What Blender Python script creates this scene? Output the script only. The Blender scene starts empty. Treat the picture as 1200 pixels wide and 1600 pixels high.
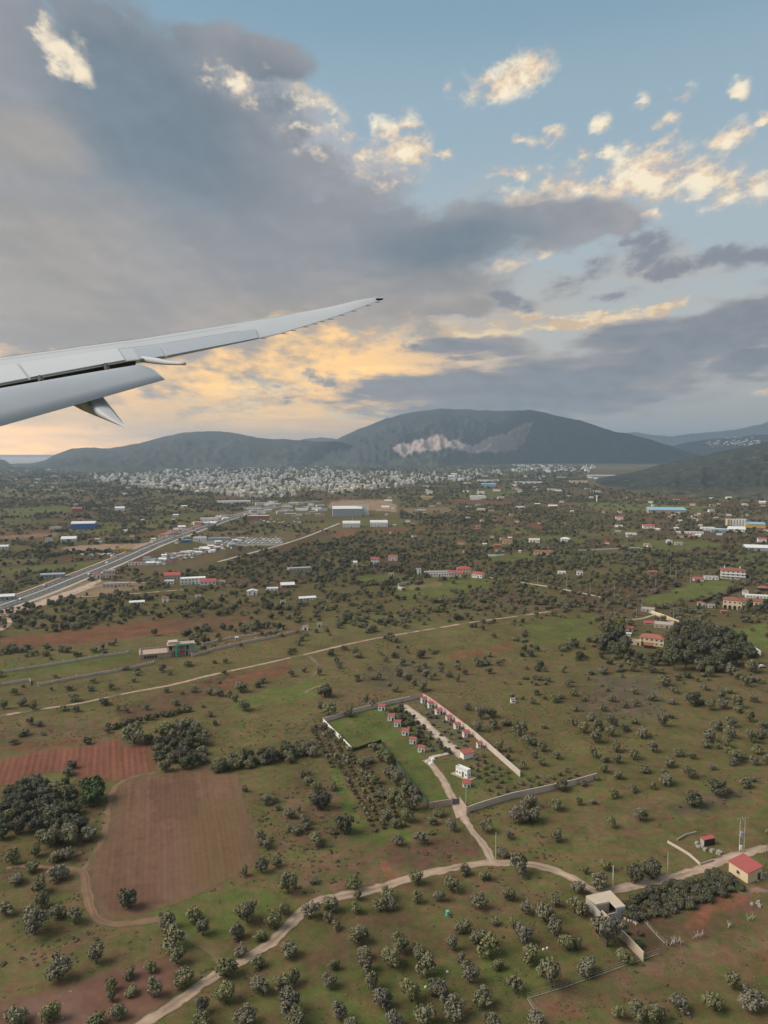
import bpy, bmesh, math, random
import numpy as np
from mathutils import Vector, Matrix
R = math.radians
rng = np.random.default_rng(7)
rnd = random.Random(11)
S = bpy.context.scene
COL = S.collection

# ------------------------------------------------------------------ camera
HAZE_DENSITY = 7.8e-5
H = 110.0                      # height over the plain, metres
F = 1130.0                     # focal length in pixels of a 1200 x 1600 frame
HOR = 708.0                    # row of the horizon in that frame
P = math.atan((800 - HOR) / F)
cam = bpy.data.cameras.new('camera')
camo = bpy.data.objects.new('camera', cam); COL.objects.link(camo)
cam.sensor_fit = 'VERTICAL'; cam.angle = 2 * math.atan(800 / F)
cam.clip_start = 0.3; cam.clip_end = 200000
camo.location = (0, 0, H); camo.rotation_euler = (math.pi / 2 - P, 0, 0)
S.camera = camo

CP, SP = math.cos(P), math.sin(P)
def ray(px, py):
    x = (px - 600) / F; y = (800 - py) / F
    return Vector((x, CP + y * SP, -SP + y * CP))
def G(px, py, z=0.0):
    d = ray(px, py); t = (z - H) / d.z
    return Vector((d.x * t, d.y * t, z))
def mpp(px, py):               # metres per photo pixel at the ground point
    d = ray(px, max(py, HOR + 2)); return (H / -d.z) / F
def project(x, y, z=0.0):      # world -> photo pixels (numpy)
    dz = z - H
    fwd = y * CP - dz * SP; up = y * SP + dz * CP
    fwd = np.where(fwd > 0.5, fwd, np.nan)
    return 600 + F * x / fwd, 800 - F * up / fwd
def azel(px, py):
    d = ray(px, py).normalized()
    return math.atan2(d.x, d.y), math.asin(d.z)

def lin(c): return c / 12.92 if c <= 0.04045 else ((c + 0.055) / 1.055) ** 2.4
def RGB(r, g, b, k=1.0): return (lin(r / 255) * k, lin(g / 255) * k, lin(b / 255) * k, 1)

# ------------------------------------------------------------------ exposure, sun, world
SUN_AZ, SUN_EL = R(-98), R(42)
S.view_settings.view_transform = 'Standard'; S.view_settings.look = 'None'
S.view_settings.exposure = 1.2; S.view_settings.gamma = 1.0
S.view_settings.use_curve_mapping = False
S.render.film_transparent = False
cy = S.cycles
cy.max_bounces = 4; cy.diffuse_bounces = 3; cy.glossy_bounces = 2; cy.transmission_bounces = 2
cy.volume_bounces = 1; cy.transparent_max_bounces = 4
cy.use_denoising = True
try: cy.denoiser = 'OPENIMAGEDENOISE'
except Exception: pass
cy.caustics_reflective = False; cy.caustics_refractive = False
cy.sample_clamp_indirect = 4

sl = bpy.data.lights.new('sun', 'SUN'); sl.energy = 1.8; sl.angle = R(40); sl.color = (1, 0.91, 0.80)
so = bpy.data.objects.new('sun', sl); COL.objects.link(so)
sd = Vector((math.sin(SUN_AZ) * math.cos(SUN_EL), math.cos(SUN_AZ) * math.cos(SUN_EL), math.sin(SUN_EL)))
so.rotation_euler = sd.to_track_quat('Z', 'Y').to_euler(); so.location = (0, 0, 300)

W = bpy.data.worlds.new('World'); S.world = W; W.use_nodes = True
nt = W.node_tree
for n in list(nt.nodes): nt.nodes.remove(n)
NN, NL = nt.nodes, nt.links
def put(sock, v):
    if isinstance(v, bpy.types.NodeSocket): NL.new(v, sock)
    else: sock.default_value = v
def M(op, a, b=None, c=None, clamp=False):
    n = NN.new('ShaderNodeMath'); n.operation = op; n.use_clamp = clamp
    put(n.inputs[0], a)
    if b is not None: put(n.inputs[1], b)
    if c is not None: put(n.inputs[2], c)
    return n.outputs[0]
def V(op, a, b=None):
    n = NN.new('ShaderNodeVectorMath'); n.operation = op
    put(n.inputs[0], a)
    if b is not None:
        if op == 'SCALE': put(n.inputs[3], b)
        else: put(n.inputs[1], b)
    return n.outputs['Value'] if op in ('LENGTH', 'DOT_PRODUCT') else n.outputs[0]
def XYZ(x, y, z=0.0):
    n = NN.new('ShaderNodeCombineXYZ'); put(n.inputs[0], x); put(n.inputs[1], y); put(n.inputs[2], z); return n.outputs[0]
def NOISE(vec, scale, detail=6, rough=0.55, dist=0.0, lac=2.0):
    n = NN.new('ShaderNodeTexNoise'); n.noise_dimensions = '3D'
    put(n.inputs['Vector'], vec); n.inputs['Scale'].default_value = scale
    n.inputs['Detail'].default_value = detail; n.inputs['Roughness'].default_value = rough
    n.inputs['Distortion'].default_value = dist; n.inputs['Lacunarity'].default_value = lac
    return n.outputs[0], n.outputs[1]
def SM(x, a, b):               # smooth step
    n = NN.new('ShaderNodeMapRange'); n.interpolation_type = 'SMOOTHSTEP'
    put(n.inputs[0], x); put(n.inputs[1], a); put(n.inputs[2], b); n.inputs[3].default_value = 0; n.inputs[4].default_value = 1
    return n.outputs[0]
def MIX(f, a, b, mode='MIX'):
    n = NN.new('ShaderNodeMix'); n.data_type = 'RGBA'; n.blend_type = mode; n.clamp_factor = True
    put(n.inputs[0], f); put(n.inputs[6], a); put(n.inputs[7], b); return n.outputs[2]
def BLOBS(vec, lst, start=-4.0):
    """union of soft ellipses given in photo pixels, laid out as directions (azimuth, elevation)"""
    acc = None
    for b in lst:
        px, py, rx, ry = b[:4]; rot = b[4] if len(b) > 4 else 0; wt = b[5] if len(b) > 5 else 1.0
        a, e = azel(px, py)
        ax = abs(azel(px + rx, py)[0] - azel(px - rx, py)[0]) / 2; ey = abs(azel(px, py + ry)[1] - azel(px, py - ry)[1]) / 2
        c, s_ = math.cos(R(rot)), math.sin(R(rot))
        u = V('DOT_PRODUCT', vec, (c / ax, s_ / ax, -(a * c + e * s_) / ax))
        w = V('DOT_PRODUCT', vec, (-s_ / ey, c / ey, (a * s_ - e * c) / ey))
        v = M('MULTIPLY_ADD', M('SQRT', M('MULTIPLY_ADD', w, w, M('MULTIPLY', u, u))), -wt, wt)
        acc = v if acc is None else M('MAXIMUM', acc, v)
    return acc

K = 0.435                      # display value -> scene value at this exposure
def SKY(r, g, b): return RGB(r, g, b, K)
tc = NN.new('ShaderNodeTexCoord').outputs['Generated']
sp = NN.new('ShaderNodeSeparateXYZ'); put(sp.inputs[0], tc)
dx, dy, dz = sp.outputs
AZ = M('ARCTAN2', dx, dy); EL = M('ARCSINE', dz)
flat = XYZ(AZ, EL, 1.0)
# coordinates that squash towards the horizon, so cloud structure lies flat there
SQ = M('LOGARITHM', M('ADD', M('MAXIMUM', EL, 0.0), 0.16), 2.718)
pc = XYZ(M('DIVIDE', AZ, M('MULTIPLY_ADD', M('MAXIMUM', EL, 0.0), 0.75, 0.42)), M('MULTIPLY', SQ, 1.15), 0.0)

# clear sky: physical sky for the low sun, plus the pale haze of the air near the horizon
sky = NN.new('ShaderNodeTexSky'); sky.sky_type = 'NISHITA'; sky.sun_disc = False
sky.sun_elevation = SUN_EL; sky.sun_rotation = SUN_AZ
sky.air_density = 1.0; sky.dust_density = 1.6; sky.ozone_density = 2.0; sky.altitude = 100
nish = MIX(1.0, sky.outputs[0], (0.05, 0.05, 0.05, 1), 'MULTIPLY')
ramp = NN.new('ShaderNodeValToRGB'); put(ramp.inputs[0], M('DIVIDE', M('MAXIMUM', EL, 0.0), 0.75))
cr = ramp.color_ramp; cr.interpolation = 'EASE'
stops = [(0.0, SKY(172, 168, 166)), (0.20, SKY(190, 192, 188)), (0.38, SKY(176, 191, 197)), (0.56, SKY(156, 181, 195)), (0.72, SKY(132, 166, 184)), (1.0, SKY(108, 148, 172))]
for i, (p_, c_) in enumerate(stops):
    e_ = cr.elements[i] if i < 2 else cr.elements.new(p_)
    e_.position = p_; e_.color = c_
base = MIX(0.12, ramp.outputs[0], nish)

# low-sun glow behind the cloud
glow = BLOBS(flat, [(300, 625, 720, 210, 2)])
base = MIX(SM(glow, 0.0, 0.6), base, RGB(232, 186, 128, K * 1.65))
glow2 = BLOBS(flat, [(430, 572, 350, 130, 6)])
base = MIX(M('MULTIPLY', SM(glow2, 0.0, 0.9), 0.95), base, RGB(255, 198, 104, K * 1.9))
glowh = BLOBS(flat, [(-60, 702, 480, 56, 0)])
base = MIX(M('MULTIPLY', SM(glowh, 0.0, 0.9), 0.97), base, RGB(255, 182, 66, K * 6.5))

# cloud noise fields
nA, cA = NOISE(pc, 2.6, 8, 0.56)
nB, cB = NOISE(V('ADD', pc, (3.1, 7.7, 1.3)), 8.5, 8, 0.62)
sunoff = (-0.016, -0.03, 0.0)
nB2, _ = NOISE(V('ADD', V('ADD', pc, (3.1, 7.7, 1.3)), sunoff), 8.5, 6, 0.62)
nC, cC = NOISE(V('MULTIPLY', pc, (1.0, 2.3, 1.0)), 4.2, 7, 0.55)
relief = M('SUBTRACT', nB, nB2)
def WARP(c, k):
    n = NN.new('ShaderNodeSeparateColor'); put(n.inputs[0], c)
    return XYZ(M('MULTIPLY_ADD', n.outputs[0], k, M('SUBTRACT', AZ, k * 0.5)), M('MULTIPLY_ADD', n.outputs[1], k * 0.7, M('SUBTRACT', EL, k * 0.35)), 1.0)
wA = WARP(cA, 0.16); wB = WARP(cB, 0.075); wC = WARP(cC, 0.10)

# thin veil of cloud over the glow
veil = SM(M('ADD', M('MULTIPLY', nC, 1.0), M('MULTIPLY', BLOBS(wA, [(470, 560, 560, 170, 8)]), 0.25)), 0.42, 0.72)
base = MIX(M('MULTIPLY', veil, 0.42), base, SKY(204, 178, 150))

# general broken cloud all round the sky outside this view
nW, _ = NOISE(V('MULTIPLY', tc, (1.0, 1.0, 2.4)), 2.3, 8, 0.58)
nW2, _ = NOISE(V('MULTIPLY', tc, (1.0, 1.0, 2.0)), 6.0, 6, 0.6)
wide = SM(nW, 0.42, 0.62)
wideg = M('MAXIMUM', SM(M('ABSOLUTE', AZ), 0.6, 0.95), SM(EL, 0.62, 0.8))
base = MIX(M('MULTIPLY', M('MULTIPLY', wide, wideg), 0.92), base, MIX(SM(nW2, 0.34, 0.62), SKY(158, 159, 164), SKY(248, 234, 212)))

# bright broken cumulus, sunlit
lit_list = [(345, 118, 36, 18, -25), (420, 140, 60, 26, -40), (405, 122, 26, 22, 0), (470, 165, 60, 34, -40), (500, 205, 50, 30, -35), (585, 268, 52, 30, 20), (635, 218, 26, 34, 0), (560, 262, 60, 24, 0), (610, 205, 40, 20, 0),
            (790, 125, 66, 34, 14), (835, 110, 34, 30, 30), (755, 130, 40, 26, 0), (700, 135, 20, 20, 0, 0.9),
            (825, 222, 30, 15, 0), (872, 216, 28, 26, 10), (915, 240, 20, 12, -20), (940, 194, 30, 18, -25), (1060, 154, 36, 16, 20), (1040, 188, 34, 14, 12), (1003, 160, 18, 16, 20), (1155, 142, 18, 16, 0), (1195, 186, 16, 12, 0), (1135, 218, 46, 26, 5), (698, 240, 14, 10, 0),
            (880, 292, 70, 40, 25), (960, 290, 90, 48, 15), (1020, 270, 90, 60, 0), (1080, 275, 90, 56, -20), (1140, 290, 56, 46, -20), (1180, 295, 40, 36, 0), (820, 312, 56, 18, 0), (800, 265, 36, 18, -20), (950, 240, 24, 16, 0),
            (800, 408, 62, 16, 22), (760, 424, 40, 12, 10), (850, 396, 24, 12, 30), (1010, 340, 50, 12, 10), (690, 470, 60, 12, 0)]
nD, cD = NOISE(V('ADD', pc, (9.4, 2.1, 5.3)), 24.0, 5, 0.62)
wD = WARP(cD, 0.035)
lf = M('ADD', M('MULTIPLY_ADD', BLOBS(wD, lit_list), 0.75, M('MULTIPLY', M('SUBTRACT', nB, 0.5), 2.6)), M('MULTIPLY', M('SUBTRACT', nD, 0.5), 1.7))
lit = SM(lf, -0.10, 0.80)
shade_l = M('ADD', M('MULTIPLY_ADD', relief, 4.0, M('MULTIPLY', M('SUBTRACT', nD, 0.5), 0.9)), M('MULTIPLY', lf, 0.20))
litcol = MIX(SM(shade_l, -0.35, 0.15), SKY(188, 184, 186), MIX(SM(shade_l, 0.05, 0.5), SKY(238, 214, 184), SKY(255, 240, 212)))
base = MIX(lit, base, litcol)

# warm rims along cloud edges near the sun
rim_list = [(600, 522, 70, 24, 0), (640, 530, 40, 18, 0), (560, 516, 50, 16, 0), (760, 520, 110, 14, 2), (880, 506, 120, 14, 6), (970, 496, 60, 14, 8), (825, 492, 34, 12, -5), (1040, 480, 50, 12, 12), (420, 615, 170, 36, 10), (1185, 604, 50, 16, 0), (590, 640, 90, 16, 8)]
rf = M('ADD', BLOBS(wB, rim_list), M('MULTIPLY', M('SUBTRACT', nB, 0.5), 1.5))
rf = M('MULTIPLY_ADD', M('SUBTRACT', nD, 0.5), 2.0, rf)
base = MIX(M('MULTIPLY', SM(rf, 0.0, 0.85), 0.9), base, MIX(SM(relief, -0.05, 0.06), SKY(222, 190, 154), SKY(255, 226, 180)))

# the big grey bank, upper left to the middle
big_list = [(150, 330, 460, 330, -18), (330, 300, 420, 240, -30), (60, 250, 330, 270, 0), (430, 380, 440, 160, -8), (260, 150, 180, 120, -25), (640, 385, 300, 78, 5), (850, 350, 170, 38, 3), (390, 62, 100, 60, -20), (320, 50, 80, 50, 0, .8), (180, 60, 140, 60, -30), (600, 440, 220, 60, 0), (700, 480, 80, 22, 0), (20, 90, 120, 180, 0), (120, 500, 420, 60, 0), (950, 340, 90, 18, 0)]
bf = M('ADD', BLOBS(wA, big_list), M('ADD', M('MULTIPLY', M('SUBTRACT', nA, 0.5), 0.9), M('MULTIPLY', M('SUBTRACT', nB, 0.5), 1.2)))
big = SM(bf, -0.02, 0.36)
dark = SM(M('ADD', BLOBS(wA, [(240, 180, 250, 190, -40), (700, 385, 190, 66, 0), (440, 150, 120, 60, -35), (150, 70, 90, 50, 0)]), M('MULTIPLY', M('SUBTRACT', nA, 0.5), 0.8)), -0.25, 0.75)
warmg = SM(M('ADD', BLOBS(wA, [(0, 420, 420, 170, 0), (500, 520, 560, 110, 5), (30, 240, 160, 70, 0)]), M('MULTIPLY', M('SUBTRACT', nC, 0.5), 0.7)), -0.2, 0.8)
gcol = MIX(dark, SKY(150, 152, 158), SKY(114, 129, 142))
gcol = MIX(M('MULTIPLY', warmg, 0.8), gcol, SKY(168, 160, 152))
gcol = MIX(1.0, gcol, MIX(SM(M('ADD', M('MULTIPLY', relief, 0.9), M('MULTIPLY', M('SUBTRACT', nA, 0.5), 1.2)), -0.25, 0.25), (0.88, 0.89, 0.90, 1), (1.1, 1.08, 1.07, 1)), 'MULTIPLY')
# sunlit billows showing along the upper right edge of the bank, and through the gap at the upper left
edge = BLOBS(wB, [(350, 120, 70, 50, -20), (430, 150, 100, 70, -35), (500, 205, 90, 60, -30), (590, 260, 90, 50, 0), (640, 230, 50, 50, 0)])
rimf = M('ADD', M('MULTIPLY', M('MINIMUM', M('ADD', bf, 0.75), M('SUBTRACT', 0.55, bf)), 0.9), M('MULTIPLY_ADD', M('SUBTRACT', nD, 0.5), 2.4, M('MULTIPLY', M('SUBTRACT', nB, 0.5), 1.6)))
rimm = M('MULTIPLY', SM(rimf, 0.25, 0.95), SM(edge, 0.0, 0.45))
base = MIX(M('MULTIPLY', SM(bf, -0.3, 0.2), SM(edge, 0.0, 0.5)), base, SKY(176, 178, 184))
base = MIX(M('MULTIPLY', big, 0.96), base, gcol)
base = MIX(rimm, base, litcol)
gapf = M('ADD', BLOBS(wD, [(72, 55, 26, 42, 15), (100, 92, 40, 44, 30), (122, 116, 26, 22, -20)]), M('MULTIPLY_ADD', M('SUBTRACT', nD, 0.5), 2.6, M('MULTIPLY', M('SUBTRACT', nB, 0.5), 1.8)))
base = MIX(M('MULTIPLY', SM(gapf, -0.15, 0.85), 0.95), base, MIX(SM(M('ADD', relief, M('MULTIPLY', M('SUBTRACT', nD, 0.5), 0.4)), -0.12, 0.12), SKY(208, 196, 184), SKY(255, 238, 208)))

# small dark scraps and the long bank lying on the mountain
low_list = [(890, 600, 340, 62, 4), (1040, 550, 270, 66, 10), (760, 618, 240, 52, 1, 1.25), (830, 632, 180, 34, 0, 1.2), (640, 612, 130, 34, 3), (1190, 500, 150, 66, 8), (1180, 560, 150, 40, 0), (750, 545, 110, 26, 0)]
of = M('ADD', BLOBS(wC, low_list), M('ADD', M('MULTIPLY', M('SUBTRACT', nC, 0.5), 0.9), M('MULTIPLY', M('SUBTRACT', nB, 0.5), 1.2)))
low = SM(of, -0.08, 0.45)
ocol = MIX(SM(M('ADD', of, M('MULTIPLY', M('SUBTRACT', nC, 0.5), 1.2)), 0.05, 0.75), SKY(160, 154, 154), SKY(130, 136, 146))
ocol = MIX(1.0, ocol, MIX(SM(M('ADD', relief, M('MULTIPLY', M('SUBTRACT', nC, 0.5), 0.25)), -0.1, 0.1), (0.9, 0.91, 0.93, 1), (1.08, 1.07, 1.06, 1)), 'MULTIPLY')
base = MIX(M('MULTIPLY', low, 0.95), base, ocol)
scraps = [(1010, 388, 74, 34, 22), (1140, 405, 84, 34, 8), (930, 415, 54, 28, 30), (960, 462, 52, 18, 5), (870, 446, 60, 22, 10), (510, 600, 56, 18, 0), (640, 548, 36, 12, 0), (450, 622, 26, 10, 0), (1195, 395, 60, 34, 0), (1060, 420, 60, 20, 0), (800, 470, 60, 20, 0)]
sf = M('ADD', BLOBS(wB, scraps), M('MULTIPLY_ADD', M('SUBTRACT', nB, 0.5), 2.8, M('MULTIPLY_ADD', M('SUBTRACT', nD, 0.5), 1.4, M('MULTIPLY', M('SUBTRACT', nC, 0.5), 1.2))))
base = MIX(M('MULTIPLY', SM(sf, -0.1, 0.85), 0.85), base, MIX(SM(sf, 0.1, 0.9), SKY(168, 164, 164), SKY(126, 132, 144)))
# below the horizon: dull ground tone
base = MIX(SM(EL, -0.002, -0.03), base, SKY(120, 112, 104))
bg = NN.new('ShaderNodeBackground'); put(bg.inputs[0], base); bg.inputs[1].default_value = 1.0
wo = NN.new('ShaderNodeOutputWorld'); NL.new(bg.outputs[0], wo.inputs[0])
W.cycles.sampling_method = 'MANUAL'; W.cycles.sample_map_resolution = 512

# ------------------------------------------------------------------ helpers: objects
def thing(name, label, cat, loc=(0, 0, 0), rotz=0.0, group=None):
    o = bpy.data.objects.new(name, None); COL.objects.link(o)
    o.empty_display_size = 0.5
    o.location = loc; o.rotation_euler = (0, 0, rotz)
    return tag(o, label, cat, group)
def tag(o, label=None, cat=None, group=None, kind=None):
    if label: o['label'] = label
    if cat: o['category'] = cat
    if group: o['group'] = group
    if kind: o['kind'] = kind
    return o
def link(name, mesh, parent=None, loc=None, rot=None, scale=None):
    o = bpy.data.objects.new(name, mesh); COL.objects.link(o)
    if parent is not None: o.parent = parent
    if loc is not None: o.location = loc
    if rot is not None: o.rotation_euler = rot
    if scale is not None: o.scale = scale
    return o
def copy_tree(o, parent=None):
    c = o.copy(); COL.objects.link(c)
    if parent is not None: c.parent = parent
    for ch in list(o.children): copy_tree(ch, c)
    return c

class MB:
    def __init__(s): s.v = []; s.f = []; s.m = []
    def add(s, verts, faces, mi=0):
        k = len(s.v); s.v += [tuple(v) for v in verts]
        s.f += [tuple(i + k for i in f) for f in faces]; s.m += [mi] * len(faces); return s
    def box(s, c, d, rz=0.0, mi=0, taper=1.0):
        x, y, z = d[0] / 2, d[1] / 2, d[2] / 2; cs, sn = math.cos(rz), math.sin(rz); vs = []
        for k, (i, j) in ((-1, (1, 1)), (1, (taper, taper))):
            for a, b in ((-1, -1), (1, -1), (1, 1), (-1, 1)):
                px, py = a * x * i, b * y * j
                vs.append((c[0] + px * cs - py * sn, c[1] + px * sn + py * cs, c[2] + k * z))
        return s.add(vs, [(0, 3, 2, 1), (4, 5, 6, 7), (0, 1, 5, 4), (1, 2, 6, 5), (2, 3, 7, 6), (3, 0, 4, 7)], mi)
    def tube(s, pts, rads, n=6, mi=0, cap=True):
        rings = []; k = len(s.v)
        for i, p in enumerate(pts):
            p = Vector(p)
            t = (Vector(pts[min(i + 1, len(pts) - 1)]) - Vector(pts[max(i - 1, 0)])).normalized()
            a = t.orthogonal().normalized(); b = t.cross(a)
            rings.append([p + (a * math.cos(2 * math.pi * j / n) + b * math.sin(2 * math.pi * j / n)) * rads[i] for j in range(n)])
        vs = [v for r in rings for v in r]; fs = []
        for i in range(len(pts) - 1):
            for j in range(n):
                fs.append((i * n + j, i * n + (j + 1) % n, (i + 1) * n + (j + 1) % n, (i + 1) * n + j))
        if cap: fs += [tuple(range(n - 1, -1, -1)), tuple((len(pts) - 1) * n + j for j in range(n))]
        return s.add(vs, fs, mi)
    def prism(s, poly, z0, z1, mi=0):       # poly counter-clockwise in xy
        n = len(poly); vs = [(p[0], p[1], z0) for p in poly] + [(p[0], p[1], z1) for p in poly]
        return s.add(vs, [tuple(range(n - 1, -1, -1)), tuple(range(n, 2 * n))] + [(i, (i + 1) % n, n + (i + 1) % n, n + i) for i in range(n)], mi)
    def mesh(s, name, mats, smooth=False):
        me = bpy.data.meshes.new(name); me.from_pydata(s.v, [], s.f)
        for m in (mats if isinstance(mats, (list, tuple)) else [mats]): me.materials.append(m)
        me.polygons.foreach_set('material_index', s.m)
        if smooth: me.polygons.foreach_set('use_smooth', [True] * len(s.f))
        me.update(); return me
    def build(s, name, mats, parent=None, smooth=False, **k):
        return link(name, s.mesh(name, mats, smooth), parent, **k)

def mesh_np(name, v, faces, mats, smooth=False, col=None, mi=None):
    me = bpy.data.meshes.new(name); faces = np.asarray(faces, dtype=np.int32); k = faces.shape[1]
    me.vertices.add(len(v)); me.vertices.foreach_set('co', np.asarray(v, dtype=np.float32).ravel())
    me.loops.add(faces.size); me.loops.foreach_set('vertex_index', faces.ravel())
    me.polygons.add(len(faces)); me.polygons.foreach_set('loop_start', np.arange(len(faces), dtype=np.int32) * k)
    for m in (mats if isinstance(mats, (list, tuple)) else [mats]): me.materials.append(m)
    if mi is not None: me.polygons.foreach_set('material_index', np.asarray(mi, dtype=np.int32))
    me.polygons.foreach_set('use_smooth', np.full(len(faces), smooth))
    me.update(calc_edges=True)
    if col is not None:
        a = me.color_attributes.new('tint', 'FLOAT_COLOR', 'POINT')
        c = np.ones((len(v), 4), dtype=np.float32); c[:, :3] = col; a.data.foreach_set('color', c.ravel())
    me.validate(); return me

# ------------------------------------------------------------------ numpy noise
def vnoise(x, y, seed=0):
    xi = np.floor(x).astype(np.int64); yi = np.floor(y).astype(np.int64); fx = x - xi; fy = y - yi
    fx = fx * fx * (3 - 2 * fx); fy = fy * fy * (3 - 2 * fy)
    def h(a, b):
        n = (a * 374761393 + b * 668265263 + seed * 974634777) & 0x7fffffff
        n = ((n ^ (n >> 13)) * 1274126177) & 0x7fffffff
        return ((n ^ (n >> 16)) & 0xffff) / 65535.0
    return (h(xi, yi) * (1 - fx) + h(xi + 1, yi) * fx) * (1 - fy) + (h(xi, yi + 1) * (1 - fx) + h(xi + 1, yi + 1) * fx) * fy
def fbm(x, y, oct=4, seed=0):
    x = np.asarray(x, dtype=np.float64); y = np.asarray(y, dtype=np.float64)
    s = np.zeros(np.broadcast(x, y).shape); a = 0.5; t = 0
    for o in range(oct):
        s += a * vnoise(x * 2 ** o + 13.7 * o, y * 2 ** o - 7.1 * o, seed + o); t += a; a *= 0.5
    return s / t
def inpoly(x, y, poly):
    r = np.zeros(np.shape(x), dtype=bool); n = len(poly)
    for i in range(n):
        x0, y0 = poly[i]; x1, y1 = poly[(i + 1) % n]
        if y0 == y1: continue
        c = (y0 > y) != (y1 > y)
        r ^= c & (x < (x1 - x0) * (y - y0) / (y1 - y0) + x0)
    return r
def distline(x, y, pts):
    d = np.full(np.shape(x), 1e9)
    for (x0, y0), (x1, y1) in zip(pts[:-1], pts[1:]):
        vx, vy = x1 - x0, y1 - y0; L = vx * vx + vy * vy + 1e-12
        t = np.clip(((x - x0) * vx + (y - y0) * vy) / L, 0, 1)
        d = np.minimum(d, np.hypot(x - x0 - t * vx, y - y0 - t * vy))
    return d
def GP(pts): return [tuple(G(*p)[:2]) for p in pts]
def spline(pts, n=6):          # Catmull-Rom through points
    P_ = [np.array(p, float) for p in pts]; P_ = [2 * P_[0] - P_[1]] + P_ + [2 * P_[-1] - P_[-2]]; out = []
    for i in range(1, len(P_) - 2):
        for k in range(n):
            t = k / n; a, b, c, d = P_[i - 1:i + 3]
            out.append(0.5 * (2 * b + (c - a) * t + (2 * a - 5 * b + 4 * c - d) * t * t + (3 * b - a - 3 * c + d) * t ** 3))
    out.append(P_[-2]); return [tuple(p) for p in out]

# ------------------------------------------------------------------ materials
def newmat(name):
    m = bpy.data.materials.new(name); m.use_nodes = True; t = m.node_tree
    return m, t, t.nodes['Principled BSDF']
def mat(name, c, rough=0.8, var=0.15, scale=0.6, var2=0.0, scale2=6.0, objvar=0.0, spec=0.3, metal=0.0, bump=0.0, tint=False, coat=0.0, huevar=0.0):
    """principled surface whose base colour is broken by two scales of noise and, optionally, by a random value per object"""
    m, t, b = newmat(name); N = t.nodes; L = t.links
    b.inputs['Roughness'].default_value = rough; b.inputs['Metallic'].default_value = metal
    b.inputs['Specular IOR Level'].default_value = spec; b.inputs['Coat Weight'].default_value = coat
    g = N.new('ShaderNodeNewGeometry')
    def ns(sc, det):
        n = N.new('ShaderNodeTexNoise'); n.inputs['Scale'].default_value = sc; n.inputs['Detail'].default_value = det; n.inputs['Roughness'].default_value = 0.6
        L.new(g.outputs['Position'], n.inputs['Vector']); return n.outputs[0]
    def ma(op, a, bb):
        n = N.new('ShaderNodeMath'); n.operation = op
        for i, v in enumerate((a, bb)):
            if isinstance(v, bpy.types.NodeSocket): L.new(v, n.inputs[i])
            else: n.inputs[i].default_value = v
        return n.outputs[0]
    n1 = ns(scale, 4); f = ma('ADD', ma('MULTIPLY', ma('SUBTRACT', n1, 0.5), 2 * var), 1.0)
    if var2: f = ma('ADD', f, ma('MULTIPLY', ma('SUBTRACT', ns(scale2, 3), 0.5), 2 * var2))
    if objvar or huevar: oi = N.new('ShaderNodeObjectInfo').outputs['Random']
    if objvar: f = ma('MULTIPLY', f, ma('ADD', ma('MULTIPLY', oi, objvar), 1 - objvar / 2))
    vm = N.new('ShaderNodeVectorMath'); vm.operation = 'SCALE'
    if tint:
        at = N.new('ShaderNodeAttribute'); at.attribute_name = 'tint'; L.new(at.outputs['Color'], vm.inputs[0])
    elif huevar:
        mx = N.new('ShaderNodeMix'); mx.data_type = 'RGBA'
        L.new(ma('FRACT', ma('MULTIPLY', oi, 7.31), 0), mx.inputs[0])
        mx.inputs[6].default_value = (c[0] * (1 + huevar), c[1] * (1 + huevar * .4), c[2] * (1 - huevar), 1); mx.inputs[7].default_value = (c[0] * (1 - huevar), c[1], c[2] * (1 + huevar), 1)
        L.new(mx.outputs[2], vm.inputs[0])
    else: vm.inputs[0].default_value = c[:3]
    L.new(f, vm.inputs[3]); L.new(vm.outputs[0], b.inputs['Base Color'])
    if bump:
        bp = N.new('ShaderNodeBump'); bp.inputs['Strength'].default_value = bump; bp.inputs['Distance'].default_value = 0.1
        L.new(n1, bp.inputs['Height']); L.new(bp.outputs[0], b.inputs['Normal'])
    return m
MT = {}
MT['white_wall'] = mat('white_wall', (0.72, 0.70, 0.67), 0.85, 0.08, 0.8)
MT['town_wall'] = mat('town_wall', (0.70, 0.64, 0.56), 0.9, 0.06, 0.2, objvar=0.6, huevar=0.07)
MT['cream_wall'] = mat('cream_wall', (0.58, 0.46, 0.30), 0.9, 0.08, 0.8)
MT['stone_wall'] = mat('stone_wall', (0.40, 0.33, 0.27), 0.95, 0.25, 0.9, 0.15, 4)
MT['pale_block_wall'] = mat('pale_block_wall', (0.50, 0.42, 0.365), 0.95, 0.2, 0.35, 0.12, 3)
MT['rust_coping'] = mat('rust_coping', (0.34, 0.085, 0.08), 0.9, 0.15, 1)
MT['concrete'] = mat('concrete', (0.36, 0.33, 0.29), 0.95, 0.2, 0.5, 0.1, 3)
MT['bare_concrete'] = mat('bare_concrete', (0.38, 0.29, 0.23), 0.95, 0.2, 0.5, 0.1, 3)
MT['red_roof'] = mat('red_roof', (0.33, 0.085, 0.078), 0.75, 0.12, 0.7, 0.06, 5)
MT['tile_roof'] = mat('tile_roof', (0.27, 0.10, 0.068), 0.85, 0.2, 0.6, 0.1, 4, objvar=0.25)
MT['old_slab'] = mat('old_slab', (0.47, 0.39, 0.29), 0.95, 0.22, 0.35, 0.12, 2.5)
MT['white_metal'] = mat('white_metal', (0.62, 0.62, 0.60), 0.5, 0.06, 0.3)
MT['grey_metal'] = mat('grey_metal', (0.30, 0.33, 0.36), 0.55, 0.1, 0.3)
MT['blue_metal'] = mat('blue_metal', (0.045, 0.14, 0.38), 0.5, 0.1, 0.3)
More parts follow.
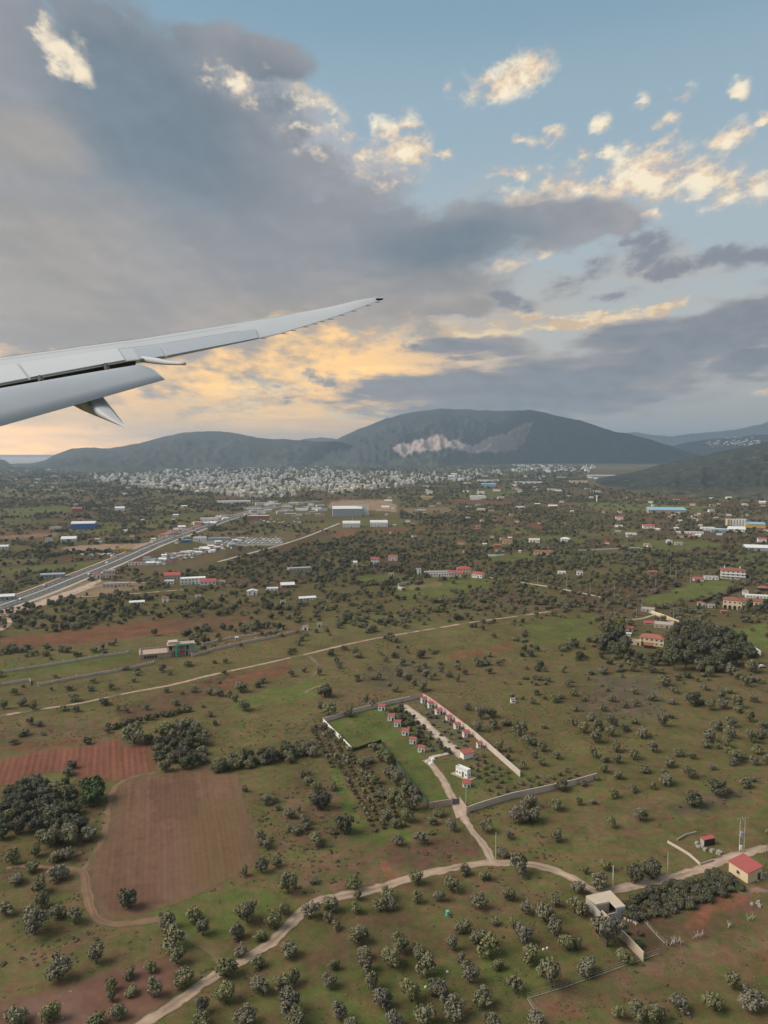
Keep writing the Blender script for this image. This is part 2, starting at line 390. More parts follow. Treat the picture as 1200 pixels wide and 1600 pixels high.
MT['pale_blue_metal'] = mat('pale_blue_metal', (0.22, 0.40, 0.52), 0.5, 0.1, 0.2)
MT['yellow_paint'] = mat('yellow_paint', (0.55, 0.36, 0.10), 0.6, 0.1, 0.3)
MT['green_tarp'] = mat('green_tarp', (0.10, 0.42, 0.28), 0.7, 0.1, 0.5)
MT['brick'] = mat('brick', (0.30, 0.13, 0.10), 0.95, 0.2, 0.8)
MT['dark_opening'] = mat('dark_opening', (0.03, 0.03, 0.035), 0.4, 0.1, 1)  # near-black panels stand for the shade inside open fronts and openings
MT['window_glass'] = mat('window_glass', (0.035, 0.045, 0.055), 0.15, 0.1, 1, spec=0.6)
MT['gate_blue'] = mat('gate_blue', (0.08, 0.10, 0.13), 0.6, 0.1, 1)
MT['dark_net'] = mat('dark_net', (0.035, 0.035, 0.03), 0.9, 0.3, 2)
MT['green_net'] = mat('green_net', (0.05, 0.09, 0.075), 0.9, 0.25, 1)
MT['pole_grey'] = mat('pole_grey', (0.42, 0.39, 0.35), 0.85, 0.1, 1)
MT['timber'] = mat('timber', (0.16, 0.12, 0.09), 0.9, 0.2, 2)
MT['bark'] = mat('bark', (0.10, 0.08, 0.06), 0.95, 0.25, 3)
MT['asphalt'] = mat('asphalt', (0.085, 0.08, 0.078), 0.9, 0.15, 0.1, 0.1, 1)
MT['paint_white'] = mat('paint_white', (0.6, 0.6, 0.57), 0.8, 0.1, 1)
MT['dirt_road'] = mat('dirt_road', (0.46, 0.33, 0.255), 1, 0.16, 0.4, 0.14, 2.2, tint=True)
MT['pink_earth'] = mat('pink_earth', (0.40, 0.28, 0.22), 1, 0.2, 0.15, 0.12, 1.2)
MT['rock_pale'] = mat('rock_pale', (0.30, 0.27, 0.235), 0.95, 0.2, 1)
MT['tyre'] = mat('tyre', (0.02, 0.02, 0.02), 0.9, 0.1, 4)
MT['car_paint'] = mat('car_paint', (0.42, 0.43, 0.45), 0.35, 0.05, 1, objvar=1.4, spec=0.5, coat=0.4)
MT['car_red'] = mat('car_red', (0.30, 0.03, 0.03), 0.35, 0.05, 1, coat=0.4)

def leafmat(name, c1, c2, top=1.0, objvar=0.25):
    """foliage: colour varies between two tones by noise and per tree, light passes through a little"""
    m, t, b = newmat(name); N = t.nodes; L = t.links
    g = N.new('ShaderNodeNewGeometry'); n = N.new('ShaderNodeTexNoise'); n.inputs['Scale'].default_value = 0.9; n.inputs['Detail'].default_value = 3
    L.new(g.outputs['Position'], n.inputs['Vector'])
    mr = N.new('ShaderNodeMapRange'); L.new(n.outputs[0], mr.inputs[0]); mr.inputs[1].default_value = 0.32; mr.inputs[2].default_value = 0.68
    mx = N.new('ShaderNodeMix'); mx.data_type = 'RGBA'; L.new(mr.outputs[0], mx.inputs[0]); mx.inputs[6].default_value = (*c1, 1); mx.inputs[7].default_value = (*c2, 1)
    oi = N.new('ShaderNodeObjectInfo'); ri = N.new('ShaderNodeMath'); ri.operation = 'MULTIPLY_ADD'
    L.new(oi.outputs['Random'], ri.inputs[0]); ri.inputs[1].default_value = objvar; ri.inputs[2].default_value = 1 - objvar / 2
    at = N.new('ShaderNodeAttribute'); at.attribute_name = 'leaf_tone'
    mu = N.new('ShaderNodeMath'); mu.operation = 'MULTIPLY'; L.new(ri.outputs[0], mu.inputs[0]); L.new(at.outputs['Fac'], mu.inputs[1])
    vm = N.new('ShaderNodeVectorMath'); vm.operation = 'SCALE'; L.new(mx.outputs[2], vm.inputs[0]); L.new(mu.outputs[0], vm.inputs[3])
    hs = N.new('ShaderNodeHueSaturation'); r2 = N.new('ShaderNodeMath'); r2.operation = 'MULTIPLY'; L.new(oi.outputs['Random'], r2.inputs[0]); r2.inputs[1].default_value = 37.7
    r3 = N.new('ShaderNodeMath'); r3.operation = 'FRACT'; L.new(r2.outputs[0], r3.inputs[0]); r4 = N.new('ShaderNodeMath'); r4.operation = 'MULTIPLY_ADD'; L.new(r3.outputs[0], r4.inputs[0]); r4.inputs[1].default_value = .05; r4.inputs[2].default_value = .47
    r5 = N.new('ShaderNodeMath'); r5.operation = 'MULTIPLY_ADD'; L.new(r3.outputs[0], r5.inputs[0]); r5.inputs[1].default_value = .5; r5.inputs[2].default_value = .75
    L.new(r4.outputs[0], hs.inputs['Hue']); L.new(r5.outputs[0], hs.inputs['Saturation']); L.new(vm.outputs[0], hs.inputs['Color']); L.new(hs.outputs[0], b.inputs['Base Color'])
    b.inputs['Roughness'].default_value = 0.75; b.inputs['Specular IOR Level'].default_value = 0.25
    return m
MT['olive_leaf'] = leafmat('olive_leaf', (0.128, 0.121, 0.066), (0.205, 0.192, 0.120))
MT['dark_leaf'] = leafmat('dark_leaf', (0.060, 0.063, 0.038), (0.112, 0.108, 0.066), objvar=0.3)
MT['bright_leaf'] = leafmat('bright_leaf', (0.045, 0.066, 0.026), (0.085, 0.112, 0.048), objvar=0.2)
MT['eucalypt_leaf'] = leafmat('eucalypt_leaf', (0.10, 0.092, 0.045), (0.19, 0.165, 0.085), objvar=0.3)
MT['scrub_leaf'] = leafmat('scrub_leaf', (0.110, 0.092, 0.052), (0.150, 0.122, 0.074), objvar=0.6)
MT['tuft_leaf'] = leafmat('tuft_leaf', (0.115, 0.098, 0.048), (0.165, 0.135, 0.07), objvar=0.5)
MT['reed_leaf'] = leafmat('reed_leaf', (0.066, 0.068, 0.040), (0.130, 0.122, 0.076), objvar=0.3)

# ------------------------------------------------------------------ ground colours, painted per vertex as albedo
GRASS = np.array([0.112, 0.092, 0.042]); LUSH = np.array([0.094, 0.106, 0.034]); DRY = np.array([0.130, 0.092, 0.054])
BROWN = np.array([0.108, 0.068, 0.044]); RED = np.array([0.170, 0.078, 0.048]); PINK = np.array([0.29, 0.195, 0.142]); GREYB = np.array([0.094, 0.077, 0.060])
CELLS = 900
cell_x = np.concatenate([rng.uniform(-700, 700, 200), rng.uniform(-2600, 2600, 450), rng.uniform(-6000, 6000, 450)])
cell_y = np.concatenate([rng.uniform(120, 1100, 200), rng.uniform(500, 3200, 450), rng.uniform(1500, 9000, 450)])
cell_kind = rng.uniform(0, 1, len(cell_x)); cell_rot = rng.uniform(-0.5, 0.5, len(cell_x)) - 0.35; cell_tone = rng.uniform(0.85, 1.15, len(cell_x))
def cells_of(x, y):
    x = np.asarray(x, float); y = np.asarray(y, float); idx = np.zeros(x.shape, int); fx = x.ravel(); fy = y.ravel(); out = np.zeros(fx.shape, int)
    wx = fx + 30 * (fbm(fx / 160, fy / 160, 2, 3) - 0.5); wy = fy * 0.8 + 30 * (fbm(fx / 160, fy / 160, 2, 9) - 0.5)
    for k in range(0, len(fx), 20000):
        s_ = slice(k, k + 20000)
        out[s_] = np.argmin((wx[s_, None] - cell_x) ** 2 + (wy[s_, None] - cell_y * 0.8) ** 2, axis=1)
    return out.reshape(x.shape)
# patches: (photo outline, colour, strength, edge raggedness in px)
PATCH = [
 ([(370, 1095), (470, 1062), (500, 1060), (505, 1075), (480, 1095), (400, 1110), (345, 1120)], LUSH * 1.15, .8, 8),
 ([(330, 1115), (500, 1090), (505, 1130), (440, 1165), (350, 1180), (330, 1150)], GRASS * 1.05, .8, 10),
 ([(385, 1195), (490, 1180), (520, 1200), (575, 1300), (560, 1330), (410, 1330), (400, 1290)], GRASS * 0.95, .7, 12),
 ([(440, 1230), (540, 1235), (545, 1310), (430, 1320)], DRY * 0.9, .8, 22),
 ([(505, 1175), (520, 1180), (575, 1300), (640, 1295), (645, 1315), (555, 1315)], LUSH * 1.0, .9, 5),
 ([(510, 1130), (590, 1105), (665, 1185), (680, 1205), (700, 1250), (672, 1258), (640, 1215), (600, 1170), (550, 1172)], LUSH * 1.0, .95, 3),
 ([(590, 1110), (630, 1100), (700, 1170), (668, 1180)], np.array([.10, .10, .05]), .8, 6),
 ([(640, 1100), (660, 1090), (752, 1180), (735, 1180)], np.array([.10, .098, .055]), .8, 6),
 ([(680, 1190), (720, 1185), (735, 1200), (800, 1200), (930, 1215), (730, 1262), (700, 1215)], LUSH * .95, .8, 6),
 ([(735, 1240), (770, 1228), (870, 1205), (920, 1212), (760, 1252)], DRY * 0.95, .6, 8),
 ([(500, 1330), (700, 1310), (750, 1335), (690, 1360), (560, 1390), (470, 1400), (430, 1370)], DRY * 0.95, .8, 14),
 ([(610, 1318), (740, 1300), (748, 1335), (650, 1362), (600, 1340)], BROWN * 1.0, .8, 12),
 ([(592, 1344), (603, 1342), (628, 1376), (610, 1382)], RED * 1.1, .9, 4),
 ([(250, 1400), (470, 1385), (440, 1440), (300, 1480), (240, 1440)], LUSH * 1.0, .7, 22),
 ([(0, 1440), (250, 1445), (150, 1530), (0, 1560)], GRASS * 1.0, .8, 16),
 ([(0, 1490), (150, 1450), (160, 1480), (0, 1530)], DRY * 1.05, .5, 20),
 ([(400, 1440), (900, 1380), (920, 1600), (260, 1600)], GRASS * 0.93, .85, 15),
 ([(520, 1440), (640, 1430), (640, 1500), (500, 1510)], BROWN * 0.95, .5, 25),
 ([(740, 1370), (830, 1360), (820, 1430), (720, 1440)], DRY * .9, .6, 25),
 ([(480, 1530), (720, 1500), (720, 1600), (430, 1600)], LUSH * .85, .5, 30),
 ([(760, 1480), (860, 1470), (880, 1560), (740, 1570)], LUSH * .9, .6, 30),
 ([(760, 1230), (1200, 1200), (1200, 1330), (1000, 1370), (770, 1340)], GRASS * 1.08, .7, 25),
 ([(900, 1260), (1050, 1240), (1060, 1290), (900, 1310)], DRY * 1.0, .6, 30),
 ([(1040, 1260), (1160, 1235), (1180, 1245), (1050, 1280)], GREYB, .7, 14),
 ([(930, 1060), (1040, 1050), (1040, 1110), (960, 1130), (900, 1110)], GREYB * 1.05, .75, 25),
 ([(880, 1080), (990, 1090), (1000, 1110), (890, 1120)], BROWN, .5, 25),
 ([(1050, 1100), (1200, 1090), (1200, 1200), (1050, 1210)], GRASS * 1.0, .6, 30),
 ([(835, 1560), (1010, 1500), (1200, 1440), (1200, 1490), (1000, 1545), (850, 1600), (830, 1600)], DRY * 1.0, .9, 8),
 ([(840, 1568), (900, 1552), (1150, 1495), (1200, 1500), (1100, 1535), (930, 1570), (850, 1600)], BROWN * 1.15, .6, 22),
 ([(850, 1560), (900, 1555), (905, 1590), (850, 1598)], RED * .9, .6, 22),
 ([(975, 1430), (1200, 1385), (1200, 1450), (1010, 1500)], BROWN * 1.0, .8, 14),
 ([(1060, 1435), (1110, 1410), (1188, 1388), (1184, 1402), (1110, 1430), (1100, 1445), (1070, 1450)], RED * 1.05, .9, 10),
 ([(1120, 1440), (1200, 1420), (1200, 1460), (1120, 1480)], GRASS, .5, 20),
 ([(955, 1430), (985, 1430), (1040, 1475), (1005, 1495), (960, 1470)], BROWN * .8, .85, 10),
 ([(1170, 1490), (1200, 1480), (1200, 1520), (1175, 1515)], RED * .8, .6, 12),
 ([(880, 1540), (1200, 1500), (1200, 1600), (880, 1600)], GRASS * .9, .4, 30),
 ([(0, 1225), (60, 1215), (170, 1215), (170, 1260), (140, 1330), (0, 1400)], GRASS * 0.8, .8, 12),
 ([(60, 1210), (110, 1205), (115, 1222), (60, 1225)], LUSH * 1.2, .8, 6),
 ([(0, 1395), (50, 1380), (130, 1390), (150, 1440), (0, 1470)], GRASS * .95, .8, 14),
 ([(20, 1166), (145, 1148), (150, 1158), (20, 1178)], RED * .9, .7, 5),
 ([(0, 1135), (170, 1125), (190, 1150), (30, 1165), (0, 1165)], DRY * .9, .8, 8),
 ([(0, 1070), (280, 1035), (330, 1050), (150, 1095), (0, 1110)], GRASS * .95, .8, 8),
 ([(0, 1040), (220, 1015), (215, 1030), (0, 1065)], LUSH * .95, .7, 8),
 ([(180, 1105), (330, 1062), (420, 1045), (458, 1036), (458, 1050), (390, 1068), (350, 1080), (290, 1105), (190, 1135)], BROWN * .95, .85, 8),
 ([(340, 1070), (400, 1048), (456, 1036), (458, 1047), (395, 1065), (350, 1078)], RED * .9, .8, 8),
 ([(480, 1050), (620, 1010), (640, 1040), (560, 1060), (520, 1085)], GRASS * 1.05, .7, 12),
 ([(560, 1050), (680, 1030), (660, 1060), (590, 1080)], GREYB, .7, 16),
 ([(640, 990), (900, 950), (940, 985), (930, 1020), (640, 1040)], GRASS * 1.0, .6, 18),
 ([(700, 1022), (790, 1005), (812, 1010), (780, 1022), (710, 1032)], RED * .9, .7, 8),
 ([(820, 975), (930, 962), (935, 1000), (830, 1005)], LUSH * .95, .8, 12),
 ([(0, 998), (150, 981), (250, 968), (390, 962), (392, 976), (300, 986), (140, 1004), (0, 1015)], RED * .85, .9, 4),
 ([(240, 968), (390, 964), (390, 980), (300, 990)], BROWN * 1.0, .7, 5),
 ([(300, 975), (500, 965), (500, 980), (400, 988)], GRASS, .6, 8),
 ([(610, 918), (760, 900), (770, 918), (700, 930), (640, 942)], LUSH * 1.05, .8, 6),
 ([(640, 914), (690, 910), (690, 916), (640, 922)], PINK * .8, .5, 3),
 ([(560, 900), (620, 895), (640, 905), (560, 910)], LUSH, .7, 4),
 ([(990, 940), (1110, 905), (1150, 908), (1130, 925), (1040, 945)], LUSH * 1.1, .9, 4),
 ([(1140, 985), (1200, 972), (1200, 1020), (1180, 1015)], LUSH * 1.15, .95, 5),
 ([(930, 910), (1020, 900), (1090, 905), (1040, 925), (960, 935)], BROWN * .85, .7, 6),
 ([(970, 848), (1060, 842), (1150, 852), (1060, 860), (980, 858)], LUSH * 1.0, .8, 3),
 ([(900, 850), (970, 846), (980, 858), (910, 860)], BROWN * .8, .7, 3),
 ([(760, 868), (830, 862), (830, 876), (770, 880)], LUSH, .6, 3),
 ([(512, 838), (530, 830), (556, 828), (557, 836), (535, 842)], RED, .9, 2),
 ([(420, 855), (500, 828), (520, 835), (500, 842), (440, 858)], BROWN * .75, .8, 3),
 ([(470, 822), (510, 818), (500, 826), (475, 828)], RED * .85, .7, 2),
 ([(400, 835), (500, 818), (560, 812), (640, 812), (660, 818), (520, 820)], LUSH, .7, 3),
 ([(512, 788), (530, 781), (605, 782), (622, 792), (618, 800), (560, 796), (520, 797)], PINK * .9, .9, 3),
 ([(620, 795), (700, 792), (710, 800), (640, 802)], PINK * .7, .6, 4),
 ([(96, 856), (130, 852), (245, 848), (258, 850), (240, 856), (110, 862)], PINK * .95, .9, 2),
 ([(0, 838), (90, 832), (88, 838), (0, 844)], PINK * .7, .8, 2),
 ([(0, 842), (100, 838), (60, 850), (0, 852)], BROWN, .6, 2),
 ([(220, 835), (265, 824), (262, 832), (230, 840)], RED * .75, .7, 2),
 ([(110, 880), (170, 872), (180, 880), (100, 892), (0, 897), (0, 888)], LUSH, .8, 3),
 ([(240, 806), (330, 800), (340, 806), (260, 814)], LUSH * .9, .5, 3),
 ([(0, 796), (100, 790), (130, 798), (20, 808)], LUSH * .95, .8, 3),
 ([(0, 815), (60, 812), (120, 815), (20, 822)], LUSH * .8, .6, 3),
 ([(300, 845), (330, 843), (440, 840), (440, 852), (330, 853)], np.array([.2, .19, .18]), .9, 2),
 ([(130, 908), (180, 908), (230, 912), (225, 920), (100, 935), (40, 948), (10, 955), (60, 930)], PINK * .95, .6, 4),
 ([(940, 1415), (975, 1420), (985, 1440), (950, 1440)], PINK * .7, .5, 6),
 ([(1140, 1395), (1180, 1388), (1200, 1395), (1160, 1400)], np.array([.25, .21, .18]), .5, 8),
]
def ground_albedo(x, y):
    """per-vertex soil and grass colour from the parcels of the plain and the patches above"""
    px, py = project(x, y); px = np.nan_to_num(px, nan=-9999); py = np.nan_to_num(py, nan=-9999)
    n1 = fbm(x / 26, y / 26, 5, 1)[..., None]; n2 = fbm(x / 7, y / 7, 4, 5)[..., None]; n3 = fbm(x / 90, y / 90, 3, 8)[..., None]
    c = GRASS * (0.8 + 0.4 * n1)
    c = c + (DRY - c) * np.clip((n3 - 0.45) * 3, 0, 0.8)
    ci = cells_of(x, y); k = cell_kind[ci][..., None]; dist = np.hypot(x, y)[..., None]
    far = np.clip((dist - 380) / 200, 0, 1)
    kc = np.where(k < .30, GRASS * .85, np.where(k < .42, LUSH * 1.0, np.where(k < .60, DRY * .85, np.where(k < .72, BROWN * .8, np.where(k < .75, RED * .8, GRASS * .7)))))
    c = c + (kc * cell_tone[ci][..., None] - c) * far * 0.8
    sh = np.stack([fbm(x / 9, y / 9, 4, 21) - .5, fbm(x / 9, y / 9, 4, 33) - .5], -1)
    for poly, pc_, st, rag in PATCH:
        xs = [p[0] for p in poly]; ys = [p[1] for p in poly]; w = rag * 2 + 3
        box_ = (px > min(xs) - w) & (px < max(xs) + w) & (py > min(ys) - w) & (py < max(ys) + w)
        if not box_.any(): continue
        bx, by = px[box_], py[box_]; sub = sh[box_]
        acc = np.zeros(len(bx))
        for ox, oy in ((0, 0), (.5, .2), (-.5, -.2), (.2, -.5), (-.2, .5)):
            acc += inpoly(bx + sub[:, 0] * rag * 3 + ox * rag * .6, by + sub[:, 1] * rag * 1.8 + oy * rag * .4, poly)
        f = (acc / 5 * st)[:, None]
        c[box_] = c[box_] + (pc_ * (0.85 + 0.3 * n2[box_]) - c[box_]) * f
    return c * (0.86 + 0.28 * n2)

# ------------------------------------------------------------------ structure: ground sheet, polar, reaching past the horizon
az_f = np.concatenate([np.linspace(-180, -62, 14)[:-1], np.linspace(-62, -33, 24)[:-1], np.linspace(-33, 33, 520), np.linspace(33, 62, 24)[1:], np.linspace(62, 180, 14)[1:]])
rows = np.concatenate([np.linspace(1900, 1640, 20)[:-1], np.linspace(1640, 1000, 330)[:-1], np.linspace(1000, 740, 190)[:-1], np.linspace(740, HOR + 2.2, 60)])
dist_r = np.array([H / math.tan(math.atan((r - 800) / F) + P) if (r - 800) / F > -0.99 * math.tan(P) else 1e5 for r in rows])
dist_r = np.concatenate([[0.5, 30, 60], dist_r[dist_r > 70]])
AZg, Dg = np.meshgrid(np.radians(az_f), dist_r)
gx = Dg * np.sin(AZg); gy = Dg * np.cos(AZg)
na, nd = len(az_f), len(dist_r)
gcol_ = ground_albedo(gx, gy)
ii, jj = np.meshgrid(np.arange(nd - 1), np.arange(na - 1), indexing='ij')
gf = np.stack([ii * na + jj, ii * na + jj + 1, (ii + 1) * na + jj + 1, (ii + 1) * na + jj], -1).reshape(-1, 4)
gf = gf[:, ::-1]
def groundmat(name, bumpy=0.6):
    m, t, b = newmat(name); N = t.nodes; L = t.links
    g = N.new('ShaderNodeNewGeometry'); at = N.new('ShaderNodeAttribute'); at.attribute_name = 'tint'
    acc = None
    for sc, amp, det, st in ((0.07, .32, 5, (1, 1, 1)), (0.45, .48, 5, (1, 1, 1)), (2.4, .42, 3, (1, 1, 1))):
        n = N.new('ShaderNodeTexNoise'); n.inputs['Scale'].default_value = sc; n.inputs['Detail'].default_value = det; n.inputs['Roughness'].default_value = .65
        L.new(g.outputs['Position'], n.inputs['Vector'])
        ma = N.new('ShaderNodeMath'); ma.operation = 'MULTIPLY_ADD'; L.new(n.outputs[0], ma.inputs[0]); ma.inputs[1].default_value = 2 * amp
        if acc is None: ma.inputs[2].default_value = 1 - (.32 + .48 + .42)
        else: L.new(acc, ma.inputs[2])
        acc = ma.outputs[0]; last = n.outputs[0]
    vm = N.new('ShaderNodeVectorMath'); vm.operation = 'SCALE'; L.new(at.outputs['Color'], vm.inputs[0]); L.new(acc, vm.inputs[3])
    # patches of dead stalks and fresh growth
    n = N.new('ShaderNodeTexNoise'); n.inputs['Scale'].default_value = 0.23; n.inputs['Detail'].default_value = 5; L.new(g.outputs['Position'], n.inputs['Vector'])
    mr = N.new('ShaderNodeMapRange'); mr.inputs[1].default_value = .40; mr.inputs[2].default_value = .62; L.new(n.outputs[0], mr.inputs[0])
    mx = N.new('ShaderNodeMix'); mx.data_type = 'RGBA'; mx.blend_type = 'MULTIPLY'; mx.inputs[0].default_value = 1
    mc = N.new('ShaderNodeMix'); mc.data_type = 'RGBA'; L.new(mr.outputs[0], mc.inputs[0]); mc.inputs[6].default_value = (0.84, 1.04, .78, 1); mc.inputs[7].default_value = (1.20, .96, 1.06, 1)
    L.new(vm.outputs[0], mx.inputs[6]); L.new(mc.outputs[2], mx.inputs[7]); L.new(mx.outputs[2], b.inputs['Base Color'])
    b.inputs['Roughness'].default_value = 1; b.inputs['Specular IOR Level'].default_value = .1
    bp = N.new('ShaderNodeBump'); bp.inputs['Strength'].default_value = bumpy; bp.inputs['Distance'].default_value = .25; L.new(acc, bp.inputs['Height']); L.new(bp.outputs[0], b.inputs['Normal'])
    return m
MT['ground'] = groundmat('ground')
g_me = mesh_np('ground', np.stack([gx, gy, np.zeros_like(gx)], -1).reshape(-1, 3), gf, MT['ground'], True, gcol_.reshape(-1, 3))
tag(link('ground', g_me), kind='structure')

# ------------------------------------------------------------------ sea
msea, t_, b_ = newmat('sea_water'); b_.inputs['Base Color'].default_value = (0.04, 0.07, 0.085, 1); b_.inputs['Roughness'].default_value = .18; b_.inputs['IOR'].default_value = 1.33
n_ = t_.nodes.new('ShaderNodeTexNoise'); n_.inputs['Scale'].default_value = 0.02; n_.inputs['Detail'].default_value = 6
bp_ = t_.nodes.new('ShaderNodeBump'); bp_.inputs['Strength'].default_value = .06; bp_.inputs['Distance'].default_value = 2
g_ = t_.nodes.new('ShaderNodeNewGeometry'); t_.links.new(g_.outputs['Position'], n_.inputs['Vector']); t_.links.new(n_.outputs[0], bp_.inputs['Height']); t_.links.new(bp_.outputs[0], b_.inputs['Normal'])
coast = [G(px, py) for px, py in ((-700, 728), (-200, 728.5), (-60, 728), (0, 728.5), (30, 727), (60, 724), (95, 720), (150, 716))]
mb = MB(); far_ = [Vector((c.x, c.y, 0)).normalized() * 21000 for c in coast]
mb.add([(c.x, c.y, 0.5) for c in coast] + [(c.x, c.y, 0.5) for c in far_], [(i, i + 1, i + 1 + len(coast), i + len(coast)) for i in range(len(coast) - 1)])
tag(mb.build('sea', msea), kind='structure')

# ------------------------------------------------------------------ hills (height fields along their real ridges)
def hillmat(name, rocky=0.0):
    m, t, b = newmat(name); N = t.nodes; L = t.links
    at = N.new('ShaderNodeAttribute'); at.attribute_name = 'tint'; g = N.new('ShaderNodeNewGeometry')
    n = N.new('ShaderNodeTexNoise'); n.inputs['Scale'].default_value = .03; n.inputs['Detail'].default_value = 8; n.inputs['Roughness'].default_value = .7; L.new(g.outputs['Position'], n.inputs['Vector'])
    ma = N.new('ShaderNodeMath'); ma.operation = 'MULTIPLY_ADD'; L.new(n.outputs[0], ma.inputs[0]); ma.inputs[1].default_value = 1.4; ma.inputs[2].default_value = .3
    vm = N.new('ShaderNodeVectorMath'); vm.operation = 'SCALE'; L.new(at.outputs['Color'], vm.inputs[0]); L.new(ma.outputs[0], vm.inputs[3])
    out = vm.outputs[0]
    if rocky:
        mp = N.new('ShaderNodeMapping'); mp.inputs[3].default_value = (.012, .012, .09); L.new(g.outputs['Position'], mp.inputs[0])
        n2 = N.new('ShaderNodeTexNoise'); n2.inputs['Scale'].default_value = 2.5; n2.inputs['Detail'].default_value = 5; n2.inputs['Roughness'].default_value = .7; L.new(mp.outputs[0], n2.inputs['Vector'])
        mr = N.new('ShaderNodeMapRange'); mr.inputs[1].default_value = .57; mr.inputs[2].default_value = .70; mr.inputs[4].default_value = rocky; L.new(n2.outputs[0], mr.inputs[0])
        mx = N.new('ShaderNodeMix'); mx.data_type = 'RGBA'; L.new(mr.outputs[0], mx.inputs[0]); L.new(out, mx.inputs[6]); mx.inputs[7].default_value = (.26, .25, .23, 1); out = mx.outputs[2]
    L.new(out, b.inputs['Base Color']); b.inputs['Roughness'].default_value = 1; b.inputs['Specular IOR Level'].default_value = .05
    bp = N.new('ShaderNodeBump'); bp.inputs['Strength'].default_value = .8; bp.inputs['Distance'].default_value = 8; L.new(n.outputs[0], bp.inputs['Height']); L.new(bp.outputs[0], b.inputs['Normal'])
    return m
HM = hillmat('hill_scrub'); HMR = hillmat('hill_rocky', .55)
HILLS = []
def hill(name, ridge, D, base_px, back, ncol=160, nrow=40, alb=(0.050, 0.053, 0.046), gully=0.35, m=None, seed=1, scars=None, gpx=22):
    """ridge: silhouette as photo pixels, standing D metres away; base_px: rows where its foot meets the plain"""
    xs = np.linspace(ridge[0][0], ridge[-1][0], ncol); rx = [p[0] for p in ridge]; ry = [p[1] for p in ridge]
    yr = np.interp(xs, rx, ry); yr = np.convolve(np.pad(yr, 3, mode='edge'), np.ones(7) / 7, 'valid')
    yr = yr + 3.0 * (fbm(xs / 14, xs * 0, 4, seed) - .5)
    yb = np.interp(xs, [p[0] for p in base_px], [p[1] for p in base_px])
    V_ = []; C_ = []; ts = np.concatenate([np.linspace(0, 1, nrow), 1 + np.linspace(0, 1, 10)[1:]])
    for k, t in enumerate(ts):
        for i in range(ncol):
            b0 = G(xs[i], yb[i]); d = ray(xs[i], yr[i]); q = D / math.hypot(d.x, d.y); r_ = Vector((d.x * q, d.y * q, H + d.z * q))
            h = max(r_.z, -3.0)
            if t <= 1:
                p = b0.lerp(r_, t); fall = t ** 1.25 if h > 0 else t
                g_ = fbm(xs[i] / gpx + 0.7 * t, np.array(t * 3.2), 4, seed + 5)
                g2 = fbm(xs[i] / (gpx * .28) + 0.5 * t, np.array(t * 6.0), 3, seed + 6)
                z = h * (fall - gully * math.sin(math.pi * min(1, t * 1.05)) * (0.95 * abs(2 * g_ - 1) + .30 * abs(2 * g2 - 1) - .38))
                V_.append((p.x, p.y, z - 2.5 * (1 - t)))
            else:
                u = t - 1; e = r_ + Vector((d.x, d.y, 0)).normalized() * back * u
                V_.append((e.x, e.y, h * (1 - u ** 1.4) - 4 * u))
            C_.append((xs[i], t))
    v = np.array(V_); ca = np.array(C_); qx, qy = project(v[:, 0], v[:, 1], v[:, 2])
    col = np.tile(np.array(alb), (len(v), 1)) * (0.45 + 1.1 * fbm(v[:, 0] / 260, v[:, 1] / 420, 5, seed + 9))[:, None]
    lowf = np.clip((0.28 - ca[:, 1]) / 0.28, 0, 1)[:, None]
    col = col + (np.array([.10, .10, .055]) - col) * lowf * 0.8 * (fbm(v[:, 0] / 120, v[:, 1] / 160, 4, seed + 2) > .5)[:, None]
    if scars:
        jx = 16 * (fbm(qx / 9, qy / 9, 3, 3) - .5); jy = 10 * (fbm(qx / 9, qy / 9, 3, 4) - .5)
        f = np.zeros(len(v))
        for s_ in scars: f = np.maximum(f, inpoly(qx + jx, qy + jy, s_) & (ca[:, 1] <= 1))
        rock = np.array([.42, .325, .295]) * (0.7 + 0.6 * fbm(qx / 5, qy / 4, 4, 6))[:, None]
        col = col + (rock - col) * f[:, None] * .9
    nr = len(ts); a, b = np.meshgrid(np.arange(nr - 1), np.arange(ncol - 1), indexing='ij')
    f = np.stack([a * ncol + b, a * ncol + b + 1, (a + 1) * ncol + b + 1, (a + 1) * ncol + b], -1).reshape(-1, 4)
    o = link(name, mesh_np(name, v, f, m or HM, True, col)); tag(o, kind='structure')
    HILLS.append((xs, yr, yb)); return v.reshape(nr, ncol, 3)
hill('distant_hill', [(380, 706), (440, 696), (465, 688), (485, 683.5), (505, 683), (530, 687), (580, 700), (620, 708)], 13000, [(380, 713), (620, 713)], 3000, 60, 14, gully=.2, seed=3)
hill('distant_mountain', [(900, 706), (985, 674), (1010, 677), (1035, 682), (1060, 681), (1085, 677), (1120, 675), (1145, 671), (1170, 668), (1200, 659), (1260, 640), (1340, 640), (1420, 670), (1480, 700)], 15000, [(900, 712), (1480, 712)], 5000, 120, 24, gully=.25, seed=4, alb=(.06, .07, .05))
hill('far_slope', [(960, 712), (1020, 703), (1060, 695), (1100, 687), (1140, 684), (1180, 680), (1230, 676), (1300, 672), (1400, 690), (1460, 712)], 9500, [(960, 716), (1460, 718)], 2500, 100, 20, gully=.15, seed=14, alb=(.11, .105, .065))
hill('coastal_hill', [(10, 727), (40, 726.5), (65, 721), (82, 712), (100, 704), (120, 700), (140, 699), (165, 701), (190, 698), (215, 693), (240, 686), (265, 680), (290, 676), (320, 674), (350, 673.5), (372, 677), (395, 683), (420, 685.5), (445, 686), (470, 688), (500, 689), (530, 690), (570, 700), (620, 712)], 6600, [(10, 730.5), (60, 737), (130, 741), (300, 734), (450, 731), (560, 724), (620, 720)], 2500, 190, 44, seed=7, gully=.3, gpx=30)
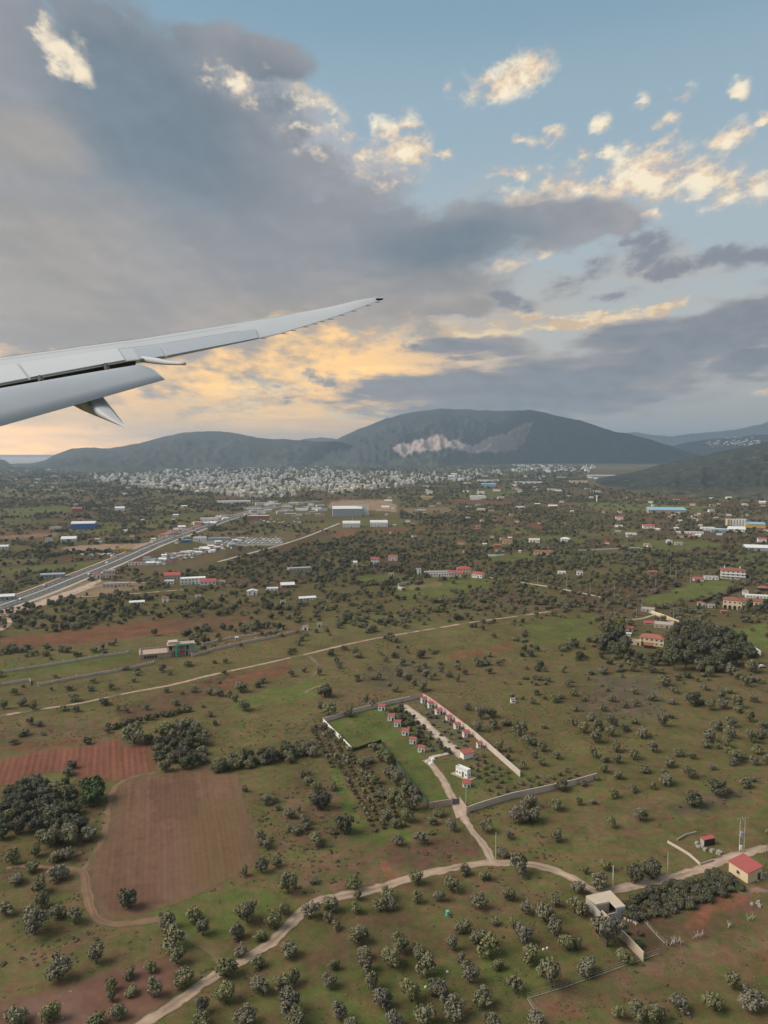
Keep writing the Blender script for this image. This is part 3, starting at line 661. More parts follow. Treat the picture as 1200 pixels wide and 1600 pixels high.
SC = [[(612, 701), (626, 696), (642, 696), (655, 690), (680, 684), (690, 683), (700, 690), (716, 692), (728, 696), (740, 696), (756, 689), (790, 680), (806, 672), (834, 659), (830, 668), (824, 676), (822, 690), (812, 702), (806, 707), (770, 708), (745, 704), (722, 700), (700, 697), (676, 699), (655, 702), (640, 706), (622, 705)]]
SC = [[(x, y - 2 if i < 20 else y + 3.5) for i, (x, y) in enumerate(SC[0])]]
hill('quarry_mountain', [(420, 722), (470, 708), (500, 697), (520, 690), (540, 680), (560, 671), (580, 663), (600, 655), (620, 649), (640, 644), (660, 641), (690, 639), (720, 639), (760, 641), (790, 642), (830, 641), (850, 644), (880, 652), (900, 655), (930, 664), (955, 673), (985, 678), (1010, 685), (1045, 696), (1075, 706), (1100, 713), (1140, 722)], 7600, [(420, 728), (560, 731), (700, 729), (820, 724), (930, 722), (1050, 722), (1140, 726)], 3500, 330, 90, seed=11, scars=SC, gpx=40, alb=(.042, .046, .044), gully=.5)
hill('scrub_hill', [(915, 757), (935, 752), (960, 746), (990, 738), (1020, 729), (1060, 720), (1100, 711), (1140, 703), (1170, 696), (1200, 689), (1260, 673), (1340, 655), (1440, 650), (1560, 690), (1640, 740)], 2900, [(915, 758), (950, 762), (1000, 770), (1100, 779), (1200, 782), (1400, 780), (1640, 770)], 1200, 260, 60, seed=17, m=HMR, alb=(.042, .047, .042), gully=.25, gpx=50)
hill('rocky_islet', [(-60, 728), (-30, 722), (-5, 718.5), (6, 718), (14, 722), (20, 727.6)], 6900, [(-60, 729), (-20, 730), (20, 728.4)], 300, 40, 14, seed=19, m=HMR)

# ------------------------------------------------------------------ haze: one closed box of air round everything
mh = bpy.data.materials.new('haze'); mh.use_nodes = True
for n in list(mh.node_tree.nodes): mh.node_tree.nodes.remove(n)
pv = mh.node_tree.nodes.new('ShaderNodeVolumePrincipled'); om = mh.node_tree.nodes.new('ShaderNodeOutputMaterial')
pv.inputs['Color'].default_value = (0.64, 0.81, 1.0, 1); pv.inputs['Density'].default_value = HAZE_DENSITY; pv.inputs['Anisotropy'].default_value = 0.45
mh.node_tree.links.new(pv.outputs[0], om.inputs['Volume'])
hb = MB().box((0, 0, (650 - 9) / 2), (46000, 46000, 659)).build('haze', mh); tag(hb, kind='stuff')

# ------------------------------------------------------------------ dirt roads and lanes (own sheets, ragged edges, wheel ruts)
def road(name, pts, w, col, z=0.05, rut=0.0, n=8, edge=0.5, m='dirt_road', gaps=0.0, seed=1, world=False):
    c = np.array(spline(pts if world else GP(pts), n)); t = np.gradient(c, axis=0); t /= np.linalg.norm(t, axis=1)[:, None] + 1e-9
    nrm = np.stack([-t[:, 1], t[:, 0]], 1); s = np.concatenate([[0], np.cumsum(np.linalg.norm(np.diff(c, axis=0), axis=1))])
    L = max(int(s[-1] / 0.9), 4); L = min(L, 900); si = np.linspace(0, s[-1], L)
    cx = np.interp(si, s, c[:, 0]); cy_ = np.interp(si, s, c[:, 1]); nx = np.interp(si, s, nrm[:, 0]); ny = np.interp(si, s, nrm[:, 1])
    K_ = 13; u = np.linspace(-1, 1, K_); ww = w(si / s[-1]) if callable(w) else w
    wv = 1 + .5 * (fbm(si / 16, si * 0 + 3, 2, seed + 8) - .5); el = wv * (1 + edge * (fbm(si / 2.0, si * 0 + seed, 4, seed) - .5) * 1.5); er = wv * (1 + edge * (fbm(si / 2.0, si * 0 + seed + 9, 4, seed + 3) - .5) * 1.5)
    off = np.where(u[None, :] < 0, u[None, :] * el[:, None], u[None, :] * er[:, None]) * (np.asarray(ww) / 2 if np.ndim(ww) == 0 else (np.asarray(ww) / 2)[:, None])
    vx = cx[:, None] + nx[:, None] * off; vy = cy_[:, None] + ny[:, None] * off
    crown = 0.06 * (1 - np.abs(u)) [None, :] * np.ones_like(vx); rr = np.zeros_like(vx)
    if rut: rr = np.exp(-((np.abs(u)[None, :] - .42) / .16) ** 2) * np.ones_like(vx)
    vz = z + crown - rut * 0.06 * rr + 0.03 * fbm(vx * 1.5, vy * 1.5, 2, 4)
    nn = fbm(vx / 2.5, vy / 2.5, 4, seed + 20)[..., None]; n2 = fbm(vx / .9, vy / .9, 3, seed + 30)[..., None]
    cc = np.array(col) * (0.60 + 0.5 * nn + 0.3 * n2); cc = cc * (1 - (.22 * np.exp(-((np.abs(u) - .42) / .13) ** 2))[None, :, None] * (rut > 0))
    if rut:
        mid = np.exp(-(u / .27) ** 2)[None, :, None] * np.clip((fbm(vx / 6, vy / 6, 3, seed + 40)[..., None] - .35) * 3, 0, 1)
        cc = cc + (np.array(GRASS) * 1.1 - cc) * mid * rut
    ed = np.clip((np.abs(u)[None, :, None] - .55) / .40, 0, 1) * np.clip((n2 - .22) * 4, 0, 1)
    g_ = ground_albedo(vx, vy); cc = cc + (g_ * 1.15 - cc) * ed * .95
    if gaps:
        gp = np.clip((fbm(si / 7, si * 0, 3, seed + 50) - (1 - gaps)) * 9, 0, 1)[:, None, None]; cc = cc + (g_ - cc) * gp * .85
    a, b = np.meshgrid(np.arange(L - 1), np.arange(K_ - 1), indexing='ij')
    f = np.stack([a * K_ + b, (a + 1) * K_ + b, (a + 1) * K_ + b + 1, a * K_ + b + 1], -1).reshape(-1, 4)
    me = mesh_np(name, np.stack([vx, vy, vz], -1).reshape(-1, 3), f[:, ::-1], MT[m], True, cc.reshape(-1, 3))
    return tag(link(name, me), kind='structure')
DIRT = (0.40, 0.285, 0.215)
ROADS = {}
ROADS['main'] = [(190, 1622), (222, 1600), (262, 1576), (318, 1536), (345, 1520), (378, 1502), (425, 1472), (452, 1446), (473, 1423), (497, 1409), (530, 1401), (560, 1395), (605, 1384), (640, 1372), (690, 1360), (740, 1351), (768, 1348), (800, 1349), (832, 1352), (868, 1361), (900, 1375), (921, 1389), (945, 1394), (968, 1389), (1010, 1379), (1050, 1371), (1092, 1359), (1128, 1345), (1170, 1332), (1240, 1318)]
road('dirt_road', ROADS['main'], 3.2, DIRT, .06, .75, seed=2)
ROADS['branch'] = [(768, 1348), (762, 1330), (750, 1313), (735, 1295), (726, 1280), (716, 1264), (708, 1249), (699, 1232), (690, 1216), (680, 1203), (672, 1192), (666, 1187)]
road('dirt_track', ROADS['branch'], 2.6, (0.42, 0.31, 0.24), .055, .75, seed=5)
road('dirt_track', [(668, 1190), (676, 1183), (688, 1180), (703, 1176)], 2.0, (0.5, 0.44, 0.37), .07, .5, seed=8, edge=.8)
ROADS['inner'] = [(629, 1102), (640, 1110), (655, 1122), (668, 1136), (685, 1150), (700, 1164), (715, 1175), (726, 1184)]
road('gravel_lane', ROADS['inner'], 4.6, (0.48, 0.38, 0.30), .06, 0, seed=6, edge=.35)
ROADS['field'] = [(106, 1358), (118, 1359), (129, 1363), (134, 1378), (137, 1398), (142, 1420), (152, 1436), (170, 1443), (195, 1444), (225, 1440), (252, 1436)]
road('field_track', ROADS['field'], 2.1, (0.215, 0.122, 0.082), .05, 1.0, seed=9)
road('field_track', [(129, 1361), (137, 1350), (146, 1337), (156, 1320), (163, 1300), (168, 1270), (175, 1240), (184, 1226), (210, 1214), (245, 1207)], 1.5, (0.20, 0.115, 0.075), .05, .4, seed=10, edge=.9, gaps=.4)
road('field_track', [(10, 1357), (40, 1353), (80, 1356), (108, 1358)], 1.6, (0.25, 0.14, 0.095), .05, .4, seed=11, edge=.9, gaps=.3)
road('field_track', [(262, 1437), (285, 1455), (310, 1475), (332, 1490), (350, 1512)], 1.5, (0.17, 0.115, 0.07), .05, .9, seed=12, edge=.9, gaps=.6)
ROADS['lane'] = [(-40, 1128), (0, 1119), (60, 1109), (130, 1098), (200, 1083), (270, 1070), (330, 1055), (400, 1040), (440, 1031), (480, 1022), (530, 1010), (580, 999), (620, 992), (680, 982), (740, 972), (800, 964), (870, 954)]
road('farm_lane', ROADS['lane'], 2.6, (0.40, 0.27, 0.21), .06, .2, seed=14, gaps=.45)
ROADS['laneb'] = [(762, 902), (785, 906), (820, 911), (870, 919), (910, 927), (942, 934)]
road('farm_lane', ROADS['laneb'], 3.4, (0.46, 0.40, 0.33), .06, 0, seed=15, gaps=.35)
ROADS['lanec'] = [(1004, 952), (1016, 957), (1040, 967), (1062, 977), (1082, 987)]
road('farm_lane', ROADS['lanec'], 3.2, (0.45, 0.38, 0.31), .06, 0, seed=16)
road('farm_lane', [(975, 968), (1000, 967), (1018, 962), (1032, 958)], 2.6, (0.40, 0.31, 0.24), .05, 0, seed=17)
road('farm_lane', [(340, 878), (400, 862), (440, 851), (480, 838), (510, 826), (530, 818)], 5, (0.36, 0.33, 0.28), .06, 0, seed=18)
road('farm_lane', [(830, 848), (845, 853), (862, 856), (880, 862)], 3, (0.45, 0.38, 0.31), .06, 0, seed=19)
road('farm_lane', [(760, 862), (830, 860), (900, 859), (985, 858), (1010, 857)], 3, (0.40, 0.36, 0.30), .06, 0, seed=20, gaps=.5)
road('farm_lane', [(-30, 994), (0, 985), (14, 972), (18, 962), (6, 955), (-30, 953)], lambda s: 4 + 9 * s ** 2, (0.42, 0.29, 0.22), .05, 0, seed=21)
road('farm_lane', [(70, 942), (110, 930), (150, 916), (200, 910), (232, 911)], 4, (0.40, 0.31, 0.25), .05, 0, seed=22, gaps=.4)
road('farm_lane', [(120, 933), (170, 930), (230, 926), (290, 921)], 3, (0.38, 0.30, 0.24), .05, 0, seed=23, gaps=.45)
road('dirt_verge', [(-20, 962), (20, 955), (60, 944), (95, 931), (140, 914), (190, 892)], lambda s: 16 * (1 - .75 * s), (0.40, 0.30, 0.24), .04, 0, seed=24, edge=.6)
road('field_track', [(482, 1024), (492, 1033), (497, 1042), (494, 1052), (485, 1060)], 1.8, (0.22, 0.17, 0.11), .05, .5, seed=25, gaps=.5)
road('field_track', [(476, 1084), (480, 1080), (492, 1074), (505, 1072)], 1.6, (0.24, 0.18, 0.11), .05, .5, seed=26, gaps=.4)

# highway: two carriageways with a median, edge lines, dashes
HW = [(-120, 985), (0, 946), (60, 925), (120, 901), (180, 877), (240, 851), (300, 829), (345, 813), (385, 802), (415, 794), (440, 789), (470, 785), (500, 783)]
hwc = spline(GP(HW), 8)
def ribbon(name, line, o0, o1, z, m, kind='structure', parent=None):
    c = np.array(line); t = np.gradient(c, axis=0); t /= np.linalg.norm(t, axis=1)[:, None]; n = np.stack([-t[:, 1], t[:, 0]], 1)
    a = c + n * o0; b = c + n * o1; k = len(c); v = [(p[0], p[1], z) for p in a] + [(p[0], p[1], z) for p in b]
    mb = MB().add(v, [(i, i + 1, k + i + 1, k + i) for i in range(k - 1)]); o = mb.build(name, MT[m], parent)
    if kind: tag(o, kind=kind)
    return o
ribbon('highway', hwc, -9, 9, .10, 'asphalt')
ribbon('road_median', hwc, -.9, .9, .16, 'concrete')
for o_ in (-8.4, 8.4, -1.3, 1.3): ribbon('road_markings', hwc, o_ - .09, o_ + .09, .115, 'paint_white')
ribbon('service_road', hwc, -15.5, -11.5, .09, 'concrete'); ribbon('service_road', hwc, 11, 13.5, .09, 'pink_earth')
mb = MB()
for i in range(0, len(hwc) - 1):
    for o_ in (-5.1, 5.1):
        a = Vector(hwc[i]); b = Vector(hwc[i + 1]); d = (b - a); Ln = d.length; d /= Ln; n_ = Vector((-d.y, d.x))
        for q in np.arange(0, Ln, 12.0):
            p = a + d * q + n_ * o_; e = p + d * 5
            mb.add([(*(p - n_ * .12), .116), (*(e - n_ * .12), .116), (*(e + n_ * .12), .116), (*(p + n_ * .12), .116)], [(0, 1, 2, 3)])
tag(mb.build('road_markings', MT['paint_white']), kind='structure')

# ------------------------------------------------------------------ ploughed fields: real furrows
def field(name, poly, azd, col, pitch, amp, z=.03, rag=3, seed=1, streak=.3, step=1.0, patch=None):
    pg = np.array(GP(poly)); d = np.array([math.sin(R(azd)), math.cos(R(azd))]); n = np.array([d[1], -d[0]])
    u = pg @ n; w = pg @ d; us = np.arange(u.min() - 2, u.max() + 2, pitch / 4); wsx = np.arange(w.min() - 2, w.max() + 2, step)
    U, Wd = np.meshgrid(us, wsx); wob = 0.5 * (fbm(U / 14, Wd / 14, 3, seed) - .5)
    X = U * n[0] + Wd * d[0]; Y = U * n[1] + Wd * d[1]
    Z = z + amp * (0.5 + 0.5 * np.cos(2 * math.pi * (U + wob) / pitch)) * (0.6 + .8 * fbm(X / 6, Y / 6, 2, seed + 1)) + .08 * fbm(X / 1.3, Y / 1.3, 2, seed + 2)
    px, py = project(X, Y); r1 = fbm(X / 5, Y / 5, 4, seed + 3) - .5; r2 = fbm(X / 5, Y / 5, 4, seed + 4) - .5
    ins = inpoly(px + r1 * rag * 3, py + r2 * rag * 2, poly)
    e = distline(X, Y, list(map(tuple, pg)) + [tuple(pg[0])]); Z = z + (Z - z) * np.clip(e / 4, .12, 1)
    st = fbm(U / (pitch * .8), Wd / 40, 3, seed + 5); bl = fbm(X / 22, Y / 22, 4, seed + 6); fine = fbm(X / 1.6, Y / 1.6, 3, seed + 7)
    cc = np.array(col) * (1 + streak * (st - .5) * 2 + .5 * (bl - .5) + .35 * (fine - .5))[..., None]
    if patch is not None:
        for pp, pc_, k_ in patch:
            f = inpoly(px + r1 * 40, py + r2 * 26, pp).astype(float)[..., None] * k_ * (0.4 + st[..., None]); cc = cc + (np.array(pc_) - cc) * np.clip(f, 0, 1)
    g_ = ground_albedo(X, Y); ef = (np.clip(1 - e / 4.5, 0, 1) * np.clip((fine - .3) * 3, 0, 1))[..., None]
    cc = cc + (g_ - cc) * ef * .7
    k = len(us); a, b = np.meshgrid(np.arange(len(wsx) - 1), np.arange(k - 1), indexing='ij'); keep = ins[:-1, :-1] & ins[1:, :-1] & ins[:-1, 1:] & ins[1:, 1:]
    f = np.stack([a * k + b, a * k + b + 1, (a + 1) * k + b + 1, (a + 1) * k + b], -1)[keep]
    usd = np.unique(f); mp = np.zeros(X.size, int); mp[usd] = np.arange(len(usd))
    me = mesh_np(name, np.stack([X, Y, Z], -1).reshape(-1, 3)[usd], mp[f], MT['soil'], True, cc.reshape(-1, 3)[usd])
    return tag(link(name, me), kind='structure')
MT['soil'] = mat('soil', (0, 0, 0), 1, .16, .5, .16, 2.6, tint=True, spec=.1)
REDF = [(-40, 1196), (0, 1188), (22, 1180), (70, 1170), (130, 1165), (170, 1154), (191, 1153), (197, 1166), (216, 1162), (238, 1164), (242, 1180), (245, 1204), (214, 1213), (180, 1223), (160, 1219), (114, 1222), (113, 1208), (70, 1209), (26, 1227), (0, 1230), (-40, 1236)]
field('ploughed_field', REDF, -21, (0.172, 0.072, 0.047), 2.1, .2, seed=31, rag=1.5, streak=.22)
BRF = [(184, 1223), (214, 1213), (300, 1199), (331, 1193), (337, 1209), (372, 1205), (381, 1250), (395, 1300), (406, 1345), (372, 1367), (332, 1388), (292, 1408), (240, 1426), (180, 1442), (154, 1428), (140, 1392), (136, 1365), (160, 1302), (172, 1262), (178, 1236)]
field('brown_field', BRF, -17.5, (0.150, 0.085, 0.054), 1.5, .05, seed=41, rag=2, streak=.17, patch=[([(290, 1260), (360, 1240), (395, 1330), (330, 1385), (280, 1380)], (.125, .083, .038), .5), ([(150, 1390), (240, 1380), (250, 1420), (180, 1440)], (.11, .06, .04), .5), ([(235, 1225), (300, 1215), (310, 1270), (240, 1290)], (.098, .054, .036), .5), ([(240, 1330), (300, 1300), (310, 1400), (250, 1400)], (.16, .095, .064), .4)])
LLF = [(-40, 1568), (0, 1561), (60, 1546), (130, 1526), (200, 1506), (240, 1494), (264, 1488), (276, 1500), (300, 1520), (300, 1535), (272, 1562), (240, 1585), (205, 1606), (150, 1620), (-40, 1620)]
field('bare_red_soil', LLF, -60, (0.142, 0.074, 0.053), 2.4, .06, seed=51, rag=4, streak=.12, patch=[([(10, 1570), (120, 1545), (140, 1600), (10, 1600)], (.175, .105, .08), .6)])

# ------------------------------------------------------------------ trees: prototypes
def crown_mesh(name, seed, m, blobs=9, leaves=420, leaf=0.20, h=1.75, base=0.30, spread=1.0, hull=0.70, flat=1.0, column=False, gap=0.0):
    """crown of unit radius: leaf-clump faces spread over uneven lobes, with a dull hull inside; per-face tone in 'leaf_tone'"""
    g = np.random.default_rng(seed); cs = []
    if column:
        for i in range(blobs):
            t = i / (blobs - 1); cs.append((g.uniform(-.1, .1), g.uniform(-.1, .1), base + (h - base) * (t * .86 + .06), (.42 + .5 * math.sin(math.pi * min(t * .8 + .18, 1))) * (1 - t * .55)))
    else:
        cs.append((0, 0, base + (h - base) * .50, .62))
        for i in range(blobs - 1):
            a = i * 2.4 + g.uniform(-.5, .5); rr = spread * g.uniform(.25, .62) ; z = base + (h - base) * g.uniform(.28, .80)
            cs.append((rr * math.cos(a), rr * math.sin(a), z, g.uniform(.28, .46) * (1.1 if z < 1 else .95)))
    cs = np.array(cs); w = cs[:, 3] ** 2; pick = g.choice(len(cs), leaves, p=w / w.sum())
    d = g.normal(size=(leaves, 3)); d[:, 2] += .25; d /= np.linalg.norm(d, axis=1)[:, None]
    rad = cs[pick, 3] * g.uniform(.72, 1.12, leaves) ** 1.0; p = cs[pick, :3] + d * rad[:, None] * np.array([1, 1, flat])
    inside = np.zeros(leaves, bool)
    for k in range(len(cs)): inside |= (np.linalg.norm((p - cs[k, :3]) / np.array([1, 1, flat]), axis=1) < cs[k, 3] * .62)
    p, d = p[~inside], d[~inside]; n = len(p)
    if gap:
        q = fbm(p[:, 0] * 2.2 + seed, p[:, 2] * 2.2 + p[:, 1] * 1.7, 2, seed) > gap; p, d = p[q], d[q]; n = len(p)
    nr = d + g.normal(size=(n, 3)) * .36; nr /= np.linalg.norm(nr, axis=1)[:, None]
    t = np.cross(nr, g.normal(size=(n, 3))); t /= np.linalg.norm(t, axis=1)[:, None]; b = np.cross(nr, t)
    s = leaf * g.uniform(.55, 1.25, n)[:, None]; s2 = s * g.uniform(.5, .9, n)[:, None]
    v = np.stack([p - t * s - b * s2 * .4, p + t * s * .3 - b * s2, p + t * s + b * s2 * .4, p - t * s * .3 + b * s2], 1).reshape(-1, 3)
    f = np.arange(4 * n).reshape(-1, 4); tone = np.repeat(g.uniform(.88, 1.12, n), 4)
    hv, hf = [], []
    for c in cs:
        if hull <= 0: break
        o = len(hv); ns_, nr_ = 7, 4; r_ = c[3] * hull
        for i in range(1, nr_):
            th = math.pi * i / nr_
            for j in range(ns_):
                ph = 2 * math.pi * j / ns_; q = r_ * g.uniform(.85, 1.15); hv.append((c[0] + q * math.sin(th) * math.cos(ph), c[1] + q * math.sin(th) * math.sin(ph), c[2] + q * math.cos(th) * flat))
        for i in range(nr_ - 2):
            for j in range(ns_): hf.append((o + i * ns_ + j, o + (i + 1) * ns_ + j, o + (i + 1) * ns_ + (j + 1) % ns_, o + i * ns_ + (j + 1) % ns_))
        hf.append((o, o + 1, o + 2, o + 4)); 
    if hv:
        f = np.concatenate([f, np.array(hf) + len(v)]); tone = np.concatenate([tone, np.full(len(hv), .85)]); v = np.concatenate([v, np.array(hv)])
    me = mesh_np(name, v, f, MT[m]); a = me.attributes.new('leaf_tone', 'FLOAT', 'POINT')
    if len(me.vertices) == len(tone): a.data.foreach_set('value', tone.astype(np.float32))
    return me
def trunk_mesh(name, seed, h=.75, r=.10, limbs=3, m='bark'):
    g = random.Random(seed); mb = MB(); lean = g.uniform(-.08, .08)
    mb.tube([(0, 0, -.05), (lean * .5, .02, h * .3), (lean, .0, h * .6)], [r * 1.25, r, r * .8], 6)
    for k in range(limbs):
        a = k * 2 * math.pi / max(limbs, 1) + g.uniform(-.4, .4); q = g.uniform(.22, .4)
        mb.tube([(lean, 0, h * .52), (lean + q * .5 * math.cos(a), q * .5 * math.sin(a), h * .85), (lean + q * math.cos(a), q * math.sin(a), h * 1.35)], [r * .6, r * .42, r * .2], 5)
    return mb.mesh(name, MT[m])
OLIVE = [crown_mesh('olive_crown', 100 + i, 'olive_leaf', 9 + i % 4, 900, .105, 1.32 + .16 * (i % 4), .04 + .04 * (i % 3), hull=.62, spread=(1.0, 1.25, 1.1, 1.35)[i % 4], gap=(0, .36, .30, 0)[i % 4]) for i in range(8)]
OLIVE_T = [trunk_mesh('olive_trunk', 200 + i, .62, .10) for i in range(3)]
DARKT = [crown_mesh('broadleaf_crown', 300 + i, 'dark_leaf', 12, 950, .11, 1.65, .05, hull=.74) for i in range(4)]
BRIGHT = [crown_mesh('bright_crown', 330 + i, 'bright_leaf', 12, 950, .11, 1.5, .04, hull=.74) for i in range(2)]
SCRUB = [crown_mesh('shrub_crown', 360 + i, 'scrub_leaf', 7, 260, .17, .85, .0, flat=.6, hull=.5) for i in range(4)]
TUFT = [crown_mesh('tuft_crown', 370 + i, 'tuft_leaf', 5, 60, .34, .8, .0, flat=.6, hull=0) for i in range(3)]
REED = [crown_mesh('reed_crown', 380 + i, 'reed_leaf', 9, 480, .13, 1.2, .0, hull=.66) for i in range(3)]
EUCA = [crown_mesh('eucalyptus_crown', 400 + i, 'eucalypt_leaf', 12, 900, .12, 2.7, .7, spread=.95, hull=.6, flat=1.25) for i in range(3)]
PINE = [crown_mesh('pine_crown', 430 + i, 'dark_leaf', 12, 900, .12, 2.3, .35, spread=1.0, hull=.72, flat=1.1) for i in range(3)]
CYP = [crown_mesh('cypress_crown', 460, 'dark_leaf', 8, 420, .16, 6.4, .1, column=True, hull=.8)]
LOW = [crown_mesh('small_olive_crown', 480 + i, 'olive_leaf', 6, 110, .30, 1.5, .15, hull=.8) for i in range(5)]
LOWD = [crown_mesh('small_dark_crown', 500 + i, 'dark_leaf', 6, 110, .30, 1.55, .1, hull=.82) for i in range(3)]
T_TALL = trunk_mesh('tall_trunk', 220, 1.3, .07, 3)
T_COL = trunk_mesh('column_trunk', 221, .5, .12, 0)
TREE_XY = []
def tree(name, label, cat, group, px, py, w, crowns, trunk, hs=1.0, m_override=None, centre=True):
    """(px,py) is the middle of the crown in the photo, w the crown's width in photo pixels"""
    yb = py + (0.42 * w if centre else 0); g = G(px, yb); r = 0.5 * w * mpp(px, yb) * 1.02
    o = thing(name, label, cat, g, rnd.uniform(0, 6.28), group)
    s = (r * rnd.uniform(.85, 1.12), r * rnd.uniform(.85, 1.12), r * hs * rnd.uniform(.82, 1.18)); o.rotation_euler[0] = rnd.uniform(-.07, .07); o.rotation_euler[1] = rnd.uniform(-.07, .07)
    link('trunk', trunk, o, scale=s); link('crown', rnd.choice(crowns), o, scale=s)
    TREE_XY.append((g.x, g.y, r)); o['photo'] = (px, py); return o

# (x, y, width) of every olive tree that can be picked out below the middle of the photo
OL = """78 1311 30;55 1329 22;19 1339 26;107 1332 26;88 1335 24;50 1352 24;92 1361 32;27 1369 26;61 1382 30;65 1407 28;90 1422 30;117 1430 30;54 1442 44;8 1418 28;
261 1439 28;270 1466 40;305 1427 30;150 1491 34;91 1515 38;276 1492 32;286 1525 34;242 1542 36;235 1510 22;202 1520 22;173 1540 20;175 1557 20;77 1582 34;25 1588 36;185 1580 30;150 1592 36;205 1545 24;
417 1319 18;409 1354 22;431 1346 18;382 1363 14;449 1382 34;489 1374 16;386 1427 34;317 1450 26;372 1455 26;427 1437 30;444 1420 22;377 1485 22;406 1461 20;485 1420 30;516 1412 30;553 1380 24;560 1400 14;557 1417 22;595 1412 26;
450 1482 32;404 1501 26;352 1512 34;406 1537 36;460 1526 28;440 1537 30;515 1530 28;521 1507 18;560 1459 36;569 1484 28;572 1507 30;582 1534 30;597 1560 34;352 1550 36;315 1572 28;384 1586 34;452 1567 38;531 1580 32;462 1592 34;315 1592 30;550 1600 30;512 1432 20;525 1445 18;
651 1372 24;706 1380 28;727 1357 24;757 1365 22;785 1330 20;811 1352 34;869 1307 20;749 1407 30;795 1395 26;772 1437 18;725 1447 26;750 1462 28;762 1478 34;707 1474 24;626 1474 30;611 1497 34;654 1485 26;666 1509 34;720 1497 18;734 1520 34;777 1506 22;804 1539 30;686 1541 34;641 1550 34;602 1562 28;707 1572 38;755 1557 34;664 1585 34;615 1592 34;770 1597 30;820 1417 24;866 1407 22;850 1427 30;867 1450 28;815 1460 32;830 1489 34;861 1524 44;887 1472 30;897 1415 26;840 1590 34;802 1442 20;605 1395 26;610 1412 22;687 1400 18;652 1402 22;
947 1350 22;934 1378 32;915 1360 14;947 1457 50;917 1507 36;975 1492 28;905 1417 28;902 1475 18;905 1387 24;1115 1565 34;1175 1562 40;965 1580 26;995 1577 36;1060 1565 30;1145 1535 26;1025 1585 30;
115 1089 16;35 1096 16;52 1102 16;6 1102 14;
515 1109 26;500 1101 12;545 1112 18;590 1057 12;572 1092 12;580 1100 14;499 1049 14;529 1040 10;557 1062 8;375 1072 22;359 1084 14;367 1091 14;380 1102 20;342 1081 16;327 1080 14;411 1062 12;402 1068 14;455 1052 12;475 1046 10;452 1269 20;415 1245 12;467 1265 10;476 1280 16;480 1290 14;451 1294 12;472 1210 14;382 1231 14;495 1315 20;407 1310 22;319 1145 14;306 1140 14;327 1115 12;336 1129 10;
577 1185 16;565 1190 20;585 1216 20;597 1237 22;595 1180 20;585 1165 18;
622 1050 16;637 1056 16;652 1042 16;664 1050 16;675 1057 12;647 1065 14;660 1071 20;689 1045 12;700 1051 16;715 1040 14;715 1060 12;744 1034 16;764 1047 14;617 1075 14;767 1112 20;751 1116 18;791 1126 18;746 1134 20;770 1131 18;812 1140 22;827 1154 22;780 1165 20;847 1166 18;897 1105 14;896 1127 16;832 1094 14;810 1276 28;832 1271 30;826 1250 26;869 1257 20;869 1306 18;760 1290 24;704 1291 18;795 1170 12;815 1195 14;792 1182 14;835 1180 12;846 1190 14;869 1179 16;
605 1185 22;610 1205 26;620 1217 26;635 1230 26;647 1237 22;615 1242 22;627 1255 24;647 1255 24;637 1275 24;615 1285 20;605 1270 22;
969 1041 16;942 1045 16;924 1049 10;987 1041 18;1016 1045 14;991 1079 12;1019 1089 14;1037 1062 24;1054 1077 14;1049 1094 14;975 1101 12;942 1105 14;912 1090 12;924 1119 16;1094 1041 20;1124 1039 18;1142 1046 20;1174 1040 22;1110 1050 18;1164 1065 18;1126 1084 20;1177 1090 16;1129 1099 18;1151 1097 22;1155 1107 16;1110 1100 22;1171 1120 18;1192 1131 16;1121 1132 20;1142 1127 20;1140 1146 18;1110 1151 22;1102 1161 16;1134 1161 16;1174 1152 20;1182 1169 20;1192 1146 16;1036 1127 20;1047 1117 12;991 1125 14;974 1135 18;955 1126 18;935 1131 20;912 1137 20;930 1150 24;954 1142 20;1004 1142 24;962 1167 18;1020 1167 20;990 1179 18;927 1177 16;945 1184 16;964 1185 18;1081 1180 14;1045 1189 22;1007 1199 20;944 1200 16;966 1210 16;1076 1207 20;1041 1216 24;1020 1227 14;989 1231 16;1112 1197 12;1146 1189 16;1150 1180 24;1166 1222 20;959 1239 18;927 1251 12;905 1252 14;1000 1272 24;956 1285 20;932 1215 10;910 1222 14"""
OLP = [tuple(map(float, q.split())) for q in OL.replace('\n', '').split(';') if q.strip()]
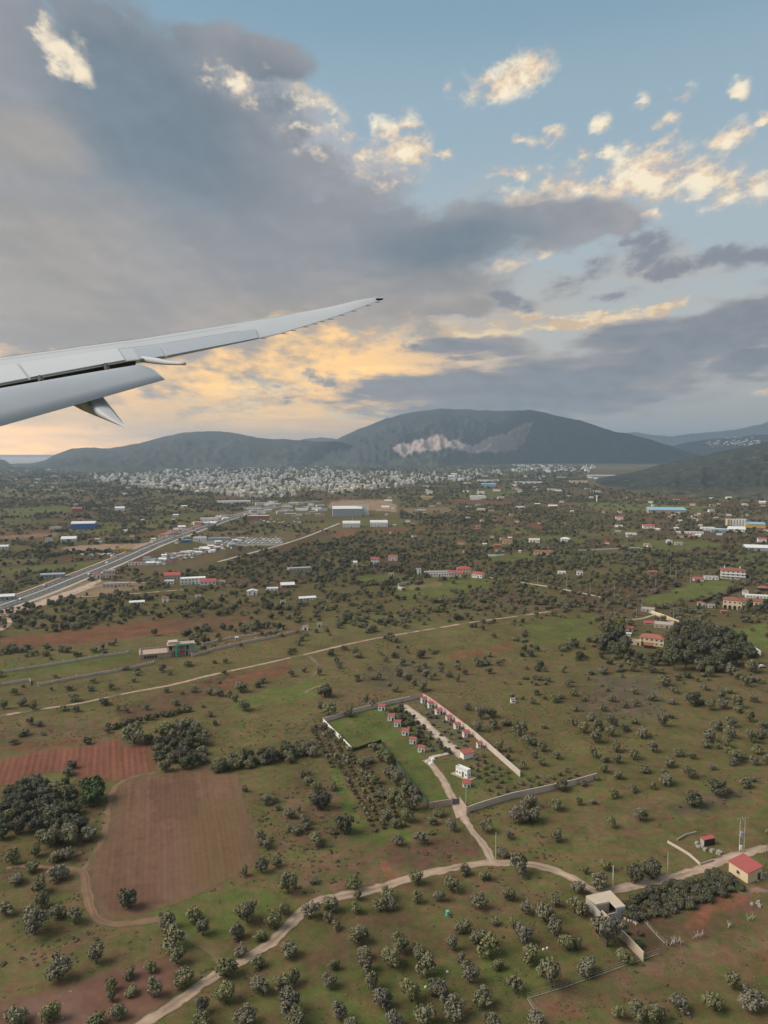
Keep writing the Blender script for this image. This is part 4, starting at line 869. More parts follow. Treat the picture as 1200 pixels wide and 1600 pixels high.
def olive_area(x, y):
    if x < 300 and y < 1400 and y > 1290: return 'olive tree on the shaded grass left of the brown ploughed field'
    if x < 300 and y >= 1485: return 'olive tree by the bare red soil in the lower left corner'
    if x < 245 and y > 1390: return 'grey-green olive tree inside the bend of the reddish field track'
    if x < 140 and y < 1110: return 'small round olive tree on the grass under the low white boundary walls'
    road_y = np.interp(x, [p[0] for p in ROADS['main']], [p[1] for p in ROADS['main']])
    if y > 1300 and y > road_y + 4:
        if x > 1010: return 'olive tree in the corner below the dry brown strip at the lower right'
        if x > 880: return 'olive tree beside the long concrete wall of the roofless block hut'
        return 'rounded olive tree in the grove below the pale dirt road'
    if y > 1300 and x < 640: return 'olive tree on the green slope just above the pale dirt road'
    if x < 560 and y > 1200: return 'low olive bush on the rough ground right of the brown field'
    if x < 475 and y < 1160: return 'small olive tree along the upper edge of the yellow-green meadow'
    if 555 < x < 660 and y > 1160: return 'olive tree beside the green netting fence of the walled compound'
    if x < 620 and y < 1120: return 'olive bush on the meadow behind the back wall of the compound'
    if x < 780 and y < 1080: return 'dark round olive tree in the open field above the walled compound'
    if x < 905 and y < 1200: return 'olive tree outside the red-capped wall of the compound'
    if x < 905: return 'olive tree on the grass below the front wall of the compound'
    if y < 1110 and x < 1060: return 'olive bush on the greyish fallow below the dark tree belt'
    if y < 1175 and x > 1060: return 'olive tree in the loose cluster on the far right meadow'
    if y < 1205 and x < 1015: return 'olive tree in the thick cluster right of the compound orchard'
    return 'scattered olive tree on the open green field at the right'
for x, y, w in OLP:
    lb = olive_area(x, y)
    tree('olive_tree', lb, 'olive tree', lb.replace('olive tree', 'olive trees').replace('olive bush', 'olive bushes'), x, y, w, OLIVE, rnd.choice(OLIVE_T), rnd.uniform(.95, 1.2))
def single(name, label, cat, x, y, w, crowns, trunk, hs=1.0): return tree(name, label, cat, None, x, y, w, crowns, trunk, hs)
single('olive_tree', 'lone dense dark tree standing inside the brown ploughed field', 'tree', 200, 1406, 33, DARKT, OLIVE_T[0], 1.1)
single('evergreen_tree', 'big bright green leafy tree at the edge of the left thicket', 'tree', 147, 1231, 44, BRIGHT, OLIVE_T[1], 1.0)
single('evergreen_tree', 'lower bright green tree just below the biggest bright green one', 'tree', 139, 1246, 36, BRIGHT, OLIVE_T[1], .9)
single('olive_tree', 'lone tree standing inside the red ploughed field', 'tree', 112, 1194, 17, DARKT, OLIVE_T[0], 1.0)
single('olive_tree', 'small dark tree at the lower edge of the red ploughed field', 'tree', 102, 1222, 16, DARKT, OLIVE_T[0], 1.0)
single('olive_tree', 'small dark tree on the upper edge of the red ploughed field', 'tree', 136, 1156, 16, DARKT, OLIVE_T[0], .9)
single('carob_tree', 'large grey-green round tree at the top corner of the red field', 'tree', 210, 1146, 38, OLIVE, OLIVE_T[2], .95)
single('carob_tree', 'broad dark tree on the rough ground beside the orchard strip', 'tree', 502, 1248, 36, DARKT, OLIVE_T[0], .95)
single('carob_tree', 'broad dark tree lower down beside the grass strip of the orchard', 'tree', 537, 1289, 34, DARKT, OLIVE_T[0], .95)
single('carob_tree', 'round dark tree on the meadow behind the compound wall corner', 'tree', 507, 1078, 27, DARKT, OLIVE_T[0], .95)
single('carob_tree', 'wide dark carob on the greyish patch in the right-hand field', 'tree', 1120, 1230, 29, DARKT, OLIVE_T[0], 1.0)
single('carob_tree', 'lower dark carob left of the widest one on the greyish patch', 'tree', 1084, 1246, 32, DARKT, OLIVE_T[0], .9)
single('carob_tree', 'dark spreading carob on the far right meadow below the tree belt', 'tree', 1082, 1090, 28, DARKT, OLIVE_T[0], .85)
single('carob_tree', 'dark carob tree hiding the front wall of the compound', 'tree', 877, 1225, 23, DARKT, OLIVE_T[0], 1.0)
single('carob_tree', 'left dark tree above the reed belt beside the dirt road', 'tree', 992, 1366, 33, DARKT, OLIVE_T[0], 1.0)
single('carob_tree', 'right dark tree above the reed belt beside the dirt road', 'tree', 1020, 1359, 35, DARKT, OLIVE_T[0], 1.0)

for x, y, w in ((995, 1470, 24), (966, 1440, 24), (975, 1452, 18), (1000, 1455, 14)):
    tree('fig_shrub', 'bright green shrub behind the long concrete wall', 'shrub', 'green shrubs behind the concrete wall', x, y, w, BRIGHT, OLIVE_T[2], .6)
def scatter(poly, n, mind, seed):
    g = random.Random(seed); xs = [p[0] for p in poly]; ys = [p[1] for p in poly]; out = []; k = 0
    while len(out) < n and k < 6000:
        k += 1; x, y = g.uniform(min(xs), max(xs)), g.uniform(min(ys), max(ys))
        if inpoly(np.array([x]), np.array([y]), poly)[0] and all((x - a) ** 2 + ((y - b) * 1.3) ** 2 > mind ** 2 for a, b in out): out.append((x, y))
    return out
for x, y in scatter([(4, 1238), (40, 1216), (100, 1226), (120, 1240), (122, 1280), (140, 1300), (105, 1312), (40, 1300), (4, 1300)], 38, 15, 5):
    tree('thicket_tree', 'dark tree of the dense thicket below the red ploughed field', 'tree', 'trees of the thicket below the red field', x, y, rnd.uniform(24, 32), DARKT if rnd.random() < .5 else OLIVE, OLIVE_T[0], 1.0)
for x, y in scatter([(222, 1150), (262, 1132), (300, 1128), (318, 1150), (322, 1180), (300, 1195), (255, 1200), (246, 1170)], 26, 12, 6):
    tree('thicket_tree', 'tree of the clump between the red field and the brown field', 'tree', 'trees between the two ploughed fields', x, y, rnd.uniform(18, 27), DARKT if rnd.random() < .4 else OLIVE, OLIVE_T[0], 1.0)
HR = [(340, 1196), (360, 1190), (380, 1186), (400, 1184), (420, 1179), (440, 1177), (460, 1171), (480, 1168)]
for i, (x, y) in enumerate(HR):
    for dx_, dy_ in ((-5, 2), (5, -8), (8, 3)):
        tree('hedge_tree', 'grey olive of the hedgerow above the brown field', 'tree', 'hedgerow trees above the brown field', x + dx_ + rnd.uniform(-3, 3), y + dy_ + rnd.uniform(-2, 2), rnd.uniform(17, 25), OLIVE if rnd.random() < .7 else DARKT, OLIVE_T[0], .95)
for i in range(16):
    t = i / 15; tree('hedge_shrub', 'bare brownish shrub of the hedge row above the red field', 'shrub', 'hedge row above the red field', 170 + 126 * t + rnd.uniform(-2, 2), 1134 - 27 * t + rnd.uniform(-2, 2), rnd.uniform(10, 14), SCRUB, OLIVE_T[0], 1.5)
for x, y in scatter([(1000, 1395), (1040, 1376), (1090, 1368), (1130, 1352), (1150, 1375), (1160, 1385), (1100, 1402), (1040, 1425), (985, 1432), (965, 1408)], 62, 9, 8):
    tree('reed_clump', 'leafy cane clump of the belt between the dirt road and the red soil', 'reeds', 'cane belt below the dirt road', x, y, rnd.uniform(15, 22), REED, T_COL, .9)
# vine-like orchard rows left of the compound
OA = [(484, 1134), (512, 1128), (552, 1176), (575, 1196), (604, 1238), (620, 1262), (646, 1292), (574, 1302), (538, 1232), (506, 1174)]
p0 = np.array(G(510, 1180)[:2]); p1 = np.array(G(572, 1300)[:2]); rd = (p1 - p0) / np.linalg.norm(p1 - p0); rn = np.array([-rd[1], rd[0]])
cand = [(p0 + rd * a * 2.9 + rn * b * 2.9) for a in range(-16, 36) for b in range(-14, 26)]
cq = np.array(cand); qx, qy = project(cq[:, 0], cq[:, 1]); ok = inpoly(qx, qy, OA); kk = 0
for x, y in zip(qx[ok], qy[ok]):
    if any((x - a) ** 2 + (y - b) ** 2 < 90 for a, b, c in OLP if 555 < a < 660): continue
    tree('orchard_bush', 'low bush in the close rows of the orchard strip left of the compound', 'bush', 'orchard rows left of the compound', x + rnd.uniform(-.7, .7), y - 2 + rnd.uniform(-.7, .7), rnd.uniform(8.5, 12), SCRUB + LOW[:2], OLIVE_T[0], 1.1)
# young olives inside the compound
SA = [(733, 1192), (752, 1180), (803, 1212), (792, 1219), (765, 1228), (740, 1222)]; SB = [(752, 1244), (768, 1230), (830, 1214), (884, 1203), (904, 1211), (870, 1226), (788, 1249)]
q0 = np.array(G(735, 1200)[:2]); q1 = np.array(G(790, 1225)[:2]); sd_ = (q1 - q0) / np.linalg.norm(q1 - q0); sn_ = np.array([-sd_[1], sd_[0]])
for poly, sp_ in ((SA, 3.5), (SB, 3.9)):
    cand = np.array([(q0 + sd_ * a * sp_ + sn_ * b * sp_) for a in range(-30, 40) for b in range(-30, 40)]); qx, qy = project(cand[:, 0], cand[:, 1]); ok = inpoly(qx, qy, poly)
    for x, y in zip(qx[ok], qy[ok]):
        tree('young_olive_tree', 'round young olive in the orchard rows inside the compound walls', 'olive tree', 'young olives inside the compound', x + rnd.uniform(-.5, .5), y - 2.5, rnd.uniform(7.5, 10), OLIVE, OLIVE_T[1], 1.0)
for x, y in scatter([(604, 1108), (628, 1102), (668, 1138), (702, 1172), (672, 1172), (650, 1152)], 34, 7, 12):
    tree('garden_bush', 'dark bush in the garden plots between the sheds and the gravel lane', 'bush', 'bushes in the compound garden plots', x, y, rnd.uniform(7, 12), DARKT + LOW[:1], OLIVE_T[1], .8)
for x, y in scatter([(648, 1100), (662, 1093), (705, 1130), (745, 1172), (735, 1180), (700, 1160)], 18, 8, 13):
    tree('garden_bush', 'low bush in the plots between the gravel lane and the red-capped wall', 'bush', 'bushes along the red-capped wall plots', x, y, rnd.uniform(5, 9), DARKT + LOW[:1], OLIVE_T[1], .6)
# the dark belt of tall trees round the house
for x, y in scatter([(938, 1010), (960, 985), (985, 1000), (1000, 1020), (1040, 1020), (1060, 990), (1090, 985), (1135, 990), (1165, 1005), (1172, 1030), (1120, 1042), (1060, 1040), (1000, 1042), (950, 1024)], 62, 10, 15):
    fr_ = 978 < x < 1044
    if fr_ and y < 1022: continue
    tree('pine_tree', 'tall dark evergreen in the belt around the cream house', 'tree', 'dark evergreens around the cream house', x, y - 3, rnd.uniform(12, 15) if fr_ else rnd.uniform(19, 27), PINE, T_TALL, 1.0)
for x, y in ((958, 985), (968, 990), (1052, 1002), (1062, 997), (1047, 1018), (1070, 1008), (1056, 1022), (1085, 990), (944, 994)):
    tree('eucalyptus_tree', 'tall yellowish eucalyptus near the cream house', 'tree', 'eucalyptus trees near the cream house', x, y - 8, rnd.uniform(18, 24), EUCA, T_TALL, 1.0)
for x, y in ((1170, 948), (1185, 952), (1196, 950)):
    tree('pine_tree', 'dark conifer in front of the arched villa terraces', 'tree', 'conifers before the arched villa', x, y, 16, PINE, T_TALL, .9)
def cypress(x, yb, hpx, label, group=None):
    g = G(x, yb); h = hpx * mpp(x, yb); o = thing('cypress_tree', label, 'cypress', g, rnd.uniform(0, 6), group); s = h / 6.4
    link('trunk', T_COL, o, scale=(s, s, s)); link('crown', CYP[0], o, scale=(s * 1.0, s * 1.0, s)); TREE_XY.append((g.x, g.y, s))
for x in (641, 645, 649): cypress(x, 901, rnd.uniform(14, 18), 'dark cypress in the left row before the long estate building', 'cypresses left of the estate gate')
for x in (660, 664): cypress(x, 899, rnd.uniform(14, 17), 'dark cypress in the pair at the end of the long estate building', 'cypresses at the estate building')
cypress(730, 884, 13, 'slim cypress behind the estate tower, left one'); cypress(739, 886, 13, 'slim cypress behind the estate tower, right one')
cypress(1119, 951, 14, 'single dark cypress between the white garden gate and the arched villa')
cypress(1036, 952, 12, 'single cypress beside the grey wall near the lane bend')

# ---- say which tree is which: by its place beside something one can find
MARKS = [('the turquoise barrel', 699, 1430), ('the pale road bend', 470, 1428), ('the corner of the wire fence', 826, 1562), ('the small bare red wedge', 608, 1362), ('the roofless hut', 946, 1408), ('the long concrete wall end', 1000, 1500), ('the track and road junction', 768, 1345),
         ('the lone tree in the brown field', 200, 1406), ('the brown field corner', 385, 1365), ('the litter on the red soil', 95, 1568), ('the lower end of the pale road', 262, 1578), ('the reddish track fork', 128, 1362), ('the compound gate', 712, 1256), ('the white water tank', 802, 1098),
         ('the far corner of the compound', 660, 1090), ('the near compound corner', 506, 1128), ('the front wall end', 932, 1216), ('the red-capped wall end', 813, 1213), ('the black net fence', 575, 1168), ('the big bright green tree', 147, 1231), ('the red-roofed field house', 1165, 1350), ('the little red-roofed hut', 1105, 1312),
         ('the widest dark carob', 1120, 1230), ('the spreading dark carob', 1082, 1090), ('the white car', 1190, 1043), ('the cream house in the trees', 1018, 1005), ('the end of the hedgerow', 490, 1168), ('the round dark meadow tree', 507, 1078), ('the broad orchard-side tree', 502, 1248), ('the grey-green corner tree', 210, 1146), ('the boundary wall corner', 47, 1066), ('the bottom edge of the photo', 560, 1640), ('the bottom edge near the middle', 700, 1640), ('the bottom right corner', 1180, 1640), ('the grove centre', 760, 1510), ('the fallow patch', 985, 1085), ('the upper edge of the far right meadow', 1150, 1010)]
ORDN = ['leftmost', 'second from left', 'third from left', 'fourth from left', 'fifth from left', 'sixth from left', 'seventh from left', 'eighth from left', 'ninth from left', 'tenth from left', 'eleventh from left', 'twelfth from left', 'thirteenth from left', 'fourteenth from left', 'fifteenth from left', 'sixteenth from left', 'seventeenth from left', 'eighteenth from left']
MARKS = [m for m in MARKS if 'photo' not in m[0] and 'bottom' not in m[0] and 'grove' not in m[0] and 'edge of' not in m[0]] + [('the lower end of the pale road', 262, 1578)]
buck = {}
for o in list(COL.objects):
    if o.get('photo') is None: continue
    x, y = o['photo'][0], o['photo'][1]; del o['photo']
    if not (o.name.startswith('olive_tree') or o.name.startswith('thicket_tree') or o.name.startswith('hedge_')) or 'group' not in o: continue
    nm, mx_, my_ = min(MARKS, key=lambda m: math.hypot(x - m[1], 1.25 * (y - m[2])))
    a, b = x - mx_, 1.4 * (y - my_); dr = ('right of' if a > 0 else 'left of') if abs(a) > abs(b) else ('below' if b > 0 else 'above')
    base_ = {'o': 'olive tree', 't': 'thicket tree', 'h': 'hedge shrub' if 'shrub' in o.name else 'hedgerow tree'}[o.name[0]]
    buck.setdefault((base_, dr, nm), []).append((x, o))
for (bs, dr, nm), lst in buck.items():
    lst.sort(key=lambda q: q[0])
    for i, (x, o) in enumerate(lst):
        o['label'] = ('%s %s %s' % (bs, dr, nm) if len(lst) == 1 else '%s of the %ss %s %s' % (ORDN[min(i, 17)], bs, dr, nm)) if i < 18 else o['label']

# ------------------------------------------------------------------ buildings
WIN_CACHE = {}
def window_mesh(w, h, frame='white_metal'):
    k = (round(w, 1), round(h, 1), frame)
    if k not in WIN_CACHE:
        w, h = k[0], k[1]; mb = MB(); t = .09
        mb.box((0, -.02, h / 2), (w, .05, h), mi=1)
        for c, d in (((-w / 2 + t / 2, -.05, h / 2), (t, .1, h)), ((w / 2 - t / 2, -.05, h / 2), (t, .1, h)), ((0, -.05, t / 2), (w - 2 * t, .1, t)), ((0, -.05, h - t / 2), (w - 2 * t, .1, t))): mb.box(c, d)
        WIN_CACHE[k] = mb.mesh('window', [MT[frame], MT['window_glass']])
    return WIN_CACHE[k]
NWIN = {}
def near_window(w, h, parent, loc, rz):     # window frame with its pane as a piece of its own
    k = (round(w, 1), round(h, 1))
    if k not in NWIN:
        w, h = k; t = .08; a = MB(); b = MB().box((0, -.02, h / 2), (w - 2 * t, .03, h - 2 * t))
        for c, d in (((-w / 2 + t / 2, -.04, h / 2), (t, .09, h)), ((w / 2 - t / 2, -.04, h / 2), (t, .09, h)), ((0, -.04, t / 2), (w - 2 * t, .09, t)), ((0, -.04, h - t / 2), (w - 2 * t, .09, t))): a.box(c, d)
        NWIN[k] = (a.mesh('window', MT['white_metal']), b.mesh('pane', MT['window_glass']))
    o = link('window', NWIN[k][0], parent, loc, (0, 0, rz)); link('pane', NWIN[k][1], o); return o
def building(name, label, cat, loc, rot, w, d, h, wall='white_wall', roof='flat', rmat=None, rh=None, floors=1, cols=2, group=None, door=True, over=.35, wins=True, sides=True, parts=True, wh=None):
    """local x along the front (front at y=0), y to the back"""
    o = thing(name, label, cat, (loc[0], loc[1], 0), rot, group)
    rmat = rmat or ('concrete' if roof == 'flat' else 'tile_roof'); rh = rh if rh is not None else (.22 * min(w, d))
    mb = MB().box((0, d / 2, h / 2 - .15), (w, d, h + .3))
    if roof == 'flat':
        r = MB(); p = min(.25, w * .05)
        r.box((0, d / 2, h + .06), (w - 2 * p, d - 2 * p, .12))
        for c, s in (((0, p / 2, h + .16), (w + .06, p, .55)), ((0, d - p / 2, h + .16), (w + .06, p, .55)), ((-w / 2 + p / 2, d / 2, h + .155), (p, d - 2 * p, .54)), ((w / 2 - p / 2, d / 2, h + .155), (p, d - 2 * p, .54))): r.box(c, s)
    else:
        r = MB(); a, b = w / 2 + over, over; t = .12
        if roof == 'gable':       # ridge along x
            for s in (0, 1):
                y0 = -b if s == 0 else d + b; q = [(-a, y0, h - .05), (a, y0, h - .05), (a, d / 2, h + rh), (-a, d / 2, h + rh)]
                if s: q = [q[1], q[0], q[3], q[2]]
                r.add(q + [(x, y, z + t) for x, y, z in q], [(3, 2, 1, 0), (4, 5, 6, 7), (0, 1, 5, 4), (1, 2, 6, 5), (2, 3, 7, 6), (3, 0, 4, 7)])
            for x in (-w / 2, w / 2): mb.add([(x, 0, h), (x, d, h), (x, d / 2, h + rh - .04)], [(0, 1, 2)])
        elif roof == 'gabley':    # ridge along y
            for s in (-1, 1):
                q = [(s * a, -b, h - .05), (0, -b, h + rh), (0, d + b, h + rh), (s * a, d + b, h - .05)]
                r.add(q + [(x, y, z + t) for x, y, z in q], [(0, 1, 2, 3), (7, 6, 5, 4), (0, 4, 5, 1), (1, 5, 6, 2), (2, 6, 7, 3), (3, 7, 4, 0)])
            for y in (0, d): mb.add([(-w / 2, y, h), (w / 2, y, h), (0, y, h + rh - .04)], [(0, 1, 2)])
        elif roof == 'hip':
            k = min(w, d) / 2 + over; x1 = max(a - k, .01); y1 = max(d / 2 + b - k, .0)
            v = [(-a, -b, h), (a, -b, h), (a, d + b, h), (-a, d + b, h), (-x1, d / 2 - y1, h + rh), (x1, d / 2 - y1, h + rh), (x1, d / 2 + y1 + .01, h + rh), (-x1, d / 2 + y1 + .01, h + rh)]
            r.add(v, [(0, 3, 2, 1), (0, 1, 5, 4), (1, 2, 6, 5), (2, 3, 7, 6), (3, 0, 4, 7), (4, 5, 6, 7)])
        elif roof == 'shed':      # single slope, high at the back
            q = [(-a, -b, h), (a, -b, h), (a, d + b, h + rh), (-a, d + b, h + rh)]
            r.add(q + [(x, y, z + t) for x, y, z in q], [(3, 2, 1, 0), (4, 5, 6, 7), (0, 1, 5, 4), (1, 2, 6, 5), (2, 3, 7, 6), (3, 0, 4, 7)])
            mb.add([(-w / 2, 0, h - .1), (-w / 2, d, h - .1), (-w / 2, d, h + rh), (w / 2, 0, h - .1), (w / 2, d, h - .1), (w / 2, d, h + rh)], [(0, 2, 1), (3, 4, 5), (1, 2, 5, 4)])
        elif roof == 'barrel':    # arched hall, axis along x
            n = 8
            for s in (-1, 1):
                pass
            v = [(x, d / 2 - (d / 2 + b) * math.cos(math.pi * i / n), h + rh * math.sin(math.pi * i / n)) for x in (-a, a) for i in range(n + 1)]
            r.add(v, [(i, n + 1 + i, n + 2 + i, i + 1) for i in range(n)] + [tuple(range(n + 1)), tuple(range(2 * n + 1, n, -1))])
    if not parts:
        mb.add(r.v, r.f, 1); m = mb.mesh(name, [MT[wall], MT[rmat]]); link('wall', m, o); return o
    mb.build('wall', MT[wall], o); r.build('roof', MT[rmat], o)
    if wins:
        fh = h / floors
        for f in range(floors):
            wwid = min(1.3, w / cols * .5); hh = wh or min(1.3, fh * .48); z = f * fh + fh * .32
            for c in range(cols):
                x = -w / 2 + (c + .5) * w / cols
                if f == 0 and door and c == cols // 2:
                    link('door', window_mesh(min(1.1, wwid), min(2.1, fh * .75), 'timber'), o, (x, 0, 0)); continue
                link('window', window_mesh(wwid, hh), o, (x, 0, z)) if loc[1] > 420 else near_window(wwid, hh, o, (x, 0, z), 0)
            if sides:
                nc = max(1, int(d / max(w / cols, 2.5)))
                for s in (-1, 1):
                    for c in range(nc): (link('window', window_mesh(wwid, hh), o, (s * w / 2, (c + .5) * d / nc, z), (0, 0, s * math.pi / 2)) if loc[1] > 420 else near_window(wwid, hh, o, (s * w / 2, (c + .5) * d / nc, z), s * math.pi / 2))
    return o
def at_px(name, label, cat, px, py, wpx, hpx, dep=.7, rot=0, **k):
    """(px,py): middle of the foot of its front; sizes in photo pixels; dep: depth / width; rot in degrees"""
    m = mpp(px, py); g = G(px, py); fc = R(rot) - math.atan2(g.x, g.y) * .6
    return building(name, label, cat, g, fc, wpx * m, wpx * m * dep, hpx * m, **k)
def quad_px(name, label, cat, fl, fr, br, h, **k):
    a, b, c = (np.array(G(*p)[:2]) for p in (fl, fr, br)); v = b - a; w = np.linalg.norm(v); n = np.array([-v[1], v[0]]) / w
    return building(name, label, cat, (a + b) / 2, math.atan2(v[1], v[0]), w, abs(float((c - b) @ n)), h, **k)

# --- garden compound with its sheds
ORD = ['nearest the back wall', 'second from the back wall', 'third from the back wall', 'fourth from the back wall', 'second from the front', 'nearest the gate']
for i, (x, y) in enumerate([(596, 1111), (611, 1126.5), (621, 1136), (633, 1149.5), (645, 1163), (658, 1176)]):
    at_px('garden_shed', 'small white shed with red roof in the left row, ' + ORD[i], 'shed', x, y, 10.5, 7.6, .62, -12 + 6 * rnd.random(), roof='shed', rmat='red_roof', rh=.35, cols=2, group='white garden sheds in the walled compound', over=.14)
ORD = ['at the back corner', 'second from the back corner', 'third from the back corner', 'fourth from the back corner', 'fifth from the back corner', 'sixth from the back corner', 'nearest the young olives']
for i, (x, y) in enumerate([(663.5, 1099), (674.5, 1106.5), (687, 1117), (702.5, 1127.5), (716, 1139.5), (730, 1152), (750.5, 1169)]):
    at_px('garden_shed', 'small white shed with red roof against the red-capped wall, ' + ORD[i], 'shed', x, y, 9 + (i % 3), 7.4, .65, 18 + 6 * rnd.random(), roof='shed', rmat='red_roof', rh=.35, cols=2, group='white garden sheds in the walled compound', over=.14)
quad_px('open_barn', 'low open barn with bright red roof at the end of the gravel lane', 'barn', (724.5, 1187), (740, 1184), (734, 1180), 2.1, wall='white_wall', roof='shed', rmat='red_roof', rh=.5, cols=3, wins=False)
quad_px('cabin', 'long white flat-roofed cabin on a tan slab by the compound entrance', 'cabin', (712, 1210), (730, 1217.5), (736.5, 1215.2), 2.7, roof='flat', rmat='white_metal', cols=4, wh=.8)
sl_ = [G(*p) for p in ((704, 1209), (716, 1205), (745, 1216), (733, 1221))]
slab = MB().prism([(p.x, p.y) for p in (sl_[0], sl_[3], sl_[2], sl_[1])], -.1, .18).build('paved_slab', MT['bare_concrete']); tag(slab, kind='structure')
at_px('garden_shed', 'small white shed with red roof standing alone in front of the long cabin', 'shed', 729.5, 1231, 11.5, 6.5, .8, 5, roof='shed', rmat='red_roof', rh=.6, cols=2, group='white garden sheds in the walled compound', over=.14)
at_px('water_tank', 'small white square tank standing in the field right of the compound', 'tank', 802, 1099, 7, 6, .8, 10, roof='flat', cols=1, door=False, sides=False)

def wall_run(name, label, cat, pts, h, th, m='pale_block_wall', cap=None, pier=None, ph=.35, pw=.45, group=None, z0=-.2, piern='pier'):
    c = [np.array(G(*p)[:2]) for p in pts]; o = thing(name, label, cat, (*c[0], 0), 0, group); org = c[0]
    w = MB(); cp = MB(); pm = None
    for a, b in zip(c[:-1], c[1:]):
        v = b - a; L = np.linalg.norm(v); ang = math.atan2(v[1], v[0]); mid = (a + b) / 2 - org
        w.box((*mid, (h + z0) / 2), (L, th, h - z0), ang)
        if cap: cp.box((*mid, h + .05), (L + .1, th + .14, .10), ang)
        if pier:
            n = max(1, int(round(L / pier)))
            for i in range(n + 1):
                q = a + v * i / n - org
                if pm is None: pm = MB().box((0, 0, (h + ph) / 2), (pw, pw, h + ph)).mesh(piern, MT[m])
                link(piern, pm, o, (*q, 0), (0, 0, ang))
    w.build('wall', MT[m], o)
    if cap: cp.build('coping', MT[cap], o)
    return o
wall_run('compound_wall', 'pale block wall at the back of the compound, behind the grass plot', 'wall', [(505.5, 1129), (534, 1120), (563, 1112), (594, 1104.5), (628, 1097), (640, 1094.5)], 1.9, .28, 'pale_block_wall', None, 6.5, .12, .4)
wall_run('compound_wall', 'short red-capped stretch of the compound back wall by its far corner', 'wall', [(640, 1094.5), (652, 1091.5), (660, 1090)], 2.1, .28, 'pale_block_wall', 'rust_coping')
wall_run('compound_wall', 'thin white wall down the left side of the compound grass plot', 'wall', [(505.5, 1129), (520, 1144), (534, 1157.5), (549, 1173)], 1.5, .25, 'white_wall')
wall_run('compound_wall', 'long red-capped wall down the right side of the compound', 'wall', [(660, 1090), (671, 1096), (690, 1110), (709, 1125), (727, 1139)], 2.1, .28, 'pale_block_wall', 'rust_coping')
wall_run('compound_wall', 'pinkish block wall beside the young olive rows, continuing the red-capped wall', 'wall', [(727, 1139), (745, 1154), (765, 1171.5), (788, 1192), (813, 1214)], 2.1, .28, 'pale_block_wall')
wall_run('compound_wall', 'long pale wall along the front of the compound, right of the gate', 'wall', [(729, 1271), (742, 1266), (765, 1258.5), (800, 1248), (840, 1239.5), (866, 1234), (900, 1226), (932, 1217)], 2.0, .28, 'pale_block_wall')
wall_run('compound_wall', 'short tan wall left of the dark compound gate', 'wall', [(670.5, 1263), (688, 1260), (707, 1257.5)], 1.9, .28, 'bare_concrete')
wall_run('compound_wall', 'orange-tan splayed entrance wall right of the dark compound gate', 'wall', [(718.5, 1257), (723, 1263), (729, 1271)], 2.2, .28, 'bare_concrete')
ap = [G(*p) for p in ((706, 1258), (713, 1279), (729, 1273), (718.5, 1257))]
tag(MB().prism([(p.x, p.y) for p in ap], -.1, .1).build('entrance_apron', MT['bare_concrete']), kind='structure')
gt = thing('compound_gate', 'dark blue-grey sliding gate closing the compound entrance', 'gate', G(706.8, 1257.6)); gv = G(718.5, 1257) - G(706.8, 1257.6); ga = math.atan2(gv.y, gv.x); gl = gv.length
for i in range(9): link('gate_board', MB().box((0, 0, 1.05), (gl / 9 - .02, .06, 1.9)).mesh('gate_board', MT['gate_blue']), gt, (math.cos(ga) * gl * (i + .5) / 9, math.sin(ga) * gl * (i + .5) / 9, 0), (0, 0, ga))
fr = MB()
for z in (.12, 1.98): fr.box((gv.x / 2, gv.y / 2, z), (gl, .1, .1), ga)
fr.build('gate_frame', MT['grey_metal'], gt)
link('gate_post', MB().box((0, 0, 1.2), (.4, .4, 2.4)).mesh('gate_post', MT['bare_concrete']), gt, (-.2, 0, 0)); link('gate_post', MB().box((0, 0, 1.2), (.4, .4, 2.4)).mesh('gate_post', MT['bare_concrete']), gt, (gv.x, gv.y + .1, 0))

def fence(name, label, cat, pts, h, net, step=3.0, postm='timber', post_r=.05, rail=False):
    c = [np.array(G(*p)[:2]) for p in pts]; o = thing(name, label, cat, (*c[0], 0)); pm = MB().tube([(0, 0, -.1), (0, 0, h + .1)], [post_r, post_r * .9], 6).mesh('fence_post', MT[postm]); nb = MB()
    for a, b in zip(c[:-1], c[1:]):
        v = b - a; L = np.linalg.norm(v); ang = math.atan2(v[1], v[0]); n = max(1, int(L / step))
        for i in range(n + 1): q = a + v * i / n - c[0]; link('fence_post', pm, o, (*q, 0), (0, 0, rnd.uniform(0, 3)))
        mid = (a + b) / 2 - c[0]
        if net: nb.box((*mid, h / 2), (L, .03, h - .1), ang)
        if rail:
            for z in (.12,): nb.box((*mid, z), (L, .07, .10), ang)
            for z in (h * .5, h * .9): nb.box((*mid, z), (L, .02, .02), ang)
    nb.build('netting' if net else 'wire', MT[net or 'pole_grey'], o); return o
fence('net_fence', 'dark green netting fence along the left side of the compound drive', 'fence', [(603, 1173), (612, 1186), (625, 1203), (640, 1222), (655, 1241), (669.5, 1262)], 1.6, 'green_net')
fence('net_fence', 'black shade-net fence below the compound grass plot', 'fence', [(549, 1174), (560, 1172), (571, 1168), (578, 1165), (588, 1163), (595, 1160), (603, 1173)], 1.3, 'dark_net')
fence('wire_fence', 'low post and wire fence along the dry strip in the lower right', 'fence', [(1030, 1491), (1006, 1499), (975, 1510), (930, 1526), (880, 1544), (824, 1561)], 1.4, None, 2.6, 'timber', .05, True)
fence('wire_fence', 'short post and wire fence turning down from the dry strip corner', 'fence', [(824, 1561), (832, 1574), (842, 1588)], 1.2, None, 2.6, 'timber', .05, True)
fence('wire_fence', 'broken white-posted fence across the brown plot beside the roofless hut', 'fence', [(998, 1430), (1012, 1446), (1026, 1462), (1042, 1478)], 1.0, None, 2.2, 'pole_grey', .06, True)

